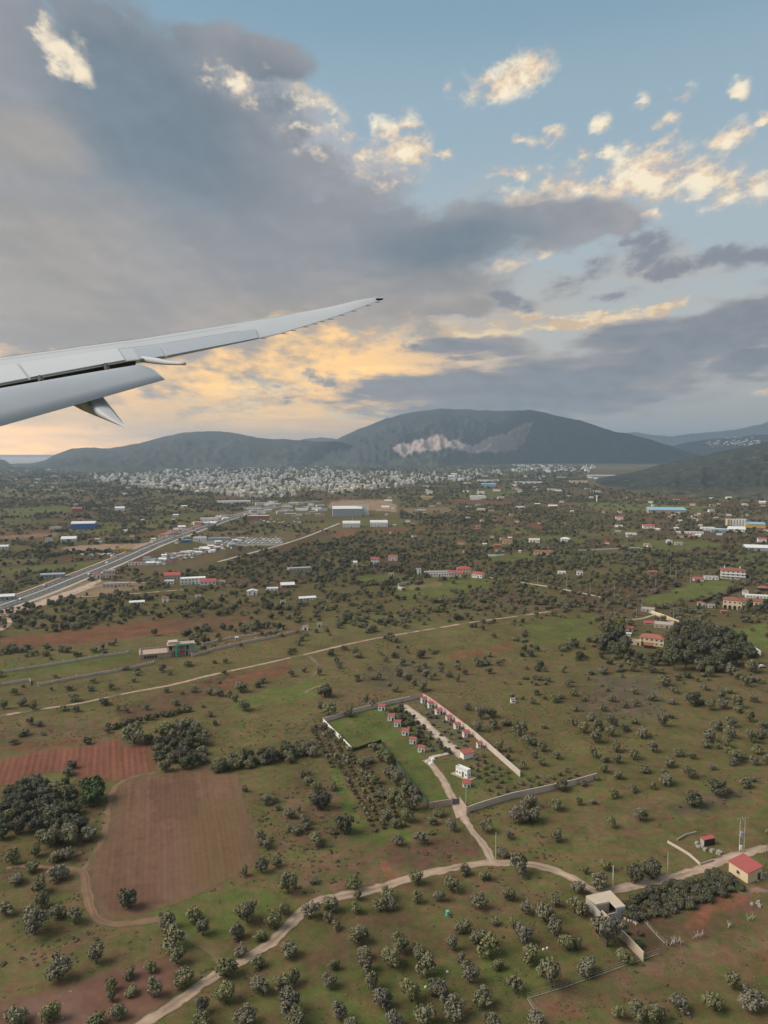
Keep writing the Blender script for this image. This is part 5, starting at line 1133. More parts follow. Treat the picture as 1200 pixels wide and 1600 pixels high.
# --- roofless block hut with its long wall
def slab_at(poly_px, z0, z1, m, name, parent, org):
    p = [G(a, b, z1) for a, b in poly_px]; pts = [(q.x - org.x, q.y - org.y) for q in p]
    ar = sum(pts[i][0] * pts[(i + 1) % len(pts)][1] - pts[(i + 1) % len(pts)][0] * pts[i][1] for i in range(len(pts)))
    if ar < 0: pts = pts[::-1]
    return MB().prism(pts, z0, z1).build(name, MT[m], parent), p
hz = 2.6; org = G(915.5, 1399.5, hz); org.z = 0
hut = thing('block_hut', 'flat-roofed concrete hut with a square open court at the head of a long wall', 'hut', org)
A_, B_, C_, D_ = [(915.5, 1399.5), (953.7, 1391), (977.5, 1415.5), (939.5, 1425)]
slab_at([A_, B_, C_, (962, 1418.5), (952.5, 1408.5), (930.5, 1413)], hz - .2, hz, 'old_slab', 'roof_slab', hut, org)
def wall_between(a, b, z, h, m, parent, name='wall', th=.25, trim=.15):
    p, q = G(*a, z), G(*b, z); v = q - p; L = v.length - trim * 2; mid = (p + q) / 2 - org
    return MB().box((mid.x, mid.y, h / 2 - .1), (L, th, h + .2), math.atan2(v.y, v.x)).build(name, MT[m], parent)
wall_between(A_, B_, hz, hz - .22, 'stone_wall', hut); wall_between(B_, C_, hz, hz - .22, 'stone_wall', hut); wall_between(A_, D_, hz, hz - .22, 'concrete', hut)
wall_between((962, 1418.5), C_, hz, hz - .22, 'grey_metal', hut, 'door_wall'); wall_between(D_, (962, 1418.5), hz, 1.5, 'concrete', hut, 'court_wall'); wall_between((930.5, 1413), (952.5, 1408.5), hz, hz - .22, 'stone_wall', hut, 'court_wall')
wall_run('block_wall', 'long bare concrete wall running down from the roofless hut', 'wall', [(940, 1436), (962, 1458), (985, 1481), (1005.5, 1503)], 2.2, .3, 'old_slab')
# --- red-roofed field house, lower right
def tiltroof(name, label, cat, roof_px, zf, zb, wall, rmat, dark=None, doors=()):
    """roof_px: front-left, front-right, back-right, back-left corners of the roof as seen"""
    zs = [zf, zf, zb, zb]; p = [G(*a, z) for a, z in zip(roof_px, zs)]; o_ = Vector((p[0].x, p[0].y, 0)); o = thing(name, label, cat, o_)
    c = sum(p, Vector()) / 4; v = [q - o_ for q in p]; t = .14
    MB().add([tuple(q) for q in v] + [(q.x, q.y, q.z + t) for q in v], [(3, 2, 1, 0), (4, 5, 6, 7), (0, 1, 5, 4), (1, 2, 6, 5), (2, 3, 7, 6), (3, 0, 4, 7)]).build('roof', MT[rmat], o)
    cc = c - o_; k = .94; wv = [(cc.x + (q.x - cc.x) * k, cc.y + (q.y - cc.y) * k, q.z - .03) for q in v]
    n = ['wall'] * 4
    for i in range(4):
        a, b = wv[i], wv[(i + 1) % 4]; dv = Vector((b[0] - a[0], b[1] - a[1], 0)); nn = Vector((dv.y, -dv.x, 0)).normalized() * .12
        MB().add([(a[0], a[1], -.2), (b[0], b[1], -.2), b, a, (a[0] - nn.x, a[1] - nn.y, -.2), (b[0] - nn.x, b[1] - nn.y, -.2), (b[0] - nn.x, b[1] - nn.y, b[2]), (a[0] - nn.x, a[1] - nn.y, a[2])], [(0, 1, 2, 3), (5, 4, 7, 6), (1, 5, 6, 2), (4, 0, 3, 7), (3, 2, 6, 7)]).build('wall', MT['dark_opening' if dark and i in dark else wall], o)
        for (wi, f, z, ww, wh_) in doors:
            if wi == i: link('door' if z == 0 else 'window', window_mesh(ww, wh_, 'timber'), o, (a[0] + dv.x * f, a[1] + dv.y * f, z), (0, 0, math.atan2(dv.y, dv.x)))
    return o
tiltroof('field_house', 'pale rendered field house with a large plain red roof by the dirt road', 'house', [(1137.5, 1345.5), (1169, 1366), (1193, 1354), (1161.5, 1333.5)], 2.7, 3.4, 'cream_wall', 'red_roof', None, [(1, .78, 0, 1.0, 2.0), (0, .5, 1.0, .9, .8)])
tiltroof('animal_hut', 'little open-fronted hut with a red sheet roof in the walled plot', 'hut', [(1093.7, 1308.7), (1100, 1313.5), (1118, 1309.8), (1112, 1304.5)], 1.8, 2.0, 'concrete', 'red_roof', (1,))  # open front closed by a panel painted as the shade inside
wall_run('plot_wall', 'thin whitish wall along the plot with the little red-roofed hut', 'wall', [(1043, 1317), (1060, 1326.5), (1077, 1337), (1094, 1352)], .7, .2, 'pale_block_wall')
wall_run('plot_wall', 'low grey wall across the back of the plot with the little red-roofed hut', 'wall', [(1058, 1314), (1072, 1306), (1088, 1302)], .6, .2, 'concrete')
wall_run('plot_wall', 'low grey wall between the plot and the dirt road', 'wall', [(1094, 1352), (1115, 1345)], .5, .2, 'concrete')
def rubble(label, pts, n, s0, s1, m='rock_pale', group=None, name='rubble_pile'):
    o = thing(name, label, 'rubble', G(*pts[0])); b = G(*pts[0])
    for i in range(n):
        q = pts[rnd.randrange(len(pts))]; g = G(q[0] + rnd.gauss(0, 2.2), q[1] + rnd.gauss(0, 1.3)) - b; s = rnd.uniform(s0, s1)
        mb = MB().box((0, 0, s * .3), (s, s * rnd.uniform(.5, 1), s * rnd.uniform(.4, .8)), 0, 0, rnd.uniform(.5, .9)); mb.build('stone', MT[m], o, loc=(g.x, g.y, 0), rot=(rnd.uniform(-.2, .2), rnd.uniform(-.2, .2), rnd.uniform(0, 6)))
rubble('heap of pale stones and planks beside the little red-roofed hut', [(1088, 1318), (1094, 1323), (1101, 1326), (1115, 1330), (1122, 1333)], 40, .3, 1.2)
rubble('rubble strip at the foot of the red-roofed field house', [(1172, 1377), (1180, 1374), (1190, 1371), (1197, 1368)], 26, .3, 1.0)
rubble('white sacks and debris lying on the red soil strip', [(1176, 1413), (1183, 1412), (1187, 1415)], 14, .3, .8, 'rock_pale')
rubble('broken blocks beside the roofless concrete hut', [(985, 1438), (992, 1443), (978, 1433)], 16, .3, .9, 'pale_block_wall')
rubble('scattered white litter on the bare red soil', [(97, 1562), (100, 1569), (109, 1549), (52, 1584), (98, 1590), (63, 1590)], 22, .12, .4, 'rock_pale')
rubble('pile of white stones beside the compound track bend', [(672, 1193), (668, 1190), (676, 1187)], 22, .3, 1.0, 'white_wall')
for x, y in ((699, 1519), (665, 1543), (849, 1484), (855, 1482), (1070, 1580), (1075, 1584)):
    tag(MB().box((0, 0, .15), (.5, .35, .3), .4, 0, .7).build('white_sack', MT['white_wall'], loc=G(x, y)), 'small white sack lying on the grass between olive trees', 'sack', 'white sacks among the olives')
tag(MB().tube([(0, 0, 0), (0, 0, 1.1)], [.45, .45], 10).build('water_barrel', MT['green_tarp'], loc=G(699, 1430)), 'small turquoise barrel on the grass below the dirt road', 'barrel')
# bare vines / pruned stumps in the dry strip
for x, y in ((1047, 1478), (1053, 1476), (1058, 1474), (1064, 1476), (1083, 1468), (1089, 1466), (1095, 1464), (1138, 1450), (1169, 1439), (1176, 1437)):
    g = G(x, y); mb = MB()
    for k in range(6):
        a = rnd.uniform(0, 6.28); mb.tube([(0, 0, 0), (.25 * math.cos(a), .25 * math.sin(a), .7), (.8 * math.cos(a + .4), .8 * math.sin(a + .4), 1.5)], [.07, .05, .02], 4)
    tag(mb.build('bare_sapling', MT['pole_grey'], loc=g), 'pale leafless sapling on the dry brown strip', 'sapling', 'leafless saplings on the dry strip')

# --- utility poles
def pole(x, yb, yt, label, arm=True, m='pole_grey', group=None, tr=False, lean=0):
    g = G(x, yb); h = (yb - yt) * mpp(x, yb) / math.cos(math.atan((yb - 800) / F) + P) * 1.0
    o = thing('utility_pole', label, 'pole', g, rnd.uniform(-.4, .4), group)
    rr = max(.13, .5 * mpp(x, yb) * .55)
    MB().tube([(0, 0, -.3), (lean * h, 0, h)], [rr, rr * .7], 8).build('shaft', MT[m], o)
    if arm:
        ca_ = MB().box((lean * h, 0, h - .35), (1.8, .12, .12)).build('crossarm', MT['timber'], o)
        for q in (-.75, 0, .75): MB().tube([(lean * h + q, 0, h - .28), (lean * h + q, 0, h - .02)], [.07, .04], 6).build('insulator', MT['white_metal'], ca_)
    if tr: MB().box((.25, -.35, h * .55), (.7, .6, 1.3)).build('transformer_box', MT['grey_metal'], o); MB().box((.25, -.3, h * .15), (.6, .5, 1.1)).build('meter_box', MT['white_metal'], o)
    return o
pole(774.5, 1342, 1305, 'slim pale pole standing at the junction of the track and dirt road', False)
pole(728, 1265, 1232, 'thin white pole just inside the compound gate', False)
pole(957.5, 1389, 1357, 'white pole standing behind the roofless concrete hut', False, 'white_metal')
pole(1043, 1367, 1336, 'pale pole on the grass left of the plot wall', False)
pole(1155, 1331, 1284, 'left pole of the pair carrying a transformer behind the red-roofed house', True, tr=True)
pole(1162.5, 1330, 1282, 'right and taller pole of the transformer pair behind the red-roofed house', True)
pole(1195, 1352, 1322, 'dark leaning pole at the right edge beside the red-roofed house', False, 'timber', lean=.1)
LANE_P = 'pole beside the pale lane right of the estate'
for x, b, t, l in ((764, 900, 886, LANE_P), (840, 915, 902, LANE_P), (885.5, 921, 896, LANE_P), (922, 929, 911, LANE_P), (959.5, 935, 912, LANE_P), (1003, 951, 934, LANE_P),
                   (994, 968, 951, 'pole behind the dark tree belt'), (1052.5, 969, 950, 'pole behind the dark tree belt'), (940.5, 992, 970, 'pole at the left end of the dark tree belt'), (1119, 988, 974, 'short pole on the right of the dark tree belt'), (1189.5, 1024, 1000, 'dark pole beside the white wall at the right edge'),
                   (1024.5, 920, 898, 'tall pole in the brown field left of the three-storey villa'), (1047, 905, 881, 'pole in the line crossing the olive land left of the villa'), (1056, 907, 886, 'pole in the line crossing the olive land left of the villa'), (1079, 911, 889, 'pole in the line crossing the olive land left of the villa'),
                   (1048, 873, 861, 'far pole in the olive land above the villa'), (971, 858, 846, 'far pole in the olive land above the villa'), (673, 877, 866, 'far pole between the small red-roofed houses'), (653, 818, 804, 'far pole right of the white halls'), (551, 820, 807, 'far pole near the white halls') ,
                   (216, 923, 913, 'pole near the roadside ruin'), (22, 962, 948, 'pole beside the highway verge'), (71, 913, 903, 'pole beside the highway'), (49, 923, 916, 'pole beside the highway'), (119, 906, 899, 'pole beside the highway'), (152, 912, 903, 'pole beside the highway'), (160, 911, 901, 'pole beside the highway'), (186, 895, 886, 'pole beside the highway'), (395, 855, 846, 'pole by the car yard'), (430, 842, 836, 'pole by the car yard')):
    pole(x, b, t, l, b > 900, 'timber' if 'dark pole' in l else 'pole_grey', None if b == 1024 or 'tall pole' in l or 'left end' in l or 'short' in l else l.replace('pole', 'poles', 1))
wt = thing('water_tower', 'pale concrete column with a wider head standing on the far plain', 'tower', G(932.5, 784)); m_ = mpp(932.5, 784)
MB().tube([(0, 0, 0), (0, 0, 8 * m_)], [1.1 * m_, 1.0 * m_], 10).build('shaft', MT['white_wall'], wt); MB().tube([(0, 0, 8 * m_), (0, 0, 8.4 * m_), (0, 0, 10 * m_)], [1.0 * m_, 1.8 * m_, 1.8 * m_], 12).build('tank', MT['white_wall'], wt)

# --- low boundary walls with piers on the left
wall_run('boundary_wall', 'long whitish boundary wall with small piers, the upper one left of the unfinished house', 'wall', [(-30, 1056), (0, 1052), (40, 1046), (80, 1040), (120, 1033), (160, 1026), (200, 1021)], 1.2, .25, 'pale_block_wall', None, 7, .8, .4)
wall_run('boundary_wall', 'short boundary wall ending in a corner pier at the left edge', 'wall', [(-30, 1076), (0, 1071), (25, 1067.5), (47, 1064), (47.5, 1071)], 1.3, .25, 'pale_block_wall', None, 7, .7, .4)
wall_run('boundary_wall', 'middle boundary wall with piers leading to the unfinished house', 'wall', [(60, 1072), (90, 1066), (120, 1060), (150, 1055), (180, 1050), (215, 1043), (240, 1037)], 1.3, .25, 'pale_block_wall', None, 8, .6, .4)
wall_run('boundary_wall', 'boundary wall with piers running right from the unfinished house', 'wall', [(300, 1026), (335, 1016), (380, 1006), (420, 998), (450, 992), (472, 987)], 1.5, .25, 'pale_block_wall', None, 8, .6, .4)
wall_run('boundary_wall', 'shorter upper boundary wall right of the unfinished house', 'wall', [(316, 1008), (360, 998), (400, 993), (440, 986)], 1.1, .25, 'pale_block_wall', None, 9, .8, .4)

# --- unfinished concrete house
u0 = G(246, 1030); U = thing('unfinished_house', 'unfinished two-storey concrete house with green wrap and bare brick infill', 'house', u0, R(20))
m_ = mpp(275, 1022)
def ub(name, x, y, z, w, d, h, m): return MB().box((x * m_, y * m_, z + h / 2), (w * m_, d * m_, h)).build(name, MT[m], U)
ub('deck_slab', -2, 18, 2.6, 48, 30, .35, 'bare_concrete'); ub('deck_wall', -2, 4, .0, 46, .8, 2.5, 'bare_concrete'); ub('deck_wall', -25.4, 18, .0, .8, 26, 2.5, 'bare_concrete')
for i in range(5): ub('deck_opening', -18 + i * 4, 3.4, .6, 3, .5, 1.3, 'dark_opening')  # dark boxes painted as the shade inside the deck openings
ub('parapet', -2, 32, 2.95, 48, 1, .9, 'bare_concrete'); ub('parapet', -24, 18, 2.95, 1, 26, .9, 'bare_concrete')
for z in (3.1, 6.1): ub('floor_slab', 36, 14, z, 42, 20, .35, 'bare_concrete')
ub('roof_block', 24, 16, 6.5, 14, 14, 1.3, 'old_slab')
for x in (16, 24, 32, 42, 55): 
    ub('column', x, 5, .0, 1.4, 1.4, 6.1, 'concrete'); ub('column', x, 23, .0, 1.4, 1.4, 6.1, 'concrete')
ub('brick_panel', 20, 5.3, .1, 6, .7, 2.9, 'brick'); ub('brick_panel', 37, 5.3, 3.5, 8, .7, 1.8, 'brick'); ub('brick_panel', 37, 5.3, .1, 8, .7, 2.4, 'brick'); ub('brick_panel', 49, 6, .1, 9, .7, 6, 'concrete'); ub('brick_panel', 36, 23, 0.1, 38, .6, 6, 'brick')
ub('window_opening', 20, 4.8, 3.6, 5, .6, 2.1, 'dark_opening'); ub('window_opening', 43.5, 4.7, .2, 3, .5, 2.4, 'dark_opening'); ub('window_opening', 45, 4.9, 3.5, 3.4, .5, 2.2, 'dark_opening')  # dark boxes painted as shade behind the empty window openings
ub('green_wrap', 28, 3.6, .1, 3.6, .6, 6.6, 'green_tarp'); ub('green_wrap', 42, 3.6, 5.9, 25, .6, .95, 'green_tarp'); ub('green_wrap', 57.4, 3.6, 3.2, 2.6, .6, 3.6, 'green_tarp')

# --- houses and halls of the middle distance
def H_(label, px, py, w, h, cat='house', name='farmhouse', **k): return at_px(name, label, cat, px, py, w, h, **k)
# cream house in the trees
hs = H_('cream two-storey house with red tiled roof among the dark trees', 1018, 1009, 36, 12, roof='hip', wall='cream_wall', floors=2, cols=5, dep=.5, rot=-18, rh=1.8)
H_('cream side wing with terrace left of the cream house in the trees', 992, 1008, 18, 6, wall='cream_wall', roof='flat', rmat='old_slab', dep=.7, rot=-14, cols=2)
H_('dark red porch roof in front of the cream house in the trees', 1013, 1013, 13, 4.5, name='porch', cat='porch', roof='shed', wall='dark_opening', rh=.7, wins=False, rot=-14)  # solid dark body paints the shade under the porch roof
H_('small red-roofed hut at the left edge of the cream house garden', 985, 1007, 9, 4, name='hut', cat='hut', roof='gable', wall='cream_wall', cols=1)
H_('red-roofed shack with clutter behind the yellowish trees', 981, 986, 15, 5, name='shack', cat='shack', roof='gable', wall='stone_wall', cols=2, rot=-20)
H_('white tank beside the red-roofed shack behind the trees', 979, 994, 13, 4, name='water_tank', cat='tank', roof='barrel', rmat='white_metal', wins=False, dep=.4, rh=.6)
H_('low shed with bright red roof above the dark tree belt', 1014, 976, 13, 2.5, name='shed', cat='shed', roof='shed', rmat='red_roof', wall='stone_wall', wins=False, rh=.6)
H_('wide ruined stone yard building above the dark tree belt', 1042, 982, 38, 5, name='ruin', cat='ruin', roof='flat', rmat='stone_wall', wall='stone_wall', dep=.6, cols=5, rot=-8)
H_('pale block gatehouse at the end of the lane above the dark trees', 1072, 980, 10, 5, name='gatehouse', cat='gatehouse', roof='flat', wall='pale_block_wall', cols=2)
H_('pale concrete sheds at the bend of the lane right of the field', 1012, 956, 20, 4, name='shed', cat='shed', roof='flat', wall='concrete', cols=3, rot=-10)
wall_run('lane_wall', 'cream wall along the lane above the dark tree belt', 'wall', [(1018, 957), (1040, 965), (1062, 974), (1078, 982)], 1.6, .3, 'cream_wall')
wall_run('garden_wall', 'short white wall leaning downhill at the right edge', 'wall', [(1176, 1015), (1183, 1019), (1189, 1024)], 2.2, .3, 'white_wall')
# three-storey villa
v = H_('three-storey white villa with red hipped roof and balconies', 1145, 905, 34, 13, wall='white_wall', roof='hip', floors=3, cols=5, dep=.75, rot=-8, rh=2.0, over=.9, name='villa')
m_ = mpp(1145, 905)
for f in (1, 2):
    MB().box((0, -.7, 13 * m_ * f / 3), (36 * m_, 1.4, .18)).build('balcony', MT['white_wall'], v); MB().box((0, -1.36, 13 * m_ * f / 3 + .5), (36 * m_, .08, .8)).build('balcony_rail', MT['white_wall'], v)
for x in (-12, 10): MB().box((x * m_, 8, 13 * m_ + 2.2), (.8, .8, 1.8)).build('chimney', MT['white_wall'], v)
H_('low white garden building left of the three-storey villa', 1112, 906, 20, 4, roof='flat', cols=4, name='garden_building'); H_('low red-roofed outbuilding left of the villa garden', 1092, 908, 15, 3.5, roof='gable', rmat='red_roof', cols=3, name='outbuilding')
# arched villa
av = H_('cream villa with ground-floor arches and red hipped roof at the right edge', 1144, 952, 27, 14, wall='cream_wall', roof='hip', floors=2, cols=4, dep=.8, rot=-14, rh=1.8, wins=True, name='villa', door=False); m_ = mpp(1144, 952)
for i in range(4):
    x = (-27 / 2 + 27 * (i + .5) / 4) * m_; wv_ = 27 / 4 * m_ * .33; hh = 4.0 * m_; n = 8
    pts = [(x - wv_, .0), (x + wv_, .0)] + [(x + wv_ * math.cos(math.pi * k / n), hh + wv_ * math.sin(math.pi * k / n)) for k in range(n + 1)]
    mbp = MB(); mbp.add([(p[0], -.25, p[1]) for p in pts] + [(p[0], -.05, p[1]) for p in pts], [tuple(range(len(pts))), tuple(range(2 * len(pts) - 1, len(pts) - 1, -1))] + [(k, (k + 1) % len(pts), len(pts) + (k + 1) % len(pts), len(pts) + k) for k in range(len(pts))]); mbp.build('arch', MT['dark_opening'], av)  # arches drawn as dark shapes, their inner shade put in the colour
H_('long terraced wing with dull red roof beside the arched villa', 1172, 946, 34, 7, wall='cream_wall', roof='gable', dep=.4, rot=-8, cols=6, name='villa_wing', rh=1.2)
H_('white chapel-like tower house above the arched villa', 1165, 930, 8, 7, roof='gabley', cols=1, floors=2, name='tower_house', cat='house', rh=1.4)
H_('open pavilion with orange tiled roof at the far right edge', 1194, 924, 17, 5, roof='hip', wall='dark_opening', wins=False, name='pavilion', cat='pavilion', rh=1.6)  # dark body in place of open sides paints the pavilion's inner shade
H_('long white terrace building behind the arched villa', 1184, 935, 34, 4, roof='flat', rmat='white_wall', cols=7, dep=.25, name='terrace_building')
H_('white garden gate building left of the arched villa', 1097, 947, 12, 4, roof='gabley', cols=2, name='gate_building'); H_('pale shed beside the cypress left of the arched villa', 1112, 950, 10, 4.5, roof='flat', rmat='concrete', wall='pale_block_wall', cols=2, name='shed', cat='shed')
H_('reddish hut below the arched villa', 1131, 959, 9, 4, roof='gable', wall='brick', cols=1, name='hut', cat='hut')
fence('hedge_fence', 'black shade-net fence around the green field above the arched villa', 'fence', [(1160, 922), (1140, 928), (1115, 935), (1096, 944), (1090, 951)], 2.4, 'dark_net', 6)
# estate with red roofs
H_('long low white estate building with flat pinkish roof behind the cypresses', 687, 901, 46, 7, roof='flat', rmat='bare_concrete', cols=11, dep=.3, rot=6, name='estate_building')
H_('small white gate lodge at the left end of the long estate building', 653, 897, 10, 8, roof='flat', cols=2, floors=2, name='gate_lodge'); H_('red-roofed middle wing of the estate', 712, 901, 22, 5, roof='gable', rmat='red_roof', cols=5, rot=6, name='estate_wing')
H_('tall pinkish main block of the estate with red roofs', 725, 896, 22, 7, roof='hip', rmat='red_roof', wall='cream_wall', floors=2, cols=5, name='estate_house'); H_('right wing of the estate with a sloping red roof', 745, 903, 17, 6, roof='gable', rmat='red_roof', cols=4, rot=-25, name='estate_wing')
H_('pale little house left of the estate cypresses', 611, 901, 8, 5, wall='cream_wall', roof='flat', cols=2)
wall_run('ruin_wall', 'pale L-shaped ruined wall in the grass below the estate', 'wall', [(640, 913), (622, 916), (622, 920), (632, 923)], 2.4, .4, 'pale_block_wall')
H_('white cube house with red roof in the middle of the olive land', 586, 881, 13, 8, roof='gable', rmat='red_roof', floors=2, cols=3); H_('small domed white chapel left of the red-roofed cube house', 555, 884, 6, 5, roof='barrel', rmat='white_wall', cols=1, name='chapel', cat='chapel', rh=1.6)
H_('white cottage with red roof above the estate', 614, 876, 14, 6, roof='gable', rmat='red_roof', cols=3, name='cottage')
H_('long ruined stone farm in the thick of the olive land', 469, 894, 36, 6, wall='concrete', roof='flat', rmat='concrete', cols=6, dep=.35, rot=14, name='ruin', cat='ruin')
H_('white gabled cottage among olives, left of the white-roofed hall', 394, 930, 15, 6, roof='gabley', rmat='white_metal', cols=2, name='cottage'); H_('long low white shed between the gabled cottage and the red-white hall', 425, 923, 18, 3, roof='flat', rmat='white_metal', cols=3, name='shed', cat='shed')
H_('white-roofed hall with a red end in the olive land', 450, 919, 21, 5, roof='gable', rmat='white_metal', wall='brick', cols=3, name='hall', cat='hall', rot=10); H_('tiny white pump house beside the bare red clearing', 442, 944, 8, 5, roof='flat', cols=1, name='pump_house')
H_('long low greenish-white shed slanting across the olive land', 481, 938, 26, 3.5, roof='shed', rmat='white_metal', cols=5, dep=.25, rot=14, name='shed', cat='shed', rh=.8); H_('tiny white hut below the roadside compound', 309, 935, 9, 4, roof='flat', cols=1, name='hut', cat='hut')
H_('little white box house at the end of the right boundary wall', 477, 985, 9, 6, roof='flat', cols=1, name='hut', cat='hut'); H_('cream block beside the little box house', 499, 980, 8, 5, roof='flat', wall='pale_block_wall', cols=1, name='hut', cat='hut'); H_('white shrine-like hut on the right boundary wall', 370, 1000, 4, 4, roof='gabley', cols=1, name='shrine', cat='shrine', rmat='white_wall')
# roadside compound
H_('red-roofed brown workshop in the roadside compound', 269, 907, 24, 8, roof='gable', rmat='red_roof', wall='stone_wall', cols=5, name='workshop', cat='workshop'); H_('white low annex below the red-roofed brown workshop', 264, 913, 14, 5, roof='flat', rmat='white_metal', cols=3, name='annex', cat='annex')
H_('stepped white two-storey house in the roadside compound', 302, 913, 38, 9, roof='flat', rmat='white_wall', floors=2, cols=7, dep=.4, rot=8, name='white_house'); H_('red-roofed lean-to right of the stepped white house', 325, 914, 24, 5, roof='gable', rmat='red_roof', cols=4, name='outbuilding'); H_('small white hut at the right end of the roadside compound', 346, 912, 11, 4, roof='flat', cols=2, name='hut', cat='hut')
H_('white and red cottage with a tall chimney below the roadside compound', 258, 941, 10, 7, roof='gabley', rmat='red_roof', cols=1, floors=2, name='cottage'); H_('long cream shed left of the white and red cottage', 214, 946, 22, 5, roof='shed', rmat='white_metal', wall='cream_wall', cols=4, dep=.3, rot=6, name='shed', cat='shed')
H_('long unfinished concrete building beside the pale clearing', 181, 918, 40, 6, wall='pale_block_wall', roof='flat', cols=7, dep=.3, name='unfinished_building'); H_('unfinished block with dark openings beside the highway', 170, 903, 17, 11, wall='pale_block_wall', roof='flat', floors=2, cols=4, name='unfinished_building'); H_('red-roofed stall on the highway verge', 151, 903, 11, 6, roof='gable', rmat='red_roof', cols=2, name='stall', cat='stall')
H_('tall pale-blue and white office block beside the highway', 229, 881, 11, 10, wall='white_metal', roof='flat', floors=3, cols=3, name='office_block', cat='office'); H_('long low showroom left of the pale office block', 213, 883, 24, 5, roof='flat', rmat='tile_roof', cols=5, dep=.35, name='showroom', cat='showroom')
H_('long grey polytunnel shed on the left side of the highway', 82, 903, 34, 5, wall='grey_metal', roof='barrel', rmat='grey_metal', cols=6, dep=.3, name='shed', cat='shed', rh=1.2); H_('white-roofed warehouse at the left edge beside the highway', 8, 938, 26, 6, wall='grey_metal', roof='gable', rmat='white_metal', cols=4, dep=.5, name='warehouse', cat='warehouse')
H_('yellow industrial hall beside the brown strip left of the highway', 187, 862, 12, 5, wall='yellow_paint', roof='flat', rmat='yellow_paint', cols=3, name='hall', cat='hall', dep=.5); H_('second yellow hall touching the first one', 200, 862, 12, 4.5, wall='yellow_paint', roof='flat', rmat='yellow_paint', cols=3, name='hall', cat='hall', dep=.5)
H_('large bright blue industrial hall on the left plain', 130, 827, 35, 8.5, wall='blue_metal', roof='barrel', rmat='white_metal', cols=1, dep=.6, wins=False, name='industrial_hall', cat='hall', rh=3)
H_('white villa with dark openings on the left plain', 76, 847, 10, 6, roof='flat', cols=3, floors=2, name='white_house'); H_('white-roofed greenhouse hall on the left plain', 107, 846, 22, 4, roof='gable', rmat='white_metal', cols=5, name='greenhouse', cat='greenhouse'); H_('long white shed at the far left edge', 5, 858, 14, 4, roof='gable', rmat='white_metal', cols=3, name='shed', cat='shed')
H_('low white house left of the blue hall', 86, 827, 16, 3, roof='flat', cols=3, name='white_house'); H_('long red-roofed barn on the left plain', 120, 800, 15, 5, roof='gable', rmat='tile_roof', wall='brick', cols=3, name='barn', cat='barn'); H_('white farm hall on the left plain above the brown strip', 187, 800, 14, 6, roof='gable', rmat='white_metal', cols=3, name='hall', cat='hall')
# halls in the middle
H_('big white-roofed warehouse with grey flank below the town', 543, 807, 46, 12, wall='grey_metal', roof='gable', rmat='white_metal', cols=1, wins=False, dep=.6, rh=4, name='warehouse', cat='warehouse', rot=4); H_('tall white end block of the big warehouse', 567, 806, 18, 16, wall='white_metal', roof='flat', rmat='grey_metal', cols=3, dep=.7, name='warehouse_block', cat='warehouse')
H_('left white barrel-roofed hall in the middle plain', 549, 824, 27, 5.5, wall='white_metal', roof='barrel', rmat='white_metal', cols=5, dep=.55, name='white_hall', cat='hall', rh=4); H_('right white barrel-roofed hall in the middle plain', 592, 823, 27, 5.5, wall='white_metal', roof='barrel', rmat='white_metal', cols=5, dep=.55, name='white_hall', cat='hall', rh=4)
H_('small white box building in the middle plain', 731, 812, 7, 4, roof='flat', cols=2, name='white_house'); H_('orange-roofed bungalow right of the middle', 793, 850, 14, 5, roof='gable', wall='cream_wall', cols=3, name='bungalow'); H_('terracotta-walled bungalow right of the middle', 777, 856, 11, 4, roof='gable', wall='brick', cols=3, name='bungalow')
H_('white bungalow among the right olive groves', 884, 847, 14, 5, roof='hip', rmat='white_metal', cols=3, name='bungalow'); H_('pale low farmhouse left of the white bungalow', 835, 848, 16, 4, roof='gable', rmat='pale_block_wall', cols=3); H_('long farmhouse with red roof along the lane in the right groves', 850, 867, 30, 5, roof='gable', rmat='tile_roof', wall='cream_wall', cols=6, dep=.3)
H_('white-roofed shelter above the pale lane', 878, 897, 12, 3, roof='flat', rmat='white_metal', cols=2, name='shelter', cat='shelter'); H_('pale square house above the pale lane', 906, 899, 9, 6, roof='flat', cols=2, name='white_house'); H_('reddish shack at the end of the brown field above the lane', 1020, 897, 13, 3, roof='gable', rmat='tile_roof', wall='brick', cols=3, name='shack', cat='shack')
wall_run('field_wall', 'long thin white wall across the right groves', 'wall', [(762, 869), (775, 869), (788, 868)], 2, .5, 'white_wall'); wall_run('field_wall', 'long thin pale wall along the far lane', 'wall', [(905, 861), (950, 859), (1000, 857)], 1.6, .4, 'white_wall')
# industrial plants, right
pl = thing('silo_block', 'row of tall pale concrete silos at the industrial plant', 'silo', G(1151, 824), 0); m_ = mpp(1151, 824)
for i in range(7): MB().tube([(0, 0, 0), (0, 0, 12 * m_)], [2.45 * m_, 2.45 * m_], 10).build('silo', MT['cream_wall' if i < 2 else 'white_wall'], pl, loc=((-13.5 + 4.5 * i) * m_, 3 * m_, 0))
MB().box((0, 3 * m_, 12.4 * m_), (31 * m_, 3 * m_, 1.2 * m_)).build('gallery', MT['white_wall'], pl)
H_('yellow warehouse with greenish roof right of the silos', 1181, 825, 28, 6, wall='yellow_paint', roof='shed', rmat='pale_blue_metal', cols=1, wins=False, dep=.5, name='warehouse', cat='warehouse', rh=2); H_('pale blue factory block in front of the silos', 1124, 832, 24, 5, wall='pale_blue_metal', roof='flat', rmat='white_metal', cols=6, name='factory', cat='factory', dep=.4)
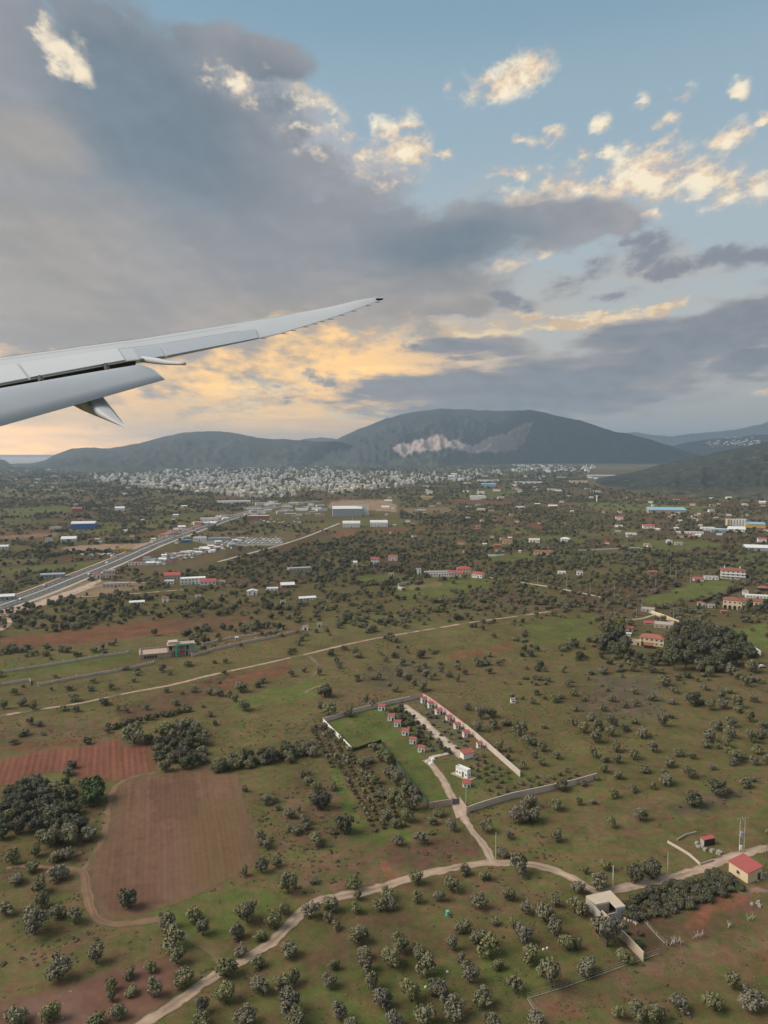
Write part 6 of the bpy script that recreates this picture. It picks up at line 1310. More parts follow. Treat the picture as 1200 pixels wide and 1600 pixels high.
H_('white low factory shed left of the pale blue block', 1107, 829, 20, 4, roof='flat', rmat='white_metal', cols=4, name='factory', cat='factory'); H_('whitish low plant sheds below the silos', 1152, 831, 24, 4, roof='gable', rmat='white_metal', cols=4, name='factory', cat='factory'); H_('long white factory shed stretching left of the plant', 1078, 834, 40, 2.5, roof='flat', rmat='white_metal', cols=8, dep=.2, name='factory', cat='factory')
H_('large low hall with white and grey roof at the right edge', 1186, 861, 40, 5, wall='grey_metal', roof='gable', rmat='white_metal', cols=1, wins=False, dep=.6, name='hall', cat='hall', rh=2.5); H_('white house with red roof at the right edge above the large low hall', 1191, 847, 12, 5, roof='gable', rmat='red_roof', cols=2)
H_('blue-roofed factory hall on the right plain', 1043, 802, 57, 5, wall='bare_concrete', roof='shed', rmat='pale_blue_metal', cols=1, wins=False, dep=.3, rot=5, name='factory_hall', cat='hall', rh=4)
H_('white house with red roof in the right plain', 1014, 826, 17, 4, roof='gable', rmat='red_roof', cols=3); H_('small red and white house left of the blue-roofed hall', 968, 813, 11, 5, roof='gable', rmat='red_roof', cols=2); H_('long thin white greenhouse in the right plain', 987, 836, 16, 2, roof='flat', rmat='white_metal', cols=3, name='greenhouse', cat='greenhouse')
H_('pale cottage left of the lonely bungalow on the right meadow', 1011, 854, 9, 4, roof='flat', wall='pale_block_wall', cols=2, name='cottage'); H_('lonely pale bungalow on the right meadow', 1061, 852, 12, 4, roof='flat', wall='pale_block_wall', cols=3, name='bungalow'); H_('small white barn left of the lonely bungalow', 1046, 849, 9, 4, roof='gabley', rmat='white_metal', cols=2, name='barn', cat='barn')
H_('long white school-like block behind the town on the hill foot', 332, 727, 22, 6, roof='flat', cols=8, floors=2, dep=.4, name='hillside_block', cat='block'); H_('white block on the right slope below the scrub hill', 1005, 761, 6, 5, roof='hip', rmat='tile_roof', cols=2); H_('cream house on the slope of the scrub hill', 1039, 769, 6, 4, roof='flat', wall='cream_wall', cols=2); H_('pale house higher on the scrub hill slope', 1073, 762, 9, 4, roof='gable', cols=3)
H_('flat white mall-like building right of the town', 746, 781, 22, 6, roof='flat', rmat='white_metal', cols=7, dep=.5, name='white_block', cat='building'); H_('long white hall right of the town', 763, 753, 34, 3, roof='flat', rmat='white_metal', cols=8, dep=.3, name='hall', cat='hall'); H_('blue and white factory right of the town', 764, 761, 22, 5, wall='pale_blue_metal', roof='flat', rmat='white_metal', cols=5, name='factory', cat='factory')
H_('long white sheds on the far right plain', 826, 756, 42, 3, roof='flat', rmat='white_metal', cols=8, dep=.25, name='shed', cat='shed'); H_('tan long hall with a blue end on the far right plain', 904, 755, 28, 4, wall='cream_wall', roof='flat', cols=6, dep=.3, name='hall', cat='hall'); H_('huge grey-roofed logistics halls at the foot of the scrub hill', 945, 747, 50, 4, wall='grey_metal', roof='flat', rmat='white_metal', cols=1, wins=False, dep=.5, name='logistics_hall', cat='hall')
H_('orange-walled building right of the town', 667, 781, 18, 5, wall='yellow_paint', roof='flat', cols=4, name='office_block', cat='building'); H_('white tall block near the orange-walled building', 671, 772, 11, 5, roof='flat', cols=4, floors=2, name='office_block', cat='building'); H_('long white church-like hall before the town', 360, 773, 14, 6, roof='flat', cols=4, name='hall', cat='hall'); H_('very long white hall below the town edge', 365, 787, 52, 4, roof='flat', rmat='white_metal', cols=10, dep=.25, name='hall', cat='hall')
H_('long brown-red showroom beside the highway bend', 403, 812, 34, 6, wall='brick', roof='flat', rmat='white_metal', cols=8, dep=.3, name='showroom', cat='showroom'); H_('white warehouse left of the highway bend', 327, 815, 28, 5, roof='flat', rmat='white_metal', cols=5, dep=.4, name='warehouse', cat='warehouse'); H_('blue-trimmed car showroom at the edge of the car yard', 290, 848, 14, 4, wall='blue_metal', roof='flat', rmat='grey_metal', cols=3, name='showroom', cat='showroom'); H_('white showroom left of the car yard', 312, 845, 20, 5, roof='flat', rmat='white_metal', cols=5, dep=.5, name='showroom', cat='showroom'); H_('long grey showroom at the head of the car yard', 342, 845, 34, 4, wall='grey_metal', roof='flat', rmat='grey_metal', cols=8, dep=.3, name='showroom', cat='showroom')

# --- cars
def car_mesh(name, paint):
    mb = MB(); prof = [(-2.1, .35), (-2.1, .8), (-1.9, .95), (-1.2, 1.0), (-.7, 1.42), (.75, 1.45), (1.5, 1.02), (2.05, .92), (2.1, .35)]
    v = [(x, s * (.82 if z < 1.2 else .66), z) for s in (-1, 1) for x, z in prof]; n = len(prof)
    mb.add(v, [tuple(range(n)), tuple(range(2 * n - 1, n - 1, -1))] + [(i, n + i, n + (i + 1) % n, (i + 1) % n) for i in range(n)])
    body = mb.mesh(name + '_body', MT[paint])
    gl = MB().box((0, 0, 1.2), (1.75, 1.52, .3), 0, 0, .8).mesh('car_glass', MT['window_glass'])
    wh = MB().tube([(0, -.1, 0), (0, .1, 0)], [.32, .32], 10).mesh('wheel', MT['tyre'])
    return body, gl, wh
CARM = car_mesh('car', 'car_paint')
def car(x, y, rz, label, group=None, near=False):
    g = G(x, y); o = thing('parked_car' if 'parked' in label else 'car', label, 'car', (g.x, g.y, .1), rz, group); link('body', CARM[0], o); link('glass', CARM[1], o)
    if near:
        for a in (-1.3, 1.3):
            for b in (-.8, .8): link('wheel', CARM[2], o, (a, b, .32))
car(1190, 1043, .3, 'white car standing on the grass at the right edge below the trees', None, True); car(1, 958, .6, 'dark car parked where the dirt lane meets the highway', None, True)
ca0 = G(330, 851)
for r_ in range(4):
    for i in range(15):
        car(328 + i * 7.4 + r_ * 3, 842 + r_ * 2.6 - i * .1, rnd.uniform(-.15, .15) + 1.2, 'tiny parked car in the crowded car yard beside the long grey showroom', 'cars in the car yard')
for i in range(46):
    t = rnd.random(); car(238 + 120 * t + rnd.uniform(-8, 8), 880 - 26 * t + rnd.uniform(-5, 5), rnd.uniform(0, 3), 'tiny vehicle parked among the roadside workshops', 'vehicles among the roadside workshops')
for i in range(26):
    car(126 + 60 * rnd.random(), 866 + 4 * rnd.random(), rnd.uniform(0, 3), 'tiny parked car in the row below the yellow halls', 'cars below the yellow halls')
for i in range(30):
    car(400 + 70 * rnd.random(), 806 + 12 * rnd.random(), rnd.uniform(0, 3), 'tiny parked car near the brown-red showroom', 'cars by the brown-red showroom')
hp = np.array(hwc)
for t, side in ((.04, -6.8), (.07, 3.3), (.12, -3.3), (.2, 6.8), (.27, -6.8), (.33, 3.3), (.42, -3.3), (.5, 6.8), (.58, -3.4)):
    i = int(t * (len(hp) - 2)); d = hp[i + 1] - hp[i]; n = np.array([-d[1], d[0]]) / np.linalg.norm(d); p = hp[i] + n * side
    o = thing('car', 'small car driving on the highway', 'car', (*p, .12), math.atan2(d[1], d[0]), 'cars on the highway'); link('body', CARM[0], o); link('glass', CARM[1], o)
# roadside clutter and far specks: each a small building of its own
def small(x, y, w, h, label, group, wall, roof, rmat, dep=.7): at_px('small_building', label, 'building', x, y, w, h, dep, rnd.uniform(-25, 25), wall=wall, roof=roof, rmat=rmat, group=group, wins=False, parts=False)
for i in range(60):
    t = rnd.random(); small(232 + 140 * t + rnd.uniform(-12, 12), 882 - 38 * t + rnd.uniform(-3, 7), rnd.uniform(5, 13), rnd.uniform(2.5, 4.5), 'small pale workshop in the strip right of the highway', 'workshops right of the highway', rnd.choice(['white_wall', 'concrete', 'grey_metal', 'white_metal', 'pale_block_wall']), rnd.choice(['flat', 'flat', 'gable']), rnd.choice(['white_metal', 'white_metal', 'tile_roof', 'grey_metal']))
for i in range(40):
    t = rnd.random(); small(252 + 110 * t + rnd.uniform(-4, 4), 842 - 34 * t + rnd.uniform(-6, 2), rnd.uniform(5, 12), rnd.uniform(2, 4), 'small pale building left of the highway bend', 'buildings left of the highway bend', rnd.choice(['white_wall', 'concrete', 'white_metal', 'pale_block_wall']), rnd.choice(['flat', 'gable']), rnd.choice(['white_metal', 'tile_roof', 'concrete']))
for i in range(46):
    small(rnd.uniform(385, 505), rnd.uniform(786, 808), rnd.uniform(6, 18), rnd.uniform(2, 4), 'low pale commercial building below the town', 'commercial buildings below the town', rnd.choice(['white_wall', 'concrete', 'white_metal', 'pale_block_wall', 'bare_concrete']), 'flat', rnd.choice(['white_metal', 'concrete', 'white_metal']), .4)
for i in range(70):
    x = rnd.uniform(600, 960); y = rnd.uniform(742, 800); small(x, y, rnd.uniform(4, 14), rnd.uniform(1.5, 3), 'small pale building scattered over the plain right of the town', 'buildings right of the town', rnd.choice(['white_wall', 'white_metal', 'pale_block_wall', 'concrete']), rnd.choice(['flat', 'gable']), rnd.choice(['white_metal', 'white_metal', 'tile_roof', 'concrete']), .5)
for i in range(40):
    x = rnd.uniform(600, 1100); y = rnd.uniform(800, 868); small(x, y, rnd.uniform(4, 8), rnd.uniform(2, 3.5), 'tiny farm building among the olive groves of the plain', 'farm buildings among the groves', rnd.choice(['white_wall', 'pale_block_wall', 'cream_wall']), 'gable', rnd.choice(['tile_roof', 'red_roof', 'white_metal']), .6)
for i in range(46):
    x = rnd.uniform(960, 1200); y = rnd.uniform(775, 840); small(x, y, rnd.uniform(4, 10), rnd.uniform(1.8, 3), 'small building on the plain before the scrub hill', 'buildings before the scrub hill', rnd.choice(['white_wall', 'pale_block_wall', 'white_metal', 'grey_metal']), rnd.choice(['flat', 'gable']), rnd.choice(['tile_roof', 'white_metal', 'concrete']), .6)
for i in range(56):
    x = rnd.uniform(0, 260); y = rnd.uniform(742, 782); small(x, y, rnd.uniform(3, 9), rnd.uniform(1.3, 2.6), 'tiny pale building on the hazy plain left of the town', 'buildings left of the town', rnd.choice(['white_wall', 'pale_block_wall', 'white_metal']), 'flat', rnd.choice(['white_metal', 'concrete']), .5)
for i in range(22):
    x = rnd.uniform(0, 330); y = rnd.uniform(790, 850); small(x, y, rnd.uniform(4, 9), rnd.uniform(2, 3), 'small farm building on the green left plain', 'farm buildings on the left plain', rnd.choice(['white_wall', 'pale_block_wall', 'white_metal']), 'gable', rnd.choice(['tile_roof', 'white_metal', 'concrete']), .5)

# --- the town: flat-roofed blocks with storeys of windows
def town_mesh(seed, fl):
    g = random.Random(seed); mb = MB(); h = fl * 3.1; w = 1.0; d = g.uniform(.7, 1.1)
    mb.box((0, d / 2, .5), (1, d, 1))                      # scaled later: x,y by width, z by height
    mb.box((g.uniform(-.2, .2), d / 2, 1.08), (.35, d * .4, .2))
    for f in range(fl):
        z = (f + .55) / fl
        for c in range(3):
            if g.random() < .85: mb.box((-.33 + c * .33, -.006, z), (.16, .02, .42 / fl), mi=1)
            mb.box((-.5, d * (c + .5) / 3, z), (.02, d * .16, .42 / fl), mi=1); mb.box((.5, d * (c + .5) / 3, z), (.02, d * .16, .42 / fl), mi=1)
        if f and g.random() < .6: mb.box((0, -.05, f / fl), (.9, .1, .12 / fl), mi=0)
    return mb.mesh('town_block', [MT['town_wall'], MT['window_glass']])
TOWN = [(town_mesh(600 + i, 2 + i % 4), 2 + i % 4) for i in range(10)]
TP = [(138, 744), (200, 741), (260, 740), (330, 738), (400, 736), (470, 735), (540, 736), (600, 738), (660, 736), (700, 733.5), (740, 734), (784, 738), (786, 745), (700, 755), (650, 757), (600, 764), (570, 768), (520, 771), (480, 774), (455, 778), (420, 779), (380, 778), (340, 772), (300, 770), (250, 767), (200, 760), (150, 752)]
tp = []; g_t = random.Random(77); k = 0
while len(tp) < 1000 and k < 30000:
    k += 1; x = g_t.uniform(135, 790); y = g_t.uniform(733, 780)
    if not inpoly(np.array([x]), np.array([y]), TP)[0]: continue
    if 462 < x < 515 and y > 768: continue
    w = g_t.uniform(7, 13); g = G(x, y)
    if x > 560 and g_t.random() < .45: continue
    if any((g.x - a) ** 2 + ((g.y - b)) ** 2 < 14 ** 2 for a, b, *_ in tp): continue
    tp.append((g.x, g.y, w, g_t.randrange(10), g_t.uniform(-.3, .3), y, x))
tp.sort(key=lambda q: q[1]); stv, stf, stm = [], [], []
def hgt(q): return TOWN[q[3]][1] * (2.7 if q[1] < 2600 else 3.1)
for n_, q in enumerate(tp):
    if n_ < 290:
        where = next(w_ for lim, w_ in ((200, 'at the left tip of the town'), (262, 'in the left wing of the town'), (318, 'left of the very long white hall'), (365, 'behind the left half of the very long white hall'), (400, 'behind the right half of the very long white hall'), (432, 'in line with the far end of the highway'), (466, 'right of the highway end in the town'), (515, 'left of the big white-roofed warehouse in the town'), (580, 'behind the big white-roofed warehouse'), (640, 'behind the right white hall'), (700, 'behind the orange-walled building'), (1000, 'at the right tip of the town')) if q[6] < lim)
        lb = 'pale ' + ('tall ' if q[3] % 4 == 3 else 'low ' if q[3] % 4 == 0 else '') + 'apartment block ' + where
        o = link('town_block', TOWN[q[3]][0], None, (q[0], q[1], -.1), (0, 0, q[4]), (q[2], q[2], hgt(q))); tag(o, lb, 'apartment block', lb.replace('block', 'blocks', 1))
    else:
        me = TOWN[q[3]][0]; v = np.empty(len(me.vertices) * 3); me.vertices.foreach_get('co', v); v = v.reshape(-1, 3) * np.array([q[2], q[2], hgt(q)])
        c, s = math.cos(q[4]), math.sin(q[4]); v = np.stack([v[:, 0] * c - v[:, 1] * s + q[0], v[:, 0] * s + v[:, 1] * c + q[1], v[:, 2] - .1], 1); b0 = sum(len(a) for a in stv)
        stv.append(v); stf.append(np.array([list(p.vertices) for p in me.polygons]) + b0); stm.append(np.array([p.material_index for p in me.polygons]))
far_town = link('distant_town_blocks', mesh_np('distant_town_blocks', np.concatenate(stv), np.concatenate(stf), [MT['white_wall'], MT['window_glass']], mi=np.concatenate(stm)))
tag(far_town, kind='stuff')
# far villages: too small to tell apart one by one
def speckle(name, n, fn, smin, smax, label):
    mb = MB(); g = random.Random(len(name))
    for i in range(n): x, y, z = fn(g); s = g.uniform(smin, smax); mb.box((x, y, z + s * .2), (s, s * .7, s * .5), g.uniform(-.4, .4))
    tag(mb.build(name, MT['white_wall']), kind='stuff')
def on_slope(g):
    x = g.uniform(1105, 1190); y = g.gauss(692, 3.2); d = ray(x, y); t = 9300 / math.hypot(d.x, d.y); return d.x * t, d.y * t, H + d.z * t
speckle('distant_village_houses', 80, on_slope, 9, 20, '')
def hillfoot(g):
    x = g.choice([g.uniform(60, 260), g.uniform(260, 420), g.uniform(380, 520)]); y = g.uniform(730.5, 737); p = G(x, y); return p.x, p.y, 2
speckle('distant_farm_houses', 70, hillfoot, 12, 26, '')
def rightfoot(g):
    p = G(g.uniform(800, 930), g.uniform(727, 738)); return p.x, p.y, 1
speckle('distant_plain_houses', 80, rightfoot, 14, 30, '')

# ------------------------------------------------------------------ vegetation mass: groves, hedges, scrub (instanced on points)
def protos(meshes):
    out = []
    for m in meshes:
        o = next((o for o in COL.objects if o.type == 'MESH' and o.data == m), None)
        if o: out.append(o)
    return out
def stuff(name, xyz, sc, meshes, seed=1):
    g = np.random.default_rng(seed); n = len(xyz); me = bpy.data.meshes.new(name); me.vertices.add(n); me.vertices.foreach_set('co', np.asarray(xyz, np.float32).ravel())
    P_ = protos(meshes)
    a = me.attributes.new('size', 'FLOAT_VECTOR', 'POINT'); a.data.foreach_set('vector', np.asarray(sc, np.float32).ravel())
    a = me.attributes.new('turn', 'FLOAT_VECTOR', 'POINT'); r = np.zeros((n, 3), np.float32); r[:, 2] = g.uniform(0, 6.28, n); a.data.foreach_set('vector', r.ravel())
    a = me.attributes.new('pick', 'INT', 'POINT'); a.data.foreach_set('value', g.integers(0, len(P_), n).astype(np.int32))
    o = link(name, me); ng = bpy.data.node_groups.new(name, 'GeometryNodeTree')
    ng.interface.new_socket('Geometry', in_out='INPUT', socket_type='NodeSocketGeometry'); ng.interface.new_socket('Geometry', in_out='OUTPUT', socket_type='NodeSocketGeometry')
    N = ng.nodes; L = ng.links; gi = N.new('NodeGroupInput'); go = N.new('NodeGroupOutput'); ip = N.new('GeometryNodeInstanceOnPoints'); jn = N.new('GeometryNodeJoinGeometry')
    for p in reversed(P_):
        q = N.new('GeometryNodeObjectInfo'); q.transform_space = 'ORIGINAL'; q.inputs['Object'].default_value = p; q.inputs['As Instance'].default_value = True; L.new(q.outputs['Geometry'], jn.inputs[0])
    def at(nm, ty):
        q = N.new('GeometryNodeInputNamedAttribute'); q.data_type = ty; q.inputs['Name'].default_value = nm; return next(s for s in q.outputs if s.enabled and s.name == 'Attribute')
    L.new(gi.outputs[0], ip.inputs['Points']); L.new(jn.outputs[0], ip.inputs['Instance']); ip.inputs['Pick Instance'].default_value = True
    L.new(at('pick', 'INT'), ip.inputs['Instance Index']); L.new(at('turn', 'FLOAT_VECTOR'), ip.inputs['Rotation']); L.new(at('size', 'FLOAT_VECTOR'), ip.inputs['Scale'])
    L.new(ip.outputs[0], go.inputs[0]); md = o.modifiers.new('spread', 'NODES'); md.node_group = ng
    return tag(o, kind='stuff')
NOPLANT = [REDF, BRF, LLF] + [p for p, c, s_, r in PATCH if (np.allclose(c / c.max(), (PINK / PINK.max())) or (np.abs(c / c.max() - RED / RED.max()).max() < .02)) and s_ > .55]
THIN = [p for p, c, s_, r in PATCH if np.abs(c / c.max() - LUSH / LUSH.max()).max() < .02]
FARMED = [[(512, 838), (530, 830), (556, 828), (557, 836), (535, 842)], [(420, 855), (500, 828), (520, 835), (500, 842), (440, 858)], [(300, 846), (330, 839), (446, 836), (446, 854), (330, 856)], [(395, 786), (505, 783), (505, 815), (395, 822)], [(505, 780), (625, 780), (625, 830), (505, 830)],
          [(215, 850), (365, 838), (365, 880), (300, 896), (215, 896)]]
BPOS = np.array([(o.location.x, o.location.y) for o in COL.objects if o.parent is None and o.type == 'EMPTY' and o.get('category') not in ('olive tree', 'tree', 'shrub', 'bush', 'reeds', 'cypress', 'pole', 'wall', 'fence', 'car') and o.location.y > 300])
ROADL = [GP(ROADS[k]) for k in ('main', 'branch', 'inner', 'lane', 'laneb', 'lanec', 'field')]
def two_nearest(x, y):
    wx = x + 30 * (fbm(x / 160, y / 160, 2, 3) - 0.5); wy = y * 0.8 + 30 * (fbm(x / 160, y / 160, 2, 9) - 0.5); d1 = np.empty(len(x)); d2 = np.empty(len(x)); ix = np.empty(len(x), int)
    for k in range(0, len(x), 20000):
        s_ = slice(k, k + 20000); d = np.sqrt((wx[s_, None] - cell_x) ** 2 + (wy[s_, None] - cell_y * .8) ** 2); p = np.partition(d, 1, axis=1); d1[s_] = p[:, 0]; d2[s_] = p[:, 1]; ix[s_] = np.argmin(d, axis=1)
    return d1, d2, ix
def sample(d0, d1, per_m2, seed):
    g = np.random.default_rng(seed); ang = R(41); n = int((d1 ** 2 - d0 ** 2) / 2 * 2 * ang * per_m2); r = np.sqrt(g.uniform(d0 ** 2, d1 ** 2, n)); a = g.uniform(-ang, ang, n); k_ = g.uniform(0, 1, n) < np.clip((R(41) - np.abs(a)) / R(6), 0, 1); r, a = r[k_], a[k_]; return r * np.sin(a), r * np.cos(a), g
def keep_clear(x, y, px, py, rmin, roads=True, build=11):
    ok = np.ones(len(x), bool)
    for p in NOPLANT + FARMED: ok &= ~inpoly(px, py, p)
    if roads:
        for r in ROADL: ok &= distline(x, y, r) > rmin
        ok &= distline(x, y, hwc) > 19
    if len(BPOS) and build:
        for k in range(0, len(x), 4000):
            s_ = slice(k, k + 4000); ok[s_] &= (np.hypot(x[s_, None] - BPOS[:, 0], y[s_, None] + 0 - BPOS[:, 1] - 3) > build).all(axis=1)
    return ok
OX, OY, OS, DX, DY, DS = [], [], [], [], [], []
for d0, d1, dens, sz, seed in ((365, 900, .105, .72, 1), (900, 1800, .052, .85, 2), (1800, 3200, .014, 1.35, 3), (3200, 6500, .0028, 2.4, 4)):
    x, y, g = sample(d0, d1, dens, seed); px, py = project(x, y); a, b, ix = two_nearest(x, y); kk = cell_kind[ix]
    base = np.where(kk < .30, .30, np.where(kk < .42, .04, np.where(kk < .60, .20, np.where(kk < .72, .10, np.where(kk < .75, .02, .34)))))
    cl = fbm(x / (26 * sz), y / (26 * sz), 4, 60); pr = base * np.clip((cl - .38) * 5, .05, 1.9)
    hedge = (b - a) < 6 * sz; pr = np.where(hedge, np.maximum(pr, .42), pr)
    # the olive land in the middle is dense
    mid = inpoly(px, py, [(300, 890), (560, 835), (960, 850), (1200, 850), (1200, 985), (930, 975), (560, 985), (280, 1010)]); pr = np.where(mid, np.maximum(pr, .25 * np.clip((cl - .30) * 5, .15, 1.8)), pr)
    th = np.zeros(len(x), bool)
    for p in THIN: th |= inpoly(px, py, p)
    pr = np.where(th, pr * .06, pr); pr = np.where(py > 1020, pr * np.clip((1068 - py) / 48, 0, 1), pr)
    pr *= .78
    pr = np.where(inpoly(px, py, TP), .10, pr)
    lane_low = np.interp(px, [0, 430, 870, 1200], [1060, 1010, 950, 1000]); pr = np.where(py > lane_low, pr * .5, pr)
    ok = (g.uniform(0, 1, len(x)) < pr) & keep_clear(x, y, px, py, 3.5)
    # nothing inside the scrub hill
    hx, hyr, hyb = HILLS[-2]; ok &= ~((px > 918) & (py < np.interp(px, hx, hyb) + 1) & (y > 1400))
    x, y = x[ok], y[ok]; s = sz * g.uniform(1.3, 3.4, len(x)) * (1 + .25 * (fbm(x / 80, y / 80, 2, 71) - .5)); dk = g.uniform(0, 1, len(x)) < np.where(fbm(x / 120, y / 120, 3, 90) > .52, .55, .18)
    OX += list(x[~dk]); OY += list(y[~dk]); OS += list(s[~dk]); DX += list(x[dk]); DY += list(y[dk]); DS += list(s[dk])
x, y, g = sample(170, 400, .02, 31); px, py = project(x, y); cl = fbm(x / 30, y / 30, 3, 66)
ok = (g.uniform(0, 1, len(x)) < .28 * np.clip((cl - .42) * 6, 0, 1.5)) & keep_clear(x, y, px, py, 3, True, 0) & (py < 1330)
for p in ([(480, 1100), (660, 1080), (940, 1205), (940, 1225), (730, 1275), (670, 1270), (570, 1310), (530, 1240)], [(120, 1180), (410, 1180), (410, 1420), (120, 1420)], [(340, 1100), (505, 1055), (510, 1160), (340, 1180)]): ok &= ~inpoly(px, py, p)
OX += list(x[ok]); OY += list(y[ok]); OS += list(g.uniform(.9, 2.0, ok.sum()))
gq = np.random.default_rng(5)
def sc3(s, a=.8, b=1.25): s = np.asarray(s); return np.stack([s * gq.uniform(.9, 1.3, len(s)), s * gq.uniform(.9, 1.3, len(s)), s * gq.uniform(a, b, len(s))], 1)
stuff('distant_olive_trees', np.stack([OX, OY, np.zeros(len(OX))], 1), sc3(OS), OLIVE[:5], 1)
stuff('distant_dark_trees', np.stack([DX, DY, np.zeros(len(DX))], 1), sc3(DS, .8, 1.35), DARKT, 2)
# scrub on the rocky hill
V2 = []
# low scrub and weeds on the near ground
x, y, g = sample(128, 430, .5, 9); px, py = project(x, y)
cl = fbm(x / 14, y / 14, 4, 44); c2 = fbm(x / 45, y / 45, 3, 45); pr = np.clip((cl - .50) * 4.5, 0, 1) * np.clip((c2 - .35) * 3, .05, 1)
th = np.zeros(len(x), bool)
for p in THIN: th |= inpoly(px, py, p)
pr = np.where(th, pr * .25, pr)
rough = np.zeros(len(x), bool)
for p in ([(400, 1195), (560, 1230), (560, 1330), (740, 1310), (750, 1335), (600, 1390), (470, 1400), (410, 1330)], [(930, 1060), (1040, 1050), (1040, 1110), (960, 1130), (900, 1110)], [(0, 1490), (160, 1450), (160, 1480), (0, 1530)], [(1040, 1260), (1160, 1235), (1180, 1245), (1050, 1280)], [(630, 1320), (740, 1302), (745, 1335), (650, 1360)]): rough |= inpoly(px, py, p)
pr = np.where(rough, np.maximum(pr, .5 * np.clip((cl - .35) * 4, .1, 1)), pr)
ok = (g.uniform(0, 1, len(x)) < pr * .45)
for p in [REDF, BRF, LLF]: ok &= ~inpoly(px, py, p)
for r in ROADL: ok &= distline(x, y, r) > 2.2
x, y = x[ok], y[ok]; s = g.uniform(.16, .45, len(x)) * np.where(rough[ok], 1.3, 1.0)
stuff('low_scrub', np.stack([x, y, np.zeros(len(x))], 1), np.stack([s * 1.3, s * 1.3, s * .75], 1), SCRUB, 3)

x, y, g = sample(126, 330, .75, 19); px, py = project(x, y); cl = fbm(x / 9, y / 9, 4, 84); c2 = fbm(x / 40, y / 40, 3, 85)
ok = g.uniform(0, 1, len(x)) < np.clip((cl - .42) * 4, 0, 1) * np.clip((c2 - .3) * 3, .15, 1) * .8
for p in [REDF, LLF, BRF]: ok &= ~inpoly(px, py, p)
for r in ROADL: ok &= distline(x, y, r) > 1.6
x, y = x[ok], y[ok]; s = g.uniform(.12, .34, len(x))
for i_, me_ in enumerate(TUFT):      # one tuft of each kind is set down on its own; the rest follow as a mass
    q_, lb_ = [((704, 1433), 'dry grass tuft beside the turquoise barrel'), ((738, 1277), 'dry grass tuft below the compound front wall near the gate'), ((1004, 1508), 'dry grass tuft at the foot of the long concrete wall end')][i_]
    tag(link('grass_tuft', me_, None, G(*q_), None, (.5, .5, .35)), lb_, 'grass tuft')
stuff('dry_grass', np.stack([x, y, np.zeros(len(x))], 1), np.stack([s * 1.3, s * 1.3, s * .7], 1), TUFT, 6)

# ------------------------------------------------------------------ the wing
MT['wing_paint'] = mat('wing_paint', (0.46, 0.47, 0.485), .5, .05, .5, .03, 5, spec=.5, coat=.15)
MT['wing_panel'] = mat('wing_panel', (0.49, 0.50, 0.51), .5, .05, .6, .03, 5, spec=.5)
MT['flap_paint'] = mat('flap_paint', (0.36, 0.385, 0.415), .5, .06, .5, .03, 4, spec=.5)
MT['cove_dark'] = mat('cove_dark', (0.035, 0.033, 0.033), .7, .2, 1.5)  # near-black stands for the shaded flap gap; also used on small fittings
MT['fairing_paint'] = mat('fairing_paint', (0.42, 0.43, 0.44), .65, .06, .8)
LEP = [(-420, 630), (-200, 596), (0, 566), (103, 551), (207, 535.5), (310, 517.5), (413, 499), (480, 487.5), (517, 480), (545, 473), (568, 467.5), (585, 465), (597, 465.2)]
TEP = [(-420, 680), (-200, 639), (0, 602), (207, 563), (222, 562.5), (258, 558), (330, 544), (403, 529.5), (440, 521), (480, 509), (512, 499), (545, 487.5), (568, 479), (585, 472.5), (599, 468)]
def lx(p, x): return float(np.interp(x, [q[0] for q in p], [q[1] for q in p]))
def inv(t0, x1, t1): k = (1 / t1 - 1 / t0) / x1; return lambda x: 1 / (1 / t0 + k * x)
dTE, dLE = inv(12.0, 599, 27.0), inv(17.2, 599, 27.4)
CAM = Vector((0, 0, H))
def W3(px, py, t): return CAM + ray(px, py) * t
WORG = W3(-420, 680, dTE(-420)); wing = thing('aircraft_wing', 'pale grey airliner wing reaching in from the left with its flap lowered', 'aircraft wing', WORG)
def span(xt):
    xl = min(xt - 42 * max(0, 1 - (xt + 60) / 660) - (2 if xt < 599 else 2), 597); L_ = W3(xl, lx(LEP, xl), dLE(xl)); T_ = W3(xt, lx(TEP, xt), dTE(xt)); return L_, T_
def normal(xt):
    L_, T_ = span(xt); L2, T2 = span(min(xt + 6, 599) if xt < 590 else xt); 
    if xt >= 590: L2, T2 = L_, T_; L_, T_ = span(xt - 6)
    n = (T_ - L_).cross((L2 + T2) / 2 - (L_ + T_) / 2).normalized(); return n if n.z > 0 else -n
def skin(xt, c, off=0.0):       # point on the upper skin
    L_, T_ = span(xt); ch = (T_ - L_).length; return L_.lerp(T_, c) + normal(xt) * (ch * .028 * 4 * (c ** .6) * (1 - c ** .9) * .9 + off)
xs_w = list(np.linspace(-420, 200, 22)) + list(np.linspace(212, 590, 34)) + [594, 597, 599]
cs_w = [0, .004, .02, .06, .12, .2, .32, .45, .6, .75, .88, .96, 1.0]
vw, fw = [], []
for xt in xs_w:
    L_, T_ = span(xt); n = normal(xt); ch = (T_ - L_).length
    up = [skin(xt, c) for c in cs_w]; lo = [L_.lerp(T_, c) - n * (ch * .085 * (c ** .5) * (1 - c) * 1.9 + .004) for c in cs_w[::-1][0:-1]]
    vw += [p - WORG for p in up + lo]
nr = len(cs_w) * 2 - 1
for i in range(len(xs_w) - 1):
    for j in range(nr): fw.append((i * nr + j, i * nr + (j + 1) % nr, (i + 1) * nr + (j + 1) % nr, (i + 1) * nr + j))
fw += [tuple(range(nr)), tuple(range(len(xs_w) * nr - 1, (len(xs_w) - 1) * nr - 1, -1))]
mb = MB().add(vw, fw); wobj = mb.build('wing_skin', MT['wing_paint'], wing, True)
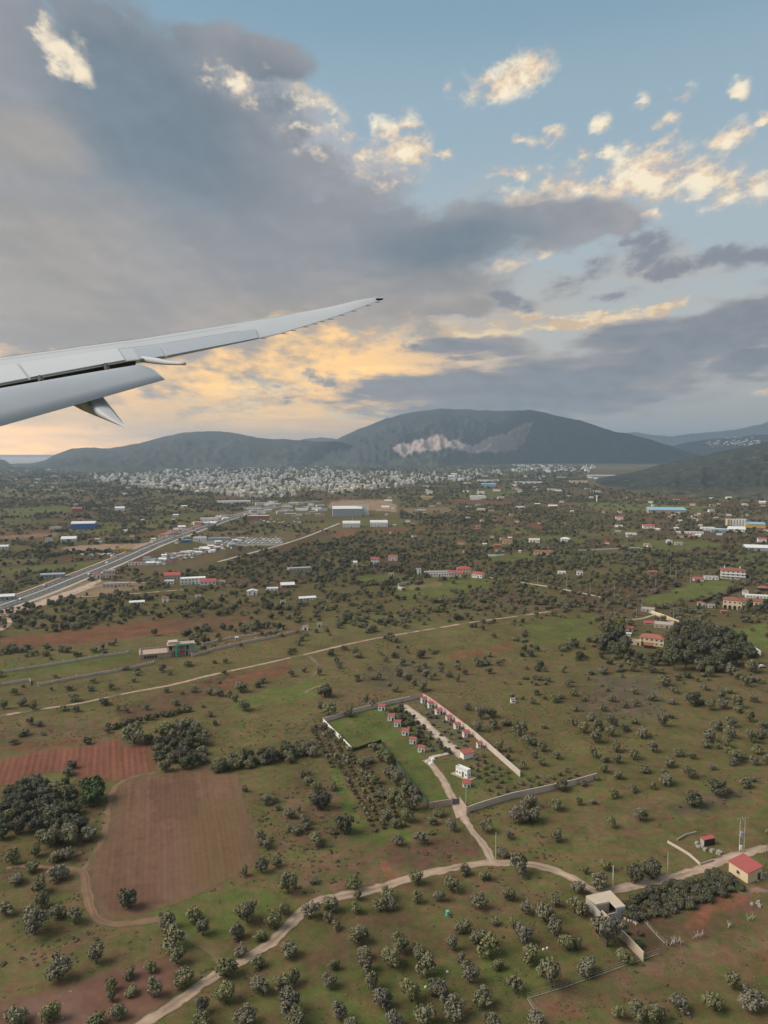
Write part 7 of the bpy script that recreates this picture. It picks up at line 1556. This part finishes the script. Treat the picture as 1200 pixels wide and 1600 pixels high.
def plate(name, x0, x1, c0, c1, off, m, nx=10, nc=5, th=.02):
    v, f = [], []; k = nc + 1
    for side in (off + th, off):
        for i in range(nx + 1):
            for j in range(k): v.append(skin(x0 + (x1 - x0) * i / nx, c0 + (c1 - c0) * j / nc, side) - WORG)
    o2 = (nx + 1) * k
    for i in range(nx):
        for j in range(nc):
            a = i * k + j; f.append((a, a + 1, a + k + 1, a + k)); f.append((o2 + a, o2 + a + k, o2 + a + k + 1, o2 + a + 1))
    for i in range(nx):
        for j in (0, nc): a = i * k + j; f.append((a, a + k, o2 + a + k, o2 + a))
    for j in range(nc):
        for i in (0, nx): a = i * k + j; f.append((a, o2 + a, o2 + a + 1, a + 1))
    return MB().add(v, f).build(name, MT[m], wing)
plate('spoiler', -415, -190, .66, .995, .012, 'wing_panel'); plate('spoiler', -186, 44, .66, .995, .012, 'wing_panel'); plate('spoiler', 48, 196, .66, .99, .012, 'wing_panel')
plate('aileron', 262, 404, .70, 1.0, .008, 'flap_paint'); plate('flaperon', 218, 258, .72, 1.0, .008, 'flap_paint', 5)
plate('leading_edge_slat', -415, 150, .03, .17, .002, 'wing_panel', 16, 4, .006); plate('leading_edge_slat', 156, 470, .03, .17, .002, 'wing_panel', 16, 4, .006)
for c_ in (.40, .64):
    plate('panel_seam', -415, 380, c_, c_ + .0035, .003, 'grey_metal', 30, 1, .003)
FL = [(-420, 687), (0, 607), (150, 581), (217, 570)]; FT = [(-420, 785), (-200, 722.5), (0, 666), (258, 593)]
dFL, dFT = inv(11.75, 599, 26.0), inv(10.6, 258, 14.1)
vf, ff = [], []; cf = [0, .01, .05, .14, .3, .5, .75, 1.0]
sts = [(-420 + (217 + 420) * i / 20, -420 + (246 + 420) * i / 20) for i in range(21)] + [(219, 252), (223, 256), (230, 258)]
for xl, xt in sts:
    yl = lx(FL, xl) if xl <= 217 else 571 + (xl - 217) * .32
    A = W3(xl, yl, dFL(xl)); B = W3(xt, lx(FT, min(xt, 258)), dFT(xt)); n = Vector((0.05, -.35, .93)).normalized(); ch = (B - A).length
    up = [A.lerp(B, c) + n * ch * .05 * 4 * (c ** .7) * (1 - c) for c in cf]; lo = [A.lerp(B, c) - n * (ch * .035 * (c ** .5) * (1 - c) * 2 + .004) for c in cf[::-1][:-1]]
    vf += [p - WORG for p in up + lo]
nr = len(cf) * 2 - 1
for i in range(len(sts) - 1):
    for j in range(nr): ff.append((i * nr + j, i * nr + (j + 1) % nr, (i + 1) * nr + (j + 1) % nr, (i + 1) * nr + j))
ff += [tuple(range(nr)), tuple(range(len(sts) * nr - 1, (len(sts) - 1) * nr - 1, -1))]
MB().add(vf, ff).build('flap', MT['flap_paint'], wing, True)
# cove sheet between wing and flap, coloured as the shade in that gap, with ribs
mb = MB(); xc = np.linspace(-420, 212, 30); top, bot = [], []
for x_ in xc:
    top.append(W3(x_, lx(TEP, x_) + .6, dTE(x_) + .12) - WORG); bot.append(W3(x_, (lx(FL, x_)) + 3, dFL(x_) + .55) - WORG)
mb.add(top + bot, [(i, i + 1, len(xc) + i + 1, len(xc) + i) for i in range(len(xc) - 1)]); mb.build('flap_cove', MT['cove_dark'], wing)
for x_ in (-150, 62, 165): MB().tube([W3(x_, lx(TEP, x_) - .5, dTE(x_) + .05) - WORG, W3(x_ + 4, lx(FL, x_) + 1.5, dFL(x_) + .05) - WORG], [.05, .06], 6).build('flap_bracket', MT['cove_dark'], wing)
def canoe(name, pts, flat=.75):
    P_ = [W3(a, b, t) - WORG for a, b, t, r in pts]; rr = [r * t / F for a, b, t, r in pts]; return MB().tube(P_, rr, 12).build(name, MT['fairing_paint'], wing, True)
rg = [(133, 626, 12.75), (150, 638.5, 12.2), (170, 652.5, 11.7), (186, 662, 11.25), (195.5, 667.2, 11.0)]
rt = [(158, 616, 13.6), (167, 628, 13.0), (180, 644, 12.3), (190, 657, 11.6), (196.5, 666.2, 11.05)]
lf_ = [(104, 628, 13.8), (128, 641, 13.0), (158, 653.5, 12.2), (182, 663, 11.5), (195, 667.8, 11.05)]
mb = MB(); k = []
for a_, b_, c_ in zip(lf_, rg, rt):
    A, B, C = W3(*a_), W3(*b_), W3(*c_); ring = []
    for t in np.linspace(0, 1, 5): ring.append(A.lerp(B, t) + (B - (A + C) / 2) * .18 * math.sin(math.pi * t))
    for t in np.linspace(0, 1, 6)[1:]: ring.append(B.lerp(C, t) + (B - (A + C) / 2) * .12 * math.sin(math.pi * t))
    k.append([p - WORG for p in ring])
n_ = len(k[0])
mb.add([p for r in k for p in r], [(i * n_ + j, i * n_ + (j + 1) % n_, (i + 1) * n_ + (j + 1) % n_, (i + 1) * n_ + j) for i in range(len(k) - 1) for j in range(n_)] + [tuple(range(n_)), tuple(range(len(k) * n_ - 1, (len(k) - 1) * n_ - 1, -1))])
mb.build('flap_track_fairing', MT['fairing_paint'], wing, True)
canoe('flap_track_fairing', [(196, 556, 16.2, 2), (208, 558.5, 15.8, 4), (225, 561.5, 15.3, 5), (245, 564, 14.9, 5), (262, 566.8, 14.5, 3.6), (280, 568, 14.1, 2.6), (289, 568.4, 13.9, 2.2)])
for x_ in (408, 440, 455, 474, 489, 500, 513, 531, 549, 572, 586):
    a = W3(x_, lx(TEP, x_), dTE(x_)); b = W3(x_ + 7.5, lx(TEP, x_) + .2, dTE(x_) - .12); MB().tube([a - WORG, b - WORG], [.012, .008], 5).build('static_wick', MT['cove_dark'], wing)
MB().tube([W3(588, 467.5, 26.6) - WORG, W3(598, 467, 26.9) - WORG], [.035, .03], 6).build('tip_light', MT['cove_dark'], wing)
